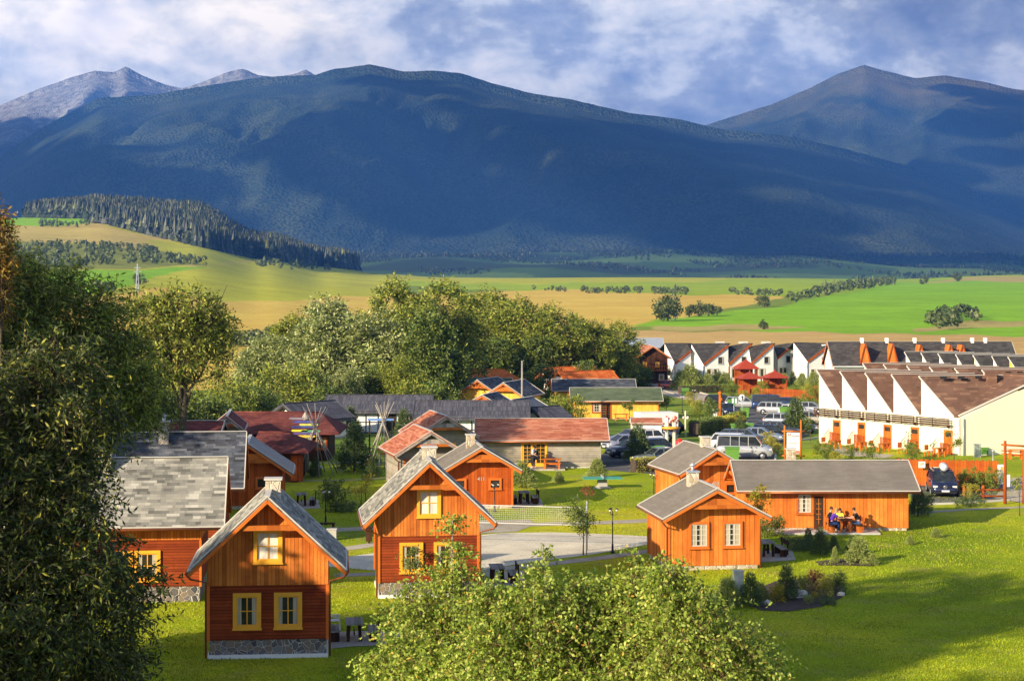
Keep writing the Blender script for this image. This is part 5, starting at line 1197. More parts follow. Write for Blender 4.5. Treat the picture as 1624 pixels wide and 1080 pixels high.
    if roofbox:
        m=MB(); m.lathe([(0,-.95),(.2,-.85),(.27,-.5),(.28,.4),(.2,.85),(0,.9)],(x2*.2-.1,.1,H+.2),14,axis='x'); o=m.build('roof_box',plain('silver_roof_box',(.55,.57,.6),.35,.05),r); 
        m=MB(); 
        for x in (.3,-.7): m.box((x-.03,-tw,H),(x+.03,tw,H+.05))
        m.build('roof_rack',M['black'],r)
        m=MB(); m.lathe([(.10,0),(.13,0),(.13,.02),(.10,.02)],(h+.012,0,hood-.22),18,axis='x'); 
        m.beam((h+.03,-.07,hood-.18),(h+.03,.07,hood-.20),.02,.03); m.beam((h+.03,.07,hood-.24),(h+.03,-.07,hood-.26),.02,.03); m.beam((h+.03,-.06,hood-.18),(h+.03,.06,hood-.26),.02,.03); m.build('emblem',M['rim'],r)
    return r
SIL=(.55,.56,.57);DG_=(.07,.075,.085);NAV=(.015,.02,.06);BLK=(.012,.012,.015);WHT=(.72,.72,.70);GRY=(.20,.21,.22);BLU=(.03,.06,.16);RED=(.62,.06,.02)
car('navy minivan facing the camera with a silver roof box, before the board fence',at(1494,131.6),R(-97),'mpv',NAV,roofbox=True,metal=.3)
car('silver passenger van parked behind cabin 403',at(1181,156.5),R(-10),'van',SIL)
car('white estate car just behind the silver van',at(1168,164),R(-12),'wagon',WHT,metal=.1)
car('dark grey estate car, second behind the silver van',at(1180,169),R(-14),'wagon',DG_)
car('silver blue saloon nose right, third behind the silver van',at(1203,173),R(-14),'saloon',(.35,.40,.48))
car('dark grey estate car parked on the right by the information board',at(1232,182),R(-18),'wagon',(.09,.09,.11))
car('blue grey saloon behind the dark estate car near the green container',at(1262,188),R(-14),'saloon',(.16,.22,.27))
car('white hatchback behind the green waste container near the cream terrace',at(1262,219),R(-14),'hatch',WHT,metal=.1)
car('silver estate car left behind the white hatchback',at(1232,225),R(-16),'wagon',SIL)
car('dark blue van at the back of the car park below the red gazebos',at(1222,234),R(-8),'van',BLU)
car('silver car at the far right of the back row by the bushes',at(1284,226),R(-16),'hatch',(.45,.47,.5))
car('black estate car behind the carved post',at(1145,246),R(-6),'wagon',BLK,metal=.2)
car('navy saloon facing the camera beside the carved post',at(1154,222),R(-86),'saloon',(.02,.03,.09))
car('small bright red hatchback on the upper road',at(1064,303),R(-8),'hatch',RED,metal=.1)
car('lilac silver hatchback nose left, leftmost of the cars beside the grey cabin',at(991,163),R(203),'hatch',(.42,.42,.50))
car('dark navy saloon with a white plate, nearest of the left parked cars',at(1003,158),R(206),'saloon',(.03,.035,.07))
car('white hatchback among the left parked cars',at(1018,169),R(200),'hatch',WHT,metal=.1)
car('silver estate car at the back of the left parked cars',at(1030,175),R(200),'wagon',SIL)
car('dark maroon car beside the cream columns',at(1040,180),R(198),'hatch',(.06,.01,.012))
car('blue black hatchback right of the small pine among the left cars',at(1027,159),R(200),'hatch',(.03,.045,.09))
car('grey green saloon half hidden behind cabin 403 roof',at(1048,151),R(200),'saloon',(.22,.26,.25))
for l,px,Y,hd,k,c in (('black hatchback right of the dark maroon car',1052,186,199,'hatch',BLK),('grey saloon nose left behind the lilac silver hatchback',1003,170,203,'saloon',GRY),('silver hatchback between the blue saloon and the white hatchback rows',1240,199,-14,'hatch',SIL),
    ('pale gold estate car at the right end of the middle row',1282,203,-14,'wagon',(.5,.45,.35)),('dark blue hatchback beside the dark blue van',1252,238,-10,'hatch',BLU),('silver estate car between the black estate and the navy saloon',1178,240,-10,'wagon',SIL),('black hatchback behind the silver blue saloon',1222,176.5,-14,'hatch',BLK)):
    car(l,at(px,Y),R(hd),k,c)
# ---------------------------------------------------------------- people
def skin_mesh(name,J,E,Rr,mat,par,sub=2,extra=None):
    me=bpy.data.meshes.new('tmp'); keys=list(J); me.from_pydata([J[k] for k in keys],[(keys.index(a),keys.index(b)) for a,b in E],[])
    o=bpy.data.objects.new('tmp',me); COL.objects.link(o); sk=o.modifiers.new('s','SKIN'); sk.use_smooth_shade=True
    for i,k in enumerate(keys): rr=Rr[k]; o.data.skin_vertices[0].data[i].radius=(rr,rr) if not isinstance(rr,tuple) else rr; o.data.skin_vertices[0].data[i].use_root=(i==0)
    sb=o.modifiers.new('u','SUBSURF'); sb.levels=sub; sb.render_levels=sub
    dg=bpy.context.evaluated_depsgraph_get(); me2=bpy.data.meshes.new_from_object(o.evaluated_get(dg)); bpy.data.objects.remove(o)
    m=MB(); m.add([v.co for v in me2.vertices],[tuple(p.vertices) for p in me2.polygons],0,True)
    if extra: extra(m)
    return m.build(name,mat,par)
def person(label,P,rz,J,shirt,trouser,hair,shoe=(.6,.6,.6),skin=(.55,.30,.19),long_tr=True,short_sl=True,scale=1.0):
    r=empty('person',label,'person',P,rz,None); r.scale=(scale,)*3
    j={k:Vector(v) for k,v in J.items()}
    E=[('pelvis','waist'),('waist','chest'),('chest','neck'),('neck','head'),('head','crown')]
    R_={'pelvis':.135,'waist':.12,'chest':.135,'neck':.05,'head':.085,'crown':.07}
    for s in 'LR':
        E+=[('chest','sh'+s),('sh'+s,'el'+s),('el'+s,'wr'+s),('wr'+s,'ha'+s),('pelvis','hp'+s),('hp'+s,'kn'+s),('kn'+s,'an'+s),('an'+s,'to'+s)]
        R_.update({'sh'+s:.062,'el'+s:.045,'wr'+s:.03,'ha'+s:.028,'hp'+s:.095,'kn'+s:.062,'an'+s:.04,'to'+s:.03})
    f=(j['nose']-j['head']).normalized(); side=f.cross(ZV).normalized(); hc=(j['head']+j['crown'])/2
    def face(m):
        m.ball(hc+f*.095-ZV*.01,.018,0,6,5,(1,1,1.4)); 
        for s in (-1,1): m.ball(hc+side*s*.088-ZV*.01,.022,0,6,5,(.6,.9,1.4))
        for s in 'LR':
            h=j['ha'+s]; d=(h-j['wr'+s]).normalized(); q=d.cross(ZV); q=q.normalized() if q.length>.1 else Vector((1,0,0))
            for k in range(4): m.tube([h+q*(k-1.5)*.02-d*.01,h+q*(k-1.5)*.022+d*.045,h+q*(k-1.5)*.022+d*.075-ZV*.015],[.010,.009,.007],5)
            m.tube([h-q*.03-d*.03,h-q*.055+d*.015],[.011,.008],5)
    body={k:v for k,v in j.items() if k!='nose'}
    skm=plain('skin',skin,.55,.05)
    skin_mesh('body',{'pelvis':body.pop('pelvis'),**body},E,R_,skm,r,2,face)
    m=MB()
    for s in (-1,1): m.ball(hc+f*.082+side*s*.032+ZV*.012,.011,0,6,5)
    m.build('eyes',M['black'],r)
    # shirt
    ks=['waist','chest','shL','shR','elL','elR','pelvis']; ee=[('waist','chest'),('waist','pelvis'),('chest','shL'),('chest','shR')]
    jj={k:j[k] for k in ('waist','pelvis','chest','shL','shR')}; rr={'waist':.145,'pelvis':.14,'chest':.155,'shL':.08,'shR':.08}
    for s in 'LR': 
        jj['el'+s]=j['sh'+s].lerp(j['el'+s],.75 if short_sl else 1); rr['el'+s]=.066; ee.append(('sh'+s,'el'+s))
    jj['cn']=j['chest'].lerp(j['neck'],.6); rr['cn']=.075; ee.append(('chest','cn'))
    skin_mesh('shirt',jj,ee,rr,plain('shirt_cloth',shirt,.85,.12,12),r)
    jj={'pelvis':j['pelvis']-ZV*.02}; rr={'pelvis':.152}; ee=[]
    for s in 'LR':
        jj['hp'+s]=j['hp'+s];rr['hp'+s]=.112;jj['kn'+s]=j['kn'+s];rr['kn'+s]=.08; ee+=[('pelvis','hp'+s),('hp'+s,'kn'+s)]
        if long_tr: jj['an'+s]=j['kn'+s].lerp(j['an'+s],.9); rr['an'+s]=.06; ee.append(('kn'+s,'an'+s))
    skin_mesh('trousers',jj,ee,rr,plain('trouser_cloth',trouser,.9,.12,12),r)
    for s in 'LR':
        m=MB(); a,t=j['an'+s],j['to'+s]; d=(t-a); d.z=0; d.normalize(); m.ball((a+t)/2-ZV*.01,.052,0,10,8,(.8+abs(d.x)*1.1,.8+abs(d.y)*1.1,.85)); m.build('shoe',plain('shoe',shoe,.6,.1),r)
    m=MB(); m.ball(hc-f*.018+ZV*.028,.103,0,12,8,(1,1,1.05)); hb=m.build('hair',plain('hair',hair,.8,.2,20),r)
    # keep the hair off the face
    hb.data.polygons.foreach_get
    return r
def seated(side=1,lean=.18,arm='table'):
    "facing +x, seat height .46"
    J={'pelvis':(0,0,.56),'waist':(.03,0,.74),'chest':(.03+lean*.6,0,.98),'neck':(.03+lean,0,1.16),'head':(.05+lean*1.25,0,1.25),'crown':(.055+lean*1.3,0,1.37),'nose':(.25+lean,0,1.24)}
    for s,y in (('L',.16),('R',-.16)):
        J['sh'+s]=(.03+lean*.75,y*1.15,1.06); J['el'+s]=(.20+lean,y*1.4,.84); J['wr'+s]=(.44+lean,y*.8,.83); J['ha'+s]=(.52+lean,y*.65,.835)
        J['hp'+s]=(.06,y*.62,.53); J['kn'+s]=(.46,y*.8,.52); J['an'+s]=(.46+.05*(1 if s=='L' else -1),y*.8,.09); J['to'+s]=(.62,y*.85,.05)
    return J
TB=at(1338.5,112.0); TB.z=.10
table_thing('brown plank table with people around it at the long orange cabin',TB,0,1.25,.72,.76,mat='beam',top='darkwood')
bench_thing('brown bench with backrest left of the occupied table',TB+Vector((-.82,0,0)),math.pi,1.25,True,mat='beam',top='darkwood')
bench_thing('brown bench with backrest right of the occupied table',TB+Vector((.82,0,0)),0,1.25,True,mat='beam',top='darkwood')
person('person in black shirt seated at the rear of the left bench',TB+Vector((-.86,.36,0)),R(-6),seated(lean=.1),(.012,.012,.014),(.02,.02,.03),(.06,.03,.02))
person('person in purple shirt and blue jeans leaning on the table, left front',TB+Vector((-.84,-.36,0)),R(4),seated(lean=.24),(.09,.03,.36),(.02,.04,.13),(.35,.24,.12),shoe=(.55,.30,.19))
J=seated(lean=.05); person('person in yellow-green shirt behind the table, facing the camera',TB+Vector((-.15,.62,0)),R(-90),J,(.62,.66,.08),(.05,.05,.08),(.03,.015,.01),scale=.92)
J=seated(lean=.2); J['anL']=(.82,.1,.12); J['toL']=(.97,.1,.07)
person('person in black shirt and denim shorts on the right bench facing left',TB+Vector((.86,-.1,0)),R(180),J,(.014,.013,.012),(.05,.09,.18),(.05,.025,.015),long_tr=False)
ST={'pelvis':(0,0,.93),'waist':(0,0,1.08),'chest':(.02,0,1.32),'neck':(.03,0,1.50),'head':(.06,0,1.60),'crown':(.07,0,1.72),'nose':(.25,0,1.59)}
for s,y in (('L',.16),('R',-.16)):
    ST['sh'+s]=(.02,y*1.2,1.42); ST['el'+s]=(.08,y*1.5,1.16); ST['wr'+s]=(.28,y*1.3,1.02); ST['ha'+s]=(.36,y*1.2,1.0); ST['hp'+s]=(0,y*.6,.90); ST['kn'+s]=(.03+(.06 if s=='L' else -.02),y*.65,.50); ST['an'+s]=(-.02+(.1 if s=='L' else -.05),y*.7,.09); ST['to'+s]=(.13+(.1 if s=='L' else -.05),y*.8,.04)
p=Vector((X_(845.5,147.8),147.8,.12)); person('person in white shirt and dark shorts standing at the amber doors',p,R(-20),ST,(.75,.75,.78),(.03,.03,.035),(.04,.02,.015),long_tr=False)
J=seated(lean=.12); p=Vector((X_(854.5,148.0),148.0,.12+.12)); 
J2={k:(Vector(v)+Vector((0,0,.28)) if k[:2] not in('an','to') else Vector(v)) for k,v in J.items()}
person('person in dark clothes perched on the edge of the orange table',p+Vector((-.12,-.1,-.12)),R(-150),J2,(.015,.015,.02),(.02,.02,.025),(.015,.01,.01))
M['twig']=plain('reddish_birch_twig',(.20,.11,.06),.8,.2,6)
# ---------------------------------------------------------------- foliage
LM={}
LM['willow']=leafmat('willow_leaves',[(.09,.12,.03),(.20,.25,.065),(.38,.42,.13),(.62,.63,.32)],.3)
LM['dark']=leafmat('dark_green_leaves',[(.045,.075,.016),(.08,.13,.026),(.16,.22,.04),(.28,.31,.06)],.25)
LM['olive']=leafmat('olive_leaves',[(.07,.11,.015),(.16,.21,.028),(.30,.34,.045),(.52,.50,.09)],.3)
LM['yellow']=leafmat('yellowing_leaves',[(.16,.18,.02),(.34,.33,.03),(.52,.44,.04),(.60,.36,.04)],.4)
LM['birch']=leafmat('birch_leaves',[(.10,.17,.022),(.25,.36,.042),(.45,.55,.085),(.66,.69,.18),(.70,.42,.05)],.45,pts=[.02,.35,.70,.97,.998])
LM['near']=leafmat('ash_leaves',[(.02,.035,.008),(.045,.07,.014),(.10,.13,.022),(.50,.46,.07)],.2,pts=[.02,.45,.85,.99])
LM['rust']=leafmat('rusty_leaves',[(.10,.06,.015),(.26,.13,.025),(.40,.25,.04),(.12,.14,.03)],.25)
LM['pine']=leafmat('pine_needles',[(.05,.09,.025),(.10,.15,.04),(.18,.23,.07)],.15)
LM['pinel']=leafmat('bright_pine_needles',[(.16,.22,.05),(.30,.36,.09),(.44,.46,.13)],.2)
LM['hedge']=leafmat('hedge_leaves',[(.10,.15,.02),(.18,.25,.03),(.32,.34,.05)],.25)
LM['hedgey']=leafmat('golden_hedge_leaves',[(.26,.26,.03),(.42,.40,.05),(.55,.46,.07)],.3)
LM['red']=leafmat('red_leaves',[(.25,.05,.03),(.4,.12,.06),(.3,.18,.06)],.3)
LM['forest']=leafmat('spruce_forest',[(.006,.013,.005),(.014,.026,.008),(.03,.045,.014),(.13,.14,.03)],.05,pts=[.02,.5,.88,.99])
LM['scrub']=leafmat('scrub_leaves',[(.05,.075,.025),(.10,.13,.04),(.16,.19,.06)],.2)
def unit(v): return v/np.maximum(np.linalg.norm(v,axis=-1,keepdims=True),1e-6)
def leaf_quads(P,D,L,Wd,rs):
    n=len(P); S=unit(np.cross(D,rs.normal(size=(n,3)))); L=L*rs.uniform(.5,1.4,(n,1)); 
    a=P; b=P+D*L*.5+S*Wd/2; c=P+D*L; d=P+D*L*.5-S*Wd/2
    V=np.stack([a,b,c,d],1).reshape(-1,3); F_=np.arange(n*4).reshape(-1,4); return V,F_
TW={}
def sprays(lobes,ntw,nl,ltw,leaf,ratio,rs,droop=.3,shell=.72,updir=.15,inner=.12,clump=30,rc=.20):
    "twigs with leaves along them, spread through the shell of the crown's lobes"
    lob=np.array(lobes,float); vol=(lob[:,3]*lob[:,4]+lob[:,4]*lob[:,5]+lob[:,3]*lob[:,5]); vol=vol**(.82 if clump==12 else 1); pr=vol/vol.sum()
    idx=rs.choice(len(lob),ntw,p=pr); dirs=unit(rs.normal(size=(ntw,3))); r=np.where(rs.rand(ntw)<inner,rs.uniform(.2,shell,ntw),rs.uniform(shell,1.0,ntw))
    # lumpy shell
    lump=1+.16*np.sin(dirs[:,0]*5+idx)*np.sin(dirs[:,1]*6+idx*2)+.10*np.sin(dirs[:,2]*11+idx)
    O=lob[idx,:3]+dirs*lob[idx,3:6]*(r*lump)[:,None]
    if clump:
        nc=max(5,int(ntw/clump)); ci=rs.randint(0,nc,ntw); Cn=O[ci]; sel=rs.rand(ntw)>.10
        O2=Cn+rs.normal(size=(ntw,3))*lob[idx[ci],3:6]*rc*rs.uniform(.4,1.3,(nc,1))[ci]; O=np.where(sel[:,None],O2,O); idx=np.where(sel,idx[ci],idx); dirs=np.where(sel[:,None],unit(dirs[ci]+unit(O2-Cn)*.8),dirs)
    # drop twigs buried deep inside a neighbouring lobe
    keep=np.ones(ntw,bool)
    for k in range(len(lob)):
        q=(((O-lob[k,:3])/lob[k,3:6])**2).sum(1); keep&=~((q<.30)&(idx!=k)&(rs.rand(ntw)<.8))
    O=O[keep]; dirs=dirs[keep]; m=len(O)
    T=unit(dirs*.8+rs.normal(size=(m,3))*.55+np.array([0,0,updir]))
    t=(np.arange(nl)+.5)/nl; ll=ltw*rs.uniform(.5,1.4,(m,1,1))
    Pt=O[:,None,:]+T[:,None,:]*t[None,:,None]*ll+np.array([0,0,-1.])*(t**2)[None,:,None]*ll*droop
    tw=np.maximum(leaf*.045,.002); e=unit(np.cross(T,rs.normal(size=(m,3))))*tw; q0=O-T*ll[:,0]*.35; q1=O+T*ll[:,0]*.55+np.array([0,0,-1.])*.3*ll[:,0]*droop; q2=O+T*ll[:,0]+np.array([0,0,-1.])*ll[:,0]*droop
    TW['v']=np.stack([q0-e,q0+e,q1+e*.7,q1-e*.7,q2+e*.3,q2-e*.3],1).reshape(-1,3); b=np.arange(m)[:,None]*6; TW['f']=np.concatenate([b+np.array([[0,1,2,3]]),b+np.array([[3,2,4,5]])],0)
    side=unit(np.cross(T,rs.normal(size=(m,3)))); sg=np.where(np.arange(nl)%2,1,-1)
    D=unit(T[:,None,:]*.6+side[:,None,:]*sg[None,:,None]*.8+rs.normal(size=(m,nl,3))*.45+np.array([0,0,-droop*.8]))
    Pt=Pt.reshape(-1,3); D=D.reshape(-1,3)
    return leaf_quads(Pt,D,leaf,leaf*ratio,rs),O
def crown_obj(name,VF,mat,par): return np_mesh(name,VF[0],VF[1],mat,par)
def trunk_obj(base,top,rad,lobes,par,rs,nb=9,mat='bark',rb=.3):
    m=MB(); base=Vector(base); top=Vector(top); mid=base.lerp(top,.5)+Vector((rs.uniform(-.3,.3)*rad*3,rs.uniform(-.3,.3)*rad*3,0))
    m.tube([base-ZV*.3,base+ZV*.3,mid,top],[rad*1.35,rad,rad*.7,rad*.08],9)
    L_=[lobes[i] for i in rs.permutation(len(lobes))[:nb]] if len(lobes)>nb else lobes
    for l in L_:
        c=Vector(l[:3]); s=base.lerp(top,float(rs.uniform(.3,.75))); 
        if c.z<s.z: s=base.lerp(top,.3)
        q=s.lerp(c,.5)+Vector((0,0,-.08*(c-s).length)); m.tube([s,q,c],[rad*.42,rad*.28,rad*.12],6)
        for k in range(2):
            e=c+Vector(tuple(rs.normal(size=3)*np.array(l[3:6])*.6)); m.tube([q.lerp(c,.5),e],[rad*.16,rad*.05],5)
    return m.build('trunk',M[mat],par)
def tree_px(name,label,Y,lobes_px,leafm,ntw,nl,ltw,leaf,ratio,trunk,seed,group=None,cat='tree',droop=.3,dy=None,tr=.25,bark='bark',inner=.12,ysq=1.0,top=None,nb=9):
    "a tree whose crown lobes are given as (photo x, photo y, radius) at distance Y"
    rs=np.random.RandomState(seed); s=Y/F; tx=X_(trunk,Y); g=gz(tx,Y); root=empty(name,label,cat,(tx,Y,g),0,group)
    lob=[]
    for l in lobes_px:
        px,py,r=l[:3]; o=l[3] if len(l)>3 else rs.uniform(-.6,.6)*r*s; R1=r*s
        lob.append((X_(px,Y)-tx,o,Z_(py,Y)-g,R1,R1*ysq,R1*(l[4] if len(l)>4 else .95)))
    (V,Fc),O=sprays(lob,ntw,nl,ltw,leaf,ratio,rs,droop,inner=inner,clump=12 if leafm=='birch' else 30)
    crown_obj('crown',(V,Fc),LM[leafm],root)
    tag(np_mesh('twigs',TW['v'],TW['f'],M['twig' if leafm=='birch' else 'bark'],root),kind='stuff')
    hz=max(l[2] for l in lob) if top is None else top; tl=max(lob,key=lambda l:l[2])
    trunk_obj((0,0,0),(tl[0]*.8,0,hz),tr,lob,root,rs,mat=bark,nb=nb)
    return root
# --- the willow belt behind the village: three built crowns, then copies
def willow_proto(label,seed,mat,X,Y,shape):
    rs=np.random.RandomState(seed); root=empty('willow_tree',label,'tree',(X,Y,gz(X,Y)),0,'willows and shrubs behind the village')
    lob=[]
    for k in range(shape[0]):
        a=rs.uniform(0,6.28); q=rs.uniform(0,.62)*shape[1]; z=rs.uniform(.30,.86)*shape[2]; r=shape[1]*rs.uniform(.34,.52)*(1.12-.5*abs(z/shape[2]-.5))
        lob.append((math.cos(a)*q,math.sin(a)*q,z,r,r,r*1.25))
    lob.append((0,0,shape[2]-shape[1]*.45,shape[1]*.42,shape[1]*.42,shape[1]*.5)); lob.append((0,0,shape[2]*.5,shape[1]*.7,shape[1]*.7,shape[2]*.32))
    VF,O=sprays(lob,shape[3],7,1.3,.44,.46,rs,.18,updir=.5,inner=.25,rc=.17); crown_obj('crown',VF,LM[mat],root)
    trunk_obj((0,0,0),(0,0,shape[2]*.75),.38,lob,root,rs); return root
WL=lambda px,Y,h: (X_(px,Y),Y,gz(X_(px,Y),Y),h)
P1=willow_proto('tall pale silvery willow, the brightest in the middle of the belt',11,'willow',X_(512,232),232,(13,5.2,12.4,5200))
P2=willow_proto('dark olive willow with a rounded top right of the silvery one',22,'olive',X_(622,240),240,(12,5.2,15.6,2900))
P3=willow_proto('very dark bushy willow in the middle of the belt above the green roof',33,'dark',X_(690,226),226,(11,4.2,10.8,4200))
G_W='willows and shrubs behind the village'
for P,px,Y,sc,rz,lab in ((P1,566,243,0.82,1.2,'silvery green willow rising behind the brightest one'),(P2,470,250,0.71,2.2,'olive willow on the left shoulder of the belt'),(P1,430,262,0.63,3.0,'thin pale willow at the left end of the belt by the gold field'),
   (P2,655,254,0.80,.7,'olive willow behind the very dark one'),(P1,735,302,0.91,4.0,'silvery willow left of the twin olive crowns'),(P2,775,296,0.95,5.0,'large olive willow in the right half of the belt'),(P2,826,290,0.87,3.6,'olive willow, left neighbour of the last large crown'),
   (P2,872,287,0.80,1.1,'last large olive willow before the gap'),(P3,720,280,0.74,2.0,'dark willow in the shade above the orange tiles'),(P3,790,282,0.70,1.0,'dark low willow behind the orange tiled roof'),(P3,850,284,0.70,2.6,'dark low willow behind the stepped orange roofs'),
   (P2,940,290,0.65,.3,'olive willow standing alone right of the belt'),(P2,985,296,0.65,2.9,'rightmost tall willow before the pale field'),(P3,965,300,0.55,1.9,'dark willow between the two separate right ones'),(P1,455,216,0.43,.8,'low bright willow bush at the left foot of the belt'),
   (P1,500,212,0.39,2.8,'low bright willow bush behind the thatched gable'),(P1,548,214,0.43,4.8,'low pale willow bush behind the timber-framed house'),(P3,600,218,0.48,.9,'low dark willow behind the timber-framed house'),(P2,640,214,0.43,3.3,'low olive willow right behind the timber-framed house'),
   (P2,700,252,.98,5.5,'olive willow filling the belt above the tall wooden post'),(P1,603,229,.86,2.5,'pale willow low in front of the dark rounded one'),(P1,528,254,.98,1.9,'silvery willow behind the two brightest ones'),(P2,908,296,.72,4.4,'small olive willow at the gap right of the belt'),(P1,420,238,.66,5.6,'small silvery willow at the left foot of the belt'),(P3,655,236,.9,4.1,'dark willow low behind the timber-framed houses'),
   (P3,585,248,0.82,.2,'dark willow in the gap between the silvery crowns')):
    dup(P,(X_(px,Y),Y,gz(X_(px,Y),Y)),rz,lab,G_W,(sc*1.34,sc*1.34,sc*1.02))
# --- bushes: built once each, then copied
def bush_proto(name,label,mat,lob,ntw,nl,ltw,leaf,ratio,seed,loc,group,stem=.05,droop=.15,cat='bush'):
    rs=np.random.RandomState(seed); r=empty(name,label,cat,loc,0,group); VF,O=sprays(lob,ntw,nl,ltw,leaf,ratio,rs,droop,updir=.4,inner=.25); crown_obj('foliage',VF,LM[mat],r)
    m=MB(); t=Vector((0,0,max(l[2] for l in lob)))
    m.tube([(0,0,-.1),(0,0,t.z*.5),t],[stem,stem*.8,stem*.3],6)
    for l in lob: m.tube([(0,0,t.z*.15),Vector(l[:3])],[stem*.6,stem*.2],5)
    m.build('stem',M['bark'],r); return r
def pos(px,py): return gp(px,py)
G_B='shrubs in the belt below the willows'
S1=bush_proto('shrub','dense dark shrub left of the small thatched gable','dark',[(0,0,1.8,1.9,1.9,1.7),(1.2,.3,1.3,1.3,1.3,1.2),(-1.3,0,1.5,1.4,1.4,1.4)],900,6,.7,.26,.45,41,at(430,196),G_B,.08)
S2=bush_proto('shrub','olive shrub at the left of the shrub belt','olive',[(0,0,1.9,1.7,1.7,1.8),(.9,.3,2.6,1.2,1.2,1.3),(-1.0,0,1.5,1.4,1.4,1.3)],850,6,.8,.26,.42,42,at(395,204),G_B,.08)
k=0
for P,px,Y,sc,lab in ((S1,215,150,1.6,'big dark shrub above the slate blue roof, far left'),(S1,262,158,1.5,'big dark shrub above the slate blue roof chimney'),(S2,300,168,1.3,'olive shrub above the maroon roof strip'),(S1,335,160,1.25,'dark shrub behind the narrow grey gabled annex'),
    (S2,365,186,1.3,'olive shrub behind the maroon hipped roof'),(S1,235,190,1.9,'broad dark shrub behind the loose willow trunks'),(S1,395,190,1.2,'dark shrub beside the small thatched gable'),(S2,450,205,1.5,'bright olive shrub below the belt left of the thatch'),(S2,495,206,1.5,'bright olive shrub behind the thatched gable'),
    (S1,525,200,1.1,'dark shrub at the left end of the timber-framed house'),(S1,700,202,1.2,'dark shrub left of the yellow cabins'),(S1,690,232,1.2,'dark shrub beside the yellow green roofed cabin'),(S2,660,202,1.1,'olive shrub behind the thatched houses'),(S1,865,262,1.3,'dark shrub under the stepped orange roofs'),
    (S1,1000,312,1.4,'dark hedge shrub before the brown log house'),(S1,980,306,1.5,'dark shrub left of the brown log houses'),(S1,945,300,1.4,'dark shrub under the rightmost willows'),(S1,920,280,1.3,'dark shrub behind the stepped orange roofs'),(S2,885,200,.75,'light shrub in front of the yellow cabin gable'),(S2,903,198,.8,'light leafy shrub at the corner of the yellow cabin'),(S1,858,196,.8,'dark shrub right of the small thatched porch'),
    (S1,1018,305,.9,'dark shrub at the foot of the balcony house'),(S1,1048,318,.8,'clipped green shrub between balcony house and white terrace')):
    dup(P,at(px,Y),k*1.3,lab,G_B,sc); k+=1
# --- garden conifers
def cone_lobes(h,r,n=6,rs=None):
    return [(0,0,h*(i+.35)/n,r*(1-i/n)*.95+.04,r*(1-i/n)*.95+.04,h/n*.8) for i in range(n)]
def conifer_proto(label,h,r,mat,seed,loc,group,leaf=.07,ntw=700,name='conifer'):
    rs=np.random.RandomState(seed); root=empty(name,label,'conifer',loc,0,group); T=[];D=[]
    n=ntw; z=rs.beta(1.1,1.6,n)*h*.97+.03*h; a=rs.uniform(0,6.28,n); rr=r*(1-z/h)*rs.uniform(.25,1.0,n)*(1+.25*np.sin(a*5+z*7))
    O=np.stack([np.cos(a)*rr,np.sin(a)*rr,z],1); T=unit(np.stack([np.cos(a),np.sin(a),rs.uniform(.1,.9,n)],1)+rs.normal(size=(n,3))*.25)
    t=(np.arange(6)+.5)/6; Pt=O[:,None,:]+T[:,None,:]*t[None,:,None]*r*.32; Dd=unit(T[:,None,:]+rs.normal(size=(n,6,3))*.6)
    V,Fc=leaf_quads(Pt.reshape(-1,3),Dd.reshape(-1,3),leaf,leaf*.35,rs); np_mesh('foliage',V,Fc,LM[mat],root)
    m=MB(); m.tube([(0,0,-.1),(0,0,h*.9)],[.05*h/2+.01,.01],6); m.build('stem',M['bark'],root); return root
G_C='garden conifers and saplings'
PA=conifer_proto('bright bushy dwarf pine, the largest lit one on the slope',1.35,.78,'pinel',51,gp(1362,893),G_C,.11,800)
PB=conifer_proto('dark pointed pine at the left of the garden bed',1.6,.62,'pine',52,gp(1248,950),G_C,.10,800)
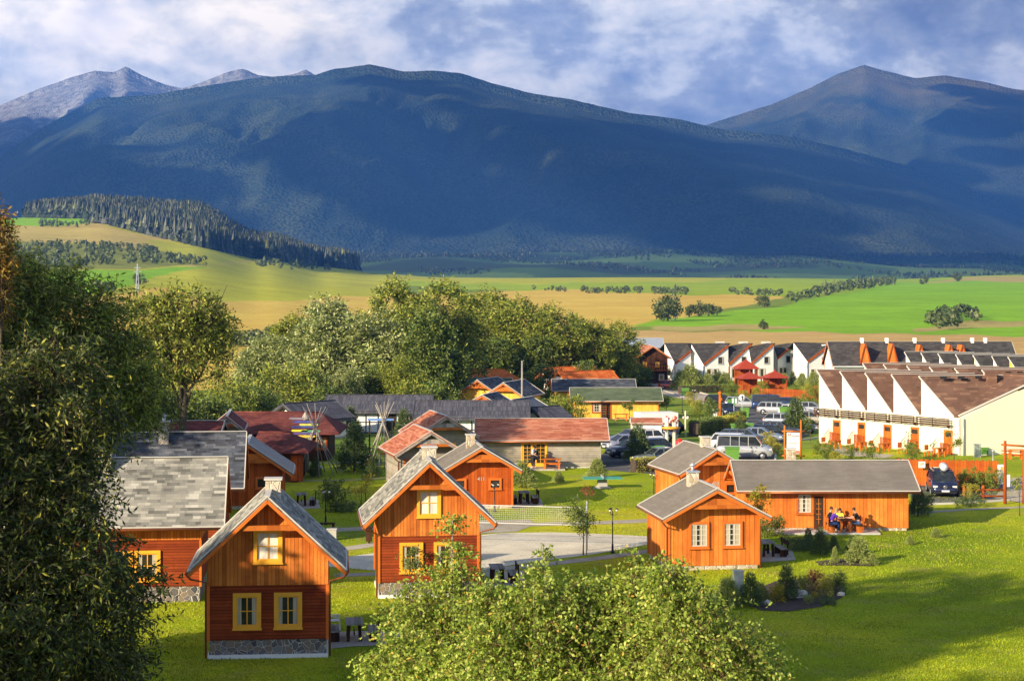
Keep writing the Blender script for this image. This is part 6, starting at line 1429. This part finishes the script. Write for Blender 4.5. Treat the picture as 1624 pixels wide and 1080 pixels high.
for P,px,py,sc,lab in ((PA,1324,893,(.30,.30,.62),'thin pale little pine left of the bright bushy one'),(PA,1384,896,.42,'small bright pine right of the bushy one'),(PB,1301,880,.9,'dark pine on the shaded lawn below the seated people'),(PB,1322,872,.5,'tiny dark pine left of the bright bushy one'),
    (PA,1154,962,.95,'lit dwarf pine left of the grey utility cabinet'),(PB,1190,962,.95,'dark dwarf pine right of the grey utility cabinet'),(PA,1206,952,.6,'small lit pine at the left tip of the garden bed'),(PB,1350,880,.6,'dark little pine behind the bright bushy one'),
    (PB,1456,818,1.1,'dark narrow conifer at the right end of the long orange cabin'),(PA,828,773,1.35,'loose light green pine right of cabin 411'),(PA,947,758,1.05,'light green pine at the corner of the grey cabin'),(PB,1012,733,1.9,'dark pine among the left parked cars'),(PA,886,765,.6,'tiny light bush on the lawn before the grey cabin'),
    (PB,562,748,2.3,'tall dark spruce on the playground lawn between the tipis'),(PB,591,756,.95,'small dark spruce beside the second tipi'),(PB,500,756,.9,'dark blue spruce under the first tipi'),(PB,556,690,1.7,'dark spruce before the white timber-framed house'),(PB,640,692,1.6,'dark sapling at the right of the white timber-framed house'),
    (PA,1080,618,2.2,'light conifer left in the row before the white terrace'),(PA,1094,620,2.9,'tallest light conifer before the white terrace'),(PB,1108,618,1.8,'dark conifer before the white terrace'),(PA,1122,620,1.9,'light conifer before the second white gable'),(PB,1140,616,1.7,'dark conifer before the third white gable'),
    (PA,1150,617,1.9,'light conifer left of the red gazebos'),(PA,1243,612,1.4,'light conifer right of the red gazebos'),(PB,1257,611,1.4,'dark conifer before the white gable right of the gazebos'),(PA,1290,613,1.7,'light conifer before the zigzag terrace right end'),(PA,1272,612,1.5,'small light conifer by the street lamp on the terrace'),(PB,1174,700,1.4,'narrow dark conifer among the grey cars'),
    (PB,1262,688,2.2,'loose dark conifer beside the cream terrace corner'),(PA,1484,852,.4,'tiny seedling on the lit slope right of the long cabin'),(PA,1443,863,.35,'small seedling at the shadow edge of the slope'),(PB,1282,862,.55,'dark dwarf pine below the patio'),(PA,600,735,.5,'light tuft on the lawn before the grey cabins')):
    dup(P,gp(px,py),px*.7,lab,G_C,sc)
def lob1(r,h=None): h=h or r; return [(0,0,h*.95,r,r,h)]
BQ='round garden bushes'
B1=bush_proto('bush','round clipped green bush, the biggest before the cream terrace','hedge',[(0,0,.72,.72,.72,.72)],700,5,.16,.085,.5,61,gp(1384,731),BQ,.03)
B2=bush_proto('bush','yellow green round bush, nearest to the information board','hedgey',[(0,0,.62,.62,.62,.68)],600,5,.16,.085,.5,62,gp(1222,717),BQ,.03)
B3=bush_proto('bush','dark round bush by the corner of the two-window cabin','dark',[(0,0,.55,.5,.5,.62)],600,5,.14,.075,.5,63,gp(1229,850),BQ,.03)
B4=bush_proto('bush','low dark spreading juniper on the shaded lawn','pine',[(0,0,.3,.9,.6,.38),(.7,.1,.25,.5,.4,.3),(-.6,0,.3,.5,.4,.32)],700,6,.2,.08,.4,64,gp(1262,872),BQ,.03)
for P,px,py,sc,lab in ((B1,1349,727,.8,'round green bush second from the right before the cream terrace'),(B1,1319,720,.72,'round green bush before the second orange door'),(B1,1299,718,.7,'round green bush at the left end of the cream terrace'),(B2,1232,722,.8,'yellow green bush beside the silver van nose'),(B2,1216,706,.9,'tall yellow green bush by the parked saloons'),
    (B2,1256,738,.8,'yellow bush at the foot of the information board'),(B1,1310,735,1.0,'leafy bush before the ridge of the long cabin'),(B2,1325,737,.8,'yellow green low bush right of the leafy one'),(B1,1447,731,.9,'bush with pale flowers in front of the fourth orange door'),(B4,1280,872,.8,'low dark juniper left of the dark pine'),
    (B3,1217,852,.9,'dark bush nearest to the corner of the two-window cabin'),(B4,1540,803,1.0,'dark spreading shrub below the rail fence'),(B2,1540,792,.8,'flowering yellow bush by the rail fence'),(B1,1538,778,1.1,'leafy bush left in the row before the notice board'),(B2,1558,777,1.0,'yellow leafy bush in the row before the notice board'),(B1,1577,779,1.1,'leafy bush nearest to the notice board'),(B2,1524,776,.9,'yellow bush just right of the minivan'),
    (B1,1110,668,1.3,'leafy bush behind the dark hedge'),(B2,1105,655,1.2,'yellow green bush by the garden lamp near the hedge'),(B1,1125,655,1.2,'green bush left of the carved post'),(B2,1095,640,1.2,'yellow green bush below the pale pavement'),(B3,1466,812,1.0,'dark round bush beside the long cabin gable'),(B4,545,812,.9,'dark spreading juniper on the lawn near the garden lamp'),(B3,533,811,1.7,'dark pointed bush on the lawn right of the garden lamp'),
    (B1,1210,628,1.3,'green bush before the left front gazebo'),(B2,1200,632,1.2,'yellow bush at the red picket fence'),(B1,1258,628,1.1,'green bush before the red picket fence'),(B2,1280,628,1.3,'yellow bush near the terrace end'),(B1,1296,640,1.8,'big green bush at the corner of the cream terrace'),(B1,1280,655,1.6,'green bush behind the white hatchback'),(B1,735,640,1.5,'green bush at the yellow gabled cabin'),(B1,870,640,1.6,'green bush left of the black roofed cabin'),(B2,350,700,1.0,'yellow green bush near the annex'),
    (B1,1160,628,1.5,'green bush left of the gazebo wall'),(B2,1180,636,1.1,'yellow tuft below the gazebos'),(B2,1240,610,1.4,'yellow green bush before the white gable by the gazebos')):
    dup(P,gp(px,py),px*.9,lab,BQ,sc)
def hedge(label,pts,w,h,mat,seed,dens=260):
    P=[gp(*p) for p in pts]; r=empty('hedge',label,'hedge',P[0],0,'clipped hedges'); rs=np.random.RandomState(seed); V=[];O=P[0]
    tot=sum((b-a).length for a,b in zip(P,P[1:])); n=int(dens*tot*(w+h)); A=[];D=[]
    m=MB()
    for a,b in zip(P,P[1:]):
        L_=(b-a).length; d=(b-a).normalized(); s=Vector((-d.y,d.x,0)); k=int(n*L_/tot); u=rs.uniform(0,L_,k); q=rs.uniform(0,2*h+w,k)
        side=np.where(q<h,-1,np.where(q>h+w,1,0)); y=np.where(side==0,q-h-w/2,side*w/2); z=np.where(side==0,h,np.where(side<0,q,q-h-w))
        pp=np.array(a-O)[None]+np.array(d)[None]*u[:,None]+np.array(s)[None]*y[:,None]+np.array([0,0,1.])[None]*z[:,None]+rs.normal(size=(k,3))*.05
        A.append(pp); nn=np.array(s)[None]*side[:,None]+np.array([0,0,1.])[None]*(side==0)[:,None]; D.append(unit(nn+rs.normal(size=(k,3))*.7))
        m.beam(a-O+ZV*h*.47,b-O+ZV*h*.47,w*.85,h*.9)
    V,Fc=leaf_quads(np.concatenate(A),np.concatenate(D),.13,.07,rs); np_mesh('foliage',V,Fc,LM[mat],r); m.build('branch_core',M['soil'],r)
hedge('golden green hedge below the left parked cars',[(1004,749),(1040,747)],.9,1.0,'hedgey',71)
hedge('dark clipped hedge right of the white container',[(1100,692),(1137,684)],1.1,1.4,'dark',72); hedge('golden clipped hedge between two dark hedges',[(1139,684),(1158,680)],1.0,1.3,'hedgey',73); hedge('short dark hedge by the direction sign',[(1160,680),(1175,674)],1.0,1.4,'dark',74)
hedge('long low green hedge in front of the white zigzag terrace',[(1078,624),(1165,622)],1.0,1.2,'hedge',75,120)
# --- small trees
def sapling(label,px,py,H,rc,mat,seed,leaf=.12,cat='small tree',ntw=260,stake=False,tr=.035,squash=1.0,name='young_tree'):
    rs=np.random.RandomState(seed); P=gp(px,py); r=empty(name,label,cat,P,0,'young garden trees'); lob=[(0,0,H-rc*.9,rc,rc,rc*squash),(rc*.4,0,H-rc*1.3,rc*.7,rc*.7,rc*.7),(-rc*.4,.1,H-rc*1.2,rc*.7,rc*.7,rc*.7)]
    VF,O=sprays(lob,ntw,6,rc*.5,leaf,.45,rs,.15,inner=.35); crown_obj('crown',VF,LM[mat],r); trunk_obj((0,0,0),(0,0,H-rc*.6),tr,lob,r,rs,nb=3)
    if stake: m=MB(); m.tube([(.18,0,0),(.18,0,H*.55)],.03,6); m.build('stake',M['greywood'],r)
    return r
sapling('dark green young tree with a stake beside the net post',925,880,2.7,.72,'dark',81,.13,ntw=420,squash=1.3,stake=True)
sapling('thin young tree with dark red leaves behind the net post',932,845,2.9,.28,'red',82,.10,ntw=70,squash=2)
sapling('young tree with yellow leaves on the shaded lawn before the tipis',573,822,2.9,.72,'yellow',83,.11,ntw=170)
sapling('small yellow green tree between the two-window cabin and the long cabin',1201,868,3.3,.62,'yellow',84,.13,ntw=240)
sapling('slim young tree before the rightmost orange door',1513,729,2.3,.62,'olive',85,.13,ntw=150); sapling('young bushy tree before the fourth orange door',1445,729,1.7,.5,'hedge',86,.13,ntw=170)
sapling('small round tree beside the green roofed yellow cabin',1057,661,2.6,.75,'olive',87,.2,ntw=170); sapling('small tree before the long yellow cabin window',998,672,2.8,.6,'dark',88,.16,ntw=160); sapling('young tree below the timber houses beside the net path',580,800,1.9,.35,'dark',89,.1,ntw=60)
sapling('dark fan-like young tree before the court cabin window',650,955,2.7,.75,'dark',90,.13,ntw=170,squash=.6)
sapling('dark ball tree by the information board',1285,700,2.1,.42,'dark',91,.12,ntw=200); sapling('young thin tree at the right edge by the footpath',1617,818,2.3,.35,'olive',92,.12,ntw=60); sapling('orange leaved small tree before the zigzag terrace',1130,612,2.6,.7,'yellow',93,.2,ntw=120)
sapling('dark leafy small tree left of the carved post',1126,672,2.6,.9,'dark',94,.18,ntw=260); sapling('flowering small tree near the round sign',1175,682,1.9,.5,'yellow',95,.15,ntw=120)
# --- the garden bed
sheet('garden_bed',[(1188,958),(1196,936),(1230,922),(1290,916),(1330,922),(1342,934),(1335,948),(1305,962),(1250,970),(1205,968)],.03,M['soil'])
sheet('garden_bed',[(1292,891),(1330,886),(1375,888),(1398,893),(1385,898),(1340,897),(1300,897)],.03,M['soil'])
GB='plants in the garden bed'
for P,px,py,sc,mat,lab in ((B3,1297,935,.8,'red','reddish brown bush at the back of the garden bed'),(B3,1307,946,.8,'hedgey','yellow green bush in the middle of the garden bed'),(B3,1326,942,.9,'dark','dark green bush at the right of the garden bed'),(B4,1312,958,.55,'pine','low dark juniper at the front of the garden bed'),(B3,1278,940,.7,'olive','small olive tuft beside the pale rocks'),(B3,1232,955,.7,'yellow','small yellow plant at the left of the garden bed'),(B3,1292,950,.32,'yellow','small orange red flowers in the garden bed'),(B3,1284,958,.4,'pinel','tiny bright plant at the front of the garden bed')):
    c=dup(P,gp(px,py),px,lab,GB,sc)
    for ch in c.children:
        if ch.name.startswith('foliage'): ch.data=ch.data.copy(); ch.data.materials.clear(); ch.data.materials.append(LM[mat])
M['rock']=plain('pale_rock',(.62,.58,.50),.8,.15,5,bump=.8)
def rock(label,px,py,r,seed,mat='rock'):
    rs=np.random.RandomState(seed); m=MB(); m.ball((0,0,r*.5),r,0,9,6,(1.2,.9,.85)); v=[]
    m.v=[tuple(np.array(q)*(1+.22*rs.uniform(-1,1,3))) for q in m.v]; m.sm=[False]*len(m.f); o=m.build('rock',M[mat]); o.location=gp(px,py); tag(o,label=label,cat='rock',group='pale rocks in the garden bed')
rock('large pale rock in the garden bed',1262,948,.30,1); rock('pale upright rock right of the large one in the bed',1273,946,.24,2); rock('small rock at the left end of the garden bed',1216,958,.15,3); rock('orange tinted stone near the right rim of the bed',1334,945,.16,4)
# --- trees framing the view
tree_px('birch_tree','slender birch, leftmost of the four filling the bottom foreground',20.5,[(718,826,6),(716,849,10),(720,876,12),(704,914,24),(690,962,48),(670,1009,68),(640,1066,55),(745,989,50),(760,1044,80),(720,1084,110),(655,949,18),(735,919,24)],'birch',3850,8,.21,.044,.66,712,101,'birches at the bottom foreground',droop=.55,tr=.035,bark='birchbark',inner=.3)
tree_px('birch_tree','birch second from the left in the bottom foreground',19.5,[(866,880,6),(864,902,12),(850,944,36),(815,989,62),(850,1034,98),(895,994,58),(800,1054,80),(930,1064,90),(785,954,26),(915,954,30)],'birch',4150,8,.21,.044,.66,856,102,'birches at the bottom foreground',droop=.55,tr=.032,bark='birchbark',inner=.3)
tree_px('birch_tree','birch third from the left in the bottom foreground, between the lamp and cabin',19.8,[(1008,888,6),(1003,914,16),(980,954,40),(950,999,66),(990,1044,98),(1020,999,60),(930,949,26),(1030,939,26)],'birch',3950,8,.21,.044,.66,990,103,'birches at the bottom foreground',droop=.55,tr=.032,bark='birchbark',inner=.3)
tree_px('birch_tree','birch on the right of the bottom foreground with a visible pale stem',18.8,[(1056,880,7),(1060,909,18),(1068,949,38),(1085,999,66),(1120,1044,84),(1165,1074,60),(1205,1096,40),(1050,1044,80),(1135,989,26)],'birch',4050,8,.21,.042,.66,1059,104,'birches at the bottom foreground',droop=.55,tr=.032,bark='birchbark',inner=.3)
tree_px('leafy_tree','big dark leafy tree filling the lower left edge',31,[(35,700,95),(95,640,75),(150,645,45),(40,820,120),(110,760,75),(120,860,92),(175,900,52),(60,950,125),(140,1000,90),(185,990,45),(20,1060,150),(110,1080,100),(-110,720,150),(-130,900,180),(-80,1050,160),(150,1075,60),(60,590,70)],'near',15000,9,.42,.115,.32,-60,105,'tall trees at the left edge',droop=.45,tr=.22,inner=.3,nb=14)
tree_px('leafy_tree','sunlit yellow green tree in the upper left, behind the dark one',58,[(30,485,75),(100,500,70),(155,540,55),(200,590,45),(60,570,95),(140,610,75),(-60,540,110),(205,640,40),(90,660,90),(0,640,90)],'olive',9500,8,.7,.18,.32,40,106,'tall trees at the left edge',droop=.35,tr=.25,inner=.25,nb=12)
tree_px('rusty_tree','rusty brown pointed tree top at the far left edge',42,[(-2,332,6,0,2.2),(-3,362,11,0,1.6),(-6,395,17,0,1.3),(4,415,13),(-14,445,26),(-34,480,36)],'rust',1500,7,.35,.12,.28,-6,107,'tall trees at the left edge',droop=.1,tr=.12,inner=.3)
tree_px('leafy_tree','loose sunlit tree with dark forked trunks against the gold field',132,[(245,500,34),(290,488,38),(330,500,34),(262,535,40),(315,535,40),(225,555,32),(345,540,22),(290,570,25),(350,590,14),(238,600,26)],'olive',2700,7,1.0,.33,.34,285,108,'tall trees at the left edge',droop=.3,tr=.32,inner=.2,nb=14)
tree_px('leafy_tree','dark tree low on the left beneath the loose sunlit one',112,[(195,600,40),(230,640,38),(180,650,50),(270,645,28),(215,690,45),(150,690,60)],'dark',2600,7,.8,.26,.36,200,109,'tall trees at the left edge',droop=.3,tr=.3,inner=.2)
# --- wood outside the left edge that throws the long shadows
def leaf_wood(name,label,spots,mat,leaf,seed,ntw):
    rs=np.random.RandomState(seed); Vs=[];Fs=[];n=0
    for (x,y,h,r) in spots:
        g=gz(x,y); lob=[(x+rs.uniform(-.4,.4)*r,y+rs.uniform(-.4,.4)*r,g+h*rs.uniform(.35,.8),r*.6,r*.6,r*.7) for _ in range(6)]+[(x,y,g+h-r*.5,r*.5,r*.5,r*.5),(x,y,g+h*.5,r*.8,r*.8,h*.38)]
        (V,Fc),O=sprays(lob,ntw,6,1.2,leaf,.45,rs,.2); Vs.append(V); Fs.append(Fc+n); n+=len(V)
        m=MB(); m.tube([(x,y,g-.2),(x,y,g+h*.8)],[.4,.15],4); q=np.array(m.v); 
    o=np_mesh(name,np.concatenate(Vs),np.concatenate(Fs),LM[mat]); tag(o,label=label,cat='wood',kind='stuff'); return o
leaf_wood('woodland','tall wood standing to the left of the cabins',[(-20.8,53,21.5,4.6),(-27,50,24,5),(-18.2,49,20,3.4),(-22,44,25,5),(-25.5,57.5,12,3.4),(-29,61,12.3,4.4),(-31,57,12.4,4.2),(-34,56,14,4.5),(-32,20,22,6),(-24,8,22,6),(-21,21,20,5),(-17,13,19,5),(-27,29,21,5),(-40,34,20,6),(-44,92,18,6),(-50,84,20,6),(-40,104,16,5),(-46,110,17,5),(-52,120,18,6),(-46,128,15,5),(-38,96,17,5),(-58,135,16,6)],'dark',.6,120,2600)
# --- woods and hedges far off
def far_trees(name,label,pts,hmin,hmax,mat,seed,conifer=.8,wr=.22):
    rs=np.random.RandomState(seed); n=len(pts); X=pts[:,0];Y=pts[:,1]; Z=gz_np(X,Y); con=rs.rand(n)<conifer; H=rs.uniform(hmin,hmax,n)*np.where(con,1,.75)
    Vs=[];Fs=[];o=0
    K=7
    for t,(z0,z1,r0) in enumerate(((.02,.55,1.0),(.30,.80,.75),(.55,1.0,.5))):
        a=rs.uniform(0,6.28,(n,1))+np.arange(K)[None]*2*np.pi/K; rr=(H*wr*r0)[:,None]*rs.uniform(.7,1.25,(n,K)); 
        bx=X[:,None]+np.cos(a)*rr; by=Y[:,None]+np.sin(a)*rr; bz=(Z+H*z0)[:,None]+rs.uniform(-.04,.04,(n,K))*H[:,None]
        ap=np.stack([X+rs.normal(size=n)*.1,Y,Z+H*z1],1)
        V=np.concatenate([np.stack([bx,by,bz],-1),ap[:,None,:]],1); V=V[con]; c=len(V)
        b=(np.arange(c)*(K+1))[:,None]+o; F_=np.stack([b+np.arange(K)[None],b+(np.arange(K)[None]+1)%K,b+K+0*np.arange(K)[None]],-1).reshape(-1,3); Vs.append(V.reshape(-1,3)); Fs.append(F_); o+=c*(K+1)
    # broadleaf clumps as bunches of facets
    idx=np.where(~con)[0]; 
    if len(idx):
        q=26; c=len(idx); d=unit(rs.normal(size=(c,q,3))); r=(H[idx]*.42)[:,None,None]; C=np.stack([X[idx],Y[idx],Z[idx]+H[idx]*.5],1)[:,None,:]+d*r*np.array([.85,.85,1.0])*rs.uniform(.6,1,(c,q,1))
        s=r*.42; e1=unit(np.cross(d,rs.normal(size=d.shape))); e2=np.cross(d,e1); V=np.stack([C+e1*s,C-e1*s*.5+e2*s*.8,C-e1*s*.5-e2*s*.8],2).reshape(-1,3); F_=np.arange(len(V)).reshape(-1,3)+o; Vs.append(V); Fs.append(F_)
    ob=np_mesh(name,np.concatenate(Vs),np.concatenate(Fs),LM[mat],k=3); tag(ob,label=label,cat='wood',kind='stuff'); return ob
def scatter(poly,n,Ymin,Ymax,seed,test=None):
    rs=np.random.RandomState(seed); P=np.array(poly,float); out=[]
    while len(out)<n:
        m=n*6; px=rs.uniform(P[:,0].min(),P[:,0].max(),m); Y=np.sqrt(rs.uniform(Ymin**2,Ymax**2,m)); X=(px-CX)/F*Y; z=gz_np(X,Y); py=YH+F*(CAMZ-z)/Y
        k=inpoly(px,py,poly)
        if test is not None: k&=test(px,py,X,Y)
        out+=list(np.stack([X[k],Y[k]],1)); 
        if not k.any(): break
    return np.array(out[:n])
p=scatter([(138,352),(150,300),(420,300),(590,300),(582,432),(560,428),(500,422),(400,412),(330,396),(230,372),(170,356)],11000,1500,3150,5)
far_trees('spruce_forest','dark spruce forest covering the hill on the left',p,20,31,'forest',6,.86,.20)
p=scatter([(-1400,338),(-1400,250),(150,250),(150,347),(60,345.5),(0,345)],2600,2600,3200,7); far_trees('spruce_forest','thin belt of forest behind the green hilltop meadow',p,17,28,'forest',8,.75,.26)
p=scatter([(-400,392),(30,392),(130,388),(225,394),(262,404),(330,416),(330,424),(230,420),(60,428),(-400,428)],900,700,2600,9,lambda px,py,X,Y:(np.sin(px*.09)+np.sin(py*.9+px*.03)+.4*np.sin(px*.31))>-.5); far_trees('scrub','mixed scrub on the slope of the left hill',p,6,11,'scrub',10,.04,.3)
p=scatter([(60,352),(150,354),(160,360),(60,362)],40,1200,2900,11); far_trees('scrub','line of bushes below the hilltop meadow',p,7,11,'scrub',12,.05,.3)
p=scatter([(400,414),(440,416),(520,424),(526,431),(470,431),(410,424)],60,900,2900,13); far_trees('scrub','dark bushes at the lower edge of the spruce forest',p,8,13,'scrub',14,.1,.3)
p=scatter([(845,460),(1000,461),(1245,466),(1245,471),(1050,469),(900,467)],170,900,2900,15,lambda px,py,X,Y:np.sin(px*.06)+np.sin(px*.021)>-.4); far_trees('hedgerow','long low hedgerow between the green and gold fields',p,4,8,'scrub',16,.02,.35)
p=scatter([(1245,484),(1290,466),(1345,456),(1395,449),(1420,447),(1420,452),(1360,462),(1290,476),(1250,486)],120,600,2900,17); far_trees('hedgerow','slanting row of dark trees along the bright green field',p,7,13,'scrub',18,.05,.3)
p=scatter([(1466,522),(1480,505),(1510,498),(1545,500),(1560,510),(1545,518),(1500,524)],46,500,1100,19); far_trees('thicket','dark thicket island in the bright green field at the right',p,5,9.5,'scrub',20,.03,.35)
p=scatter([(330,548),(400,540),(500,540),(500,548),(400,552),(335,556)],110,380,700,23); far_trees('hedgerow','dark hedge across the gold field behind the loose tree',p,3.5,6,'scrub',24,.0,.4)
p=scatter([(145,464),(150,459),(185,458),(190,462),(170,466)],12,500,1800,25); far_trees('thicket','small clump of bushes on the gold slope at the left',p,5,8,'scrub',26,.0,.4)
def valley(seed,n,lo,hi): 
    return scatter([(420,lo),(3000,lo),(3000,hi),(420,hi)],n,3300,6300,seed,lambda px,py,X,Y:(np.sin(X*.013+Y*.004)+np.sin(X*.0052-Y*.006+1)+.7*np.sin(X*.037+Y*.011)+.6*np.sin(X*.0021+Y*.0013))>.75)
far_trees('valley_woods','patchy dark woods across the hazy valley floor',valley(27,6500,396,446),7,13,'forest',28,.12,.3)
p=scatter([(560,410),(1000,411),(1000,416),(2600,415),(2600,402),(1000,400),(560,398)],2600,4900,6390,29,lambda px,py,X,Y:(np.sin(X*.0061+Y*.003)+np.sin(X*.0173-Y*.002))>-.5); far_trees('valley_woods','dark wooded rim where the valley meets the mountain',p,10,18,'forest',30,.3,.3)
def lone(label,px,py,H,r,seed):
    P=gp(px,py); rs=np.random.RandomState(seed); o=empty('field_tree',label,'tree',P,0,'single trees in the fields'); lob=[(rs.uniform(-.4,.4)*r,rs.uniform(-.3,.3)*r,H*rs.uniform(.4,.75),r*.6,r*.6,r*.6) for _ in range(5)]+[(0,0,H-r*.6,r*.6,r*.6,r*.6)]
    VF,O=sprays(lob,330,5,r*.35,r*.22,.5,rs,.1); crown_obj('crown',VF,LM['scrub'],o); trunk_obj((0,0,0),(0,0,H*.6),.35,lob,o,rs,nb=3)
lone('large round tree alone in the pale field right of the willows',1059,508,9.5,6.2,201); lone('small round tree at the left of a short row in the gold field',1093,501,4.2,2.6,202); lone('middle tree of the short row in the gold field',1108,501,5,3.3,203); lone('right tree of the short row in the gold field',1124,500,4.6,3.2,204); lone('small tree ending the short row in the gold field',1137,499,3.6,2.0,205)
lone('lone bush on the edge of gold and green fields',1213,487,5.5,4,206); lone('tree on the ridge of the green field at the right',1519,445,9,6,207); lone('bush on the ridge of the green field further left',1465,450,7,5,208); lone('lone bush in the green field above the brown one',1211,522,2.2,1.7,209); lone('small dark bush by the pylon on the gold slope',223,452,6,4,210)
def pylon(label,px,py,H):
    P=gp(px,py); r=empty('power_pylon',label,'pylon',P,0,'power pylons'); m=MB()
    for s in (-1,1):
        for t in (-1,1): m.beam((s*.9,t*.9,0),(s*.12,t*.12,H),.22,.22)
    for i in range(5): z=H*i/5.5; w=.9*(1-i/5.5); m.beam((-w,-w,z),(w,-w,z+H/6),.12,.12)
    m.build('mast',M['zinc'],r); m=MB(); 
    for z,w in ((H*.72,2.2),(H*.86,1.7)): m.beam((-w,0,z),(w,0,z),.25,.25)
    m.build('crossarm',M['zinc'],r)
pylon('pale power pylon on the gold slope at the left',218,463,15); pylon('pale power pylon before the lone round tree',1071,508,9)

# --- blades of grass on the near lawns
def blades():
    rs=np.random.RandomState(77); n=300000; px=rs.uniform(-60,1680,n); Y=1/rs.uniform(1/135.,1/68.,n)**1.0; X=(px-CX)/F*Y
    P=np.stack([X,Y,np.full(n,.0)],1); h=rs.uniform(.03,.085,n)*(1+.4*np.sin(X*.9)*np.sin(Y*.7)); a=rs.uniform(0,6.28,n); w=rs.uniform(.012,.03,n)
    d=np.stack([np.cos(a),np.sin(a),np.zeros(n)],1)*w[:,None]; t=P+np.stack([rs.normal(size=n)*.03,rs.normal(size=n)*.03,h],1)
    pave=[[(470,893),(540,884),(600,876),(700,860),(765,848),(800,845),(880,844),(960,847),(1040,851),(1062,856),(1030,863),(940,879),(860,889),(765,903),(700,910),(600,905),(540,900)],[(440,838),(520,834),(1040,818),(1040,832),(520,850),(440,852)],[(540,905),(700,902),(860,888),(1050,864),(1050,880),(860,903),(700,916),(540,918)],
      [(523,1001),(640,1001),(636,1026),(523,1030)],[(765,905),(836,905),(836,932),(765,936)],[(1188,958),(1196,932),(1290,914),(1344,932),(1335,952),(1250,972),(1205,970)],[(1236,838),(1420,838),(1420,852),(1236,852)],[(1205,872),(1262,872),(1262,892),(1205,892)],[(740,822),(850,822),(850,846),(735,846)],[(1440,798),(1700,790),(1700,817),(1440,820)],[(460,790),(508,790),(508,810),(460,810)],[(535,862),(670,848),(670,866),(535,878)],[(810,788),(864,788),(864,806),(810,806)]]
    py=YH+F*CAMZ/Y; k=np.ones(n,bool)
    for q in pave: k&=~inpoly(px,py,q)
    P,d,t=P[k],d[k],t[k]; n=len(P); V=np.stack([P-d,P+d,t],1).reshape(-1,3)
    o=np_mesh('grass',V,np.arange(n*3).reshape(-1,3),LM['blade'],k=3); tag(o,label='short blades of grass on the lawns around the cabins',cat='grass',kind='stuff')
LM['blade']=leafmat('grass_blades',[(.20,.28,.009),(.29,.38,.012),(.38,.44,.018),(.48,.49,.03)],.3)
blades()
# ---------------------------------------------------------------- heavy cloud over the mountains (outside the picture, it shades them)
def clouds():
    rs=np.random.RandomState(3); m=MB(); k=1/math.tan(SUN_EL); zc=3000.0
    def hits_lit(x,y):
        # where the shadow of (x,y,zc) lands on the slopes, as photo position
        for z in (250,600,1000):
            d=(zc-z)*k; X=x-SUN_H.x*d; Y=y-SUN_H.y*d
            if Y<5200: continue
            px=CX+F*X/Y; py=YH+F*(CAMZ-z)/Y
            for (a,b,c,d_) in LIT:
                if a<px<b and c<py<d_ and LITY[0]<Y: return True
        return False
    step=310
    for x in np.arange(-15000,4500,step):
        for y in np.arange(-2500,9000,step):
            X=x+rs.uniform(-.3,.3)*step; Y=y+rs.uniform(-.3,.3)*step; d=(zc-600)*k; gx=X-SUN_H.x*d; gy=Y-SUN_H.y*d
            if gy<3800 or gy>15500: continue
            px=CX+F*gx/gy
            if px<-900 or px>2700 or (px<420 and gy<5600): continue
            if abs(Y)>1 and Y>0 and (zc/max(Y,1))<.30: pass
            if hits_lit(X,Y): continue
            m.ball((X,Y,zc+rs.uniform(-60,120)),step*rs.uniform(.70,.90),0,7,4,(1,1,.35))
    t=plain('cloud_white',(.8,.8,.82),1,.03,.01)
    if m.v: tag(m.build('cloud',t),label='heavy broken cloud bank hanging above and in front of the mountains',cat='cloud',kind='stuff')
LITY=(5600,)
LIT=[(1230,1430,90,185),(1480,1620,110,160),(40,330,165,240),(230,420,200,275),(400,640,205,280),(620,800,225,262),(860,1300,238,312),(1150,1560,262,332),(1400,1750,285,350),(-100,260,90,160),(280,430,95,135)]
clouds()
# ---------------------------------------------------------------- haze and high cloud
def haze():
    mb=MB(); mb.box((-16000,-3000,-130),(16000,15200,1750))
    t=bpy.data.materials.new('haze'); t.use_nodes=True; N=t.node_tree.nodes; N.clear()
    o=N.new('ShaderNodeOutputMaterial'); v=N.new('ShaderNodeVolumePrincipled'); v.inputs['Color'].default_value=(.085,.30,1.0,1)
    v.inputs['Density'].default_value=HAZE; v.inputs['Anisotropy'].default_value=0.0
    t.node_tree.links.new(v.outputs[0],o.inputs['Volume'])
    tag(mb.build('haze',t),kind='stuff',label='thin blue haze filling the valley air',cat='haze')
HAZE=7.0e-5
haze()
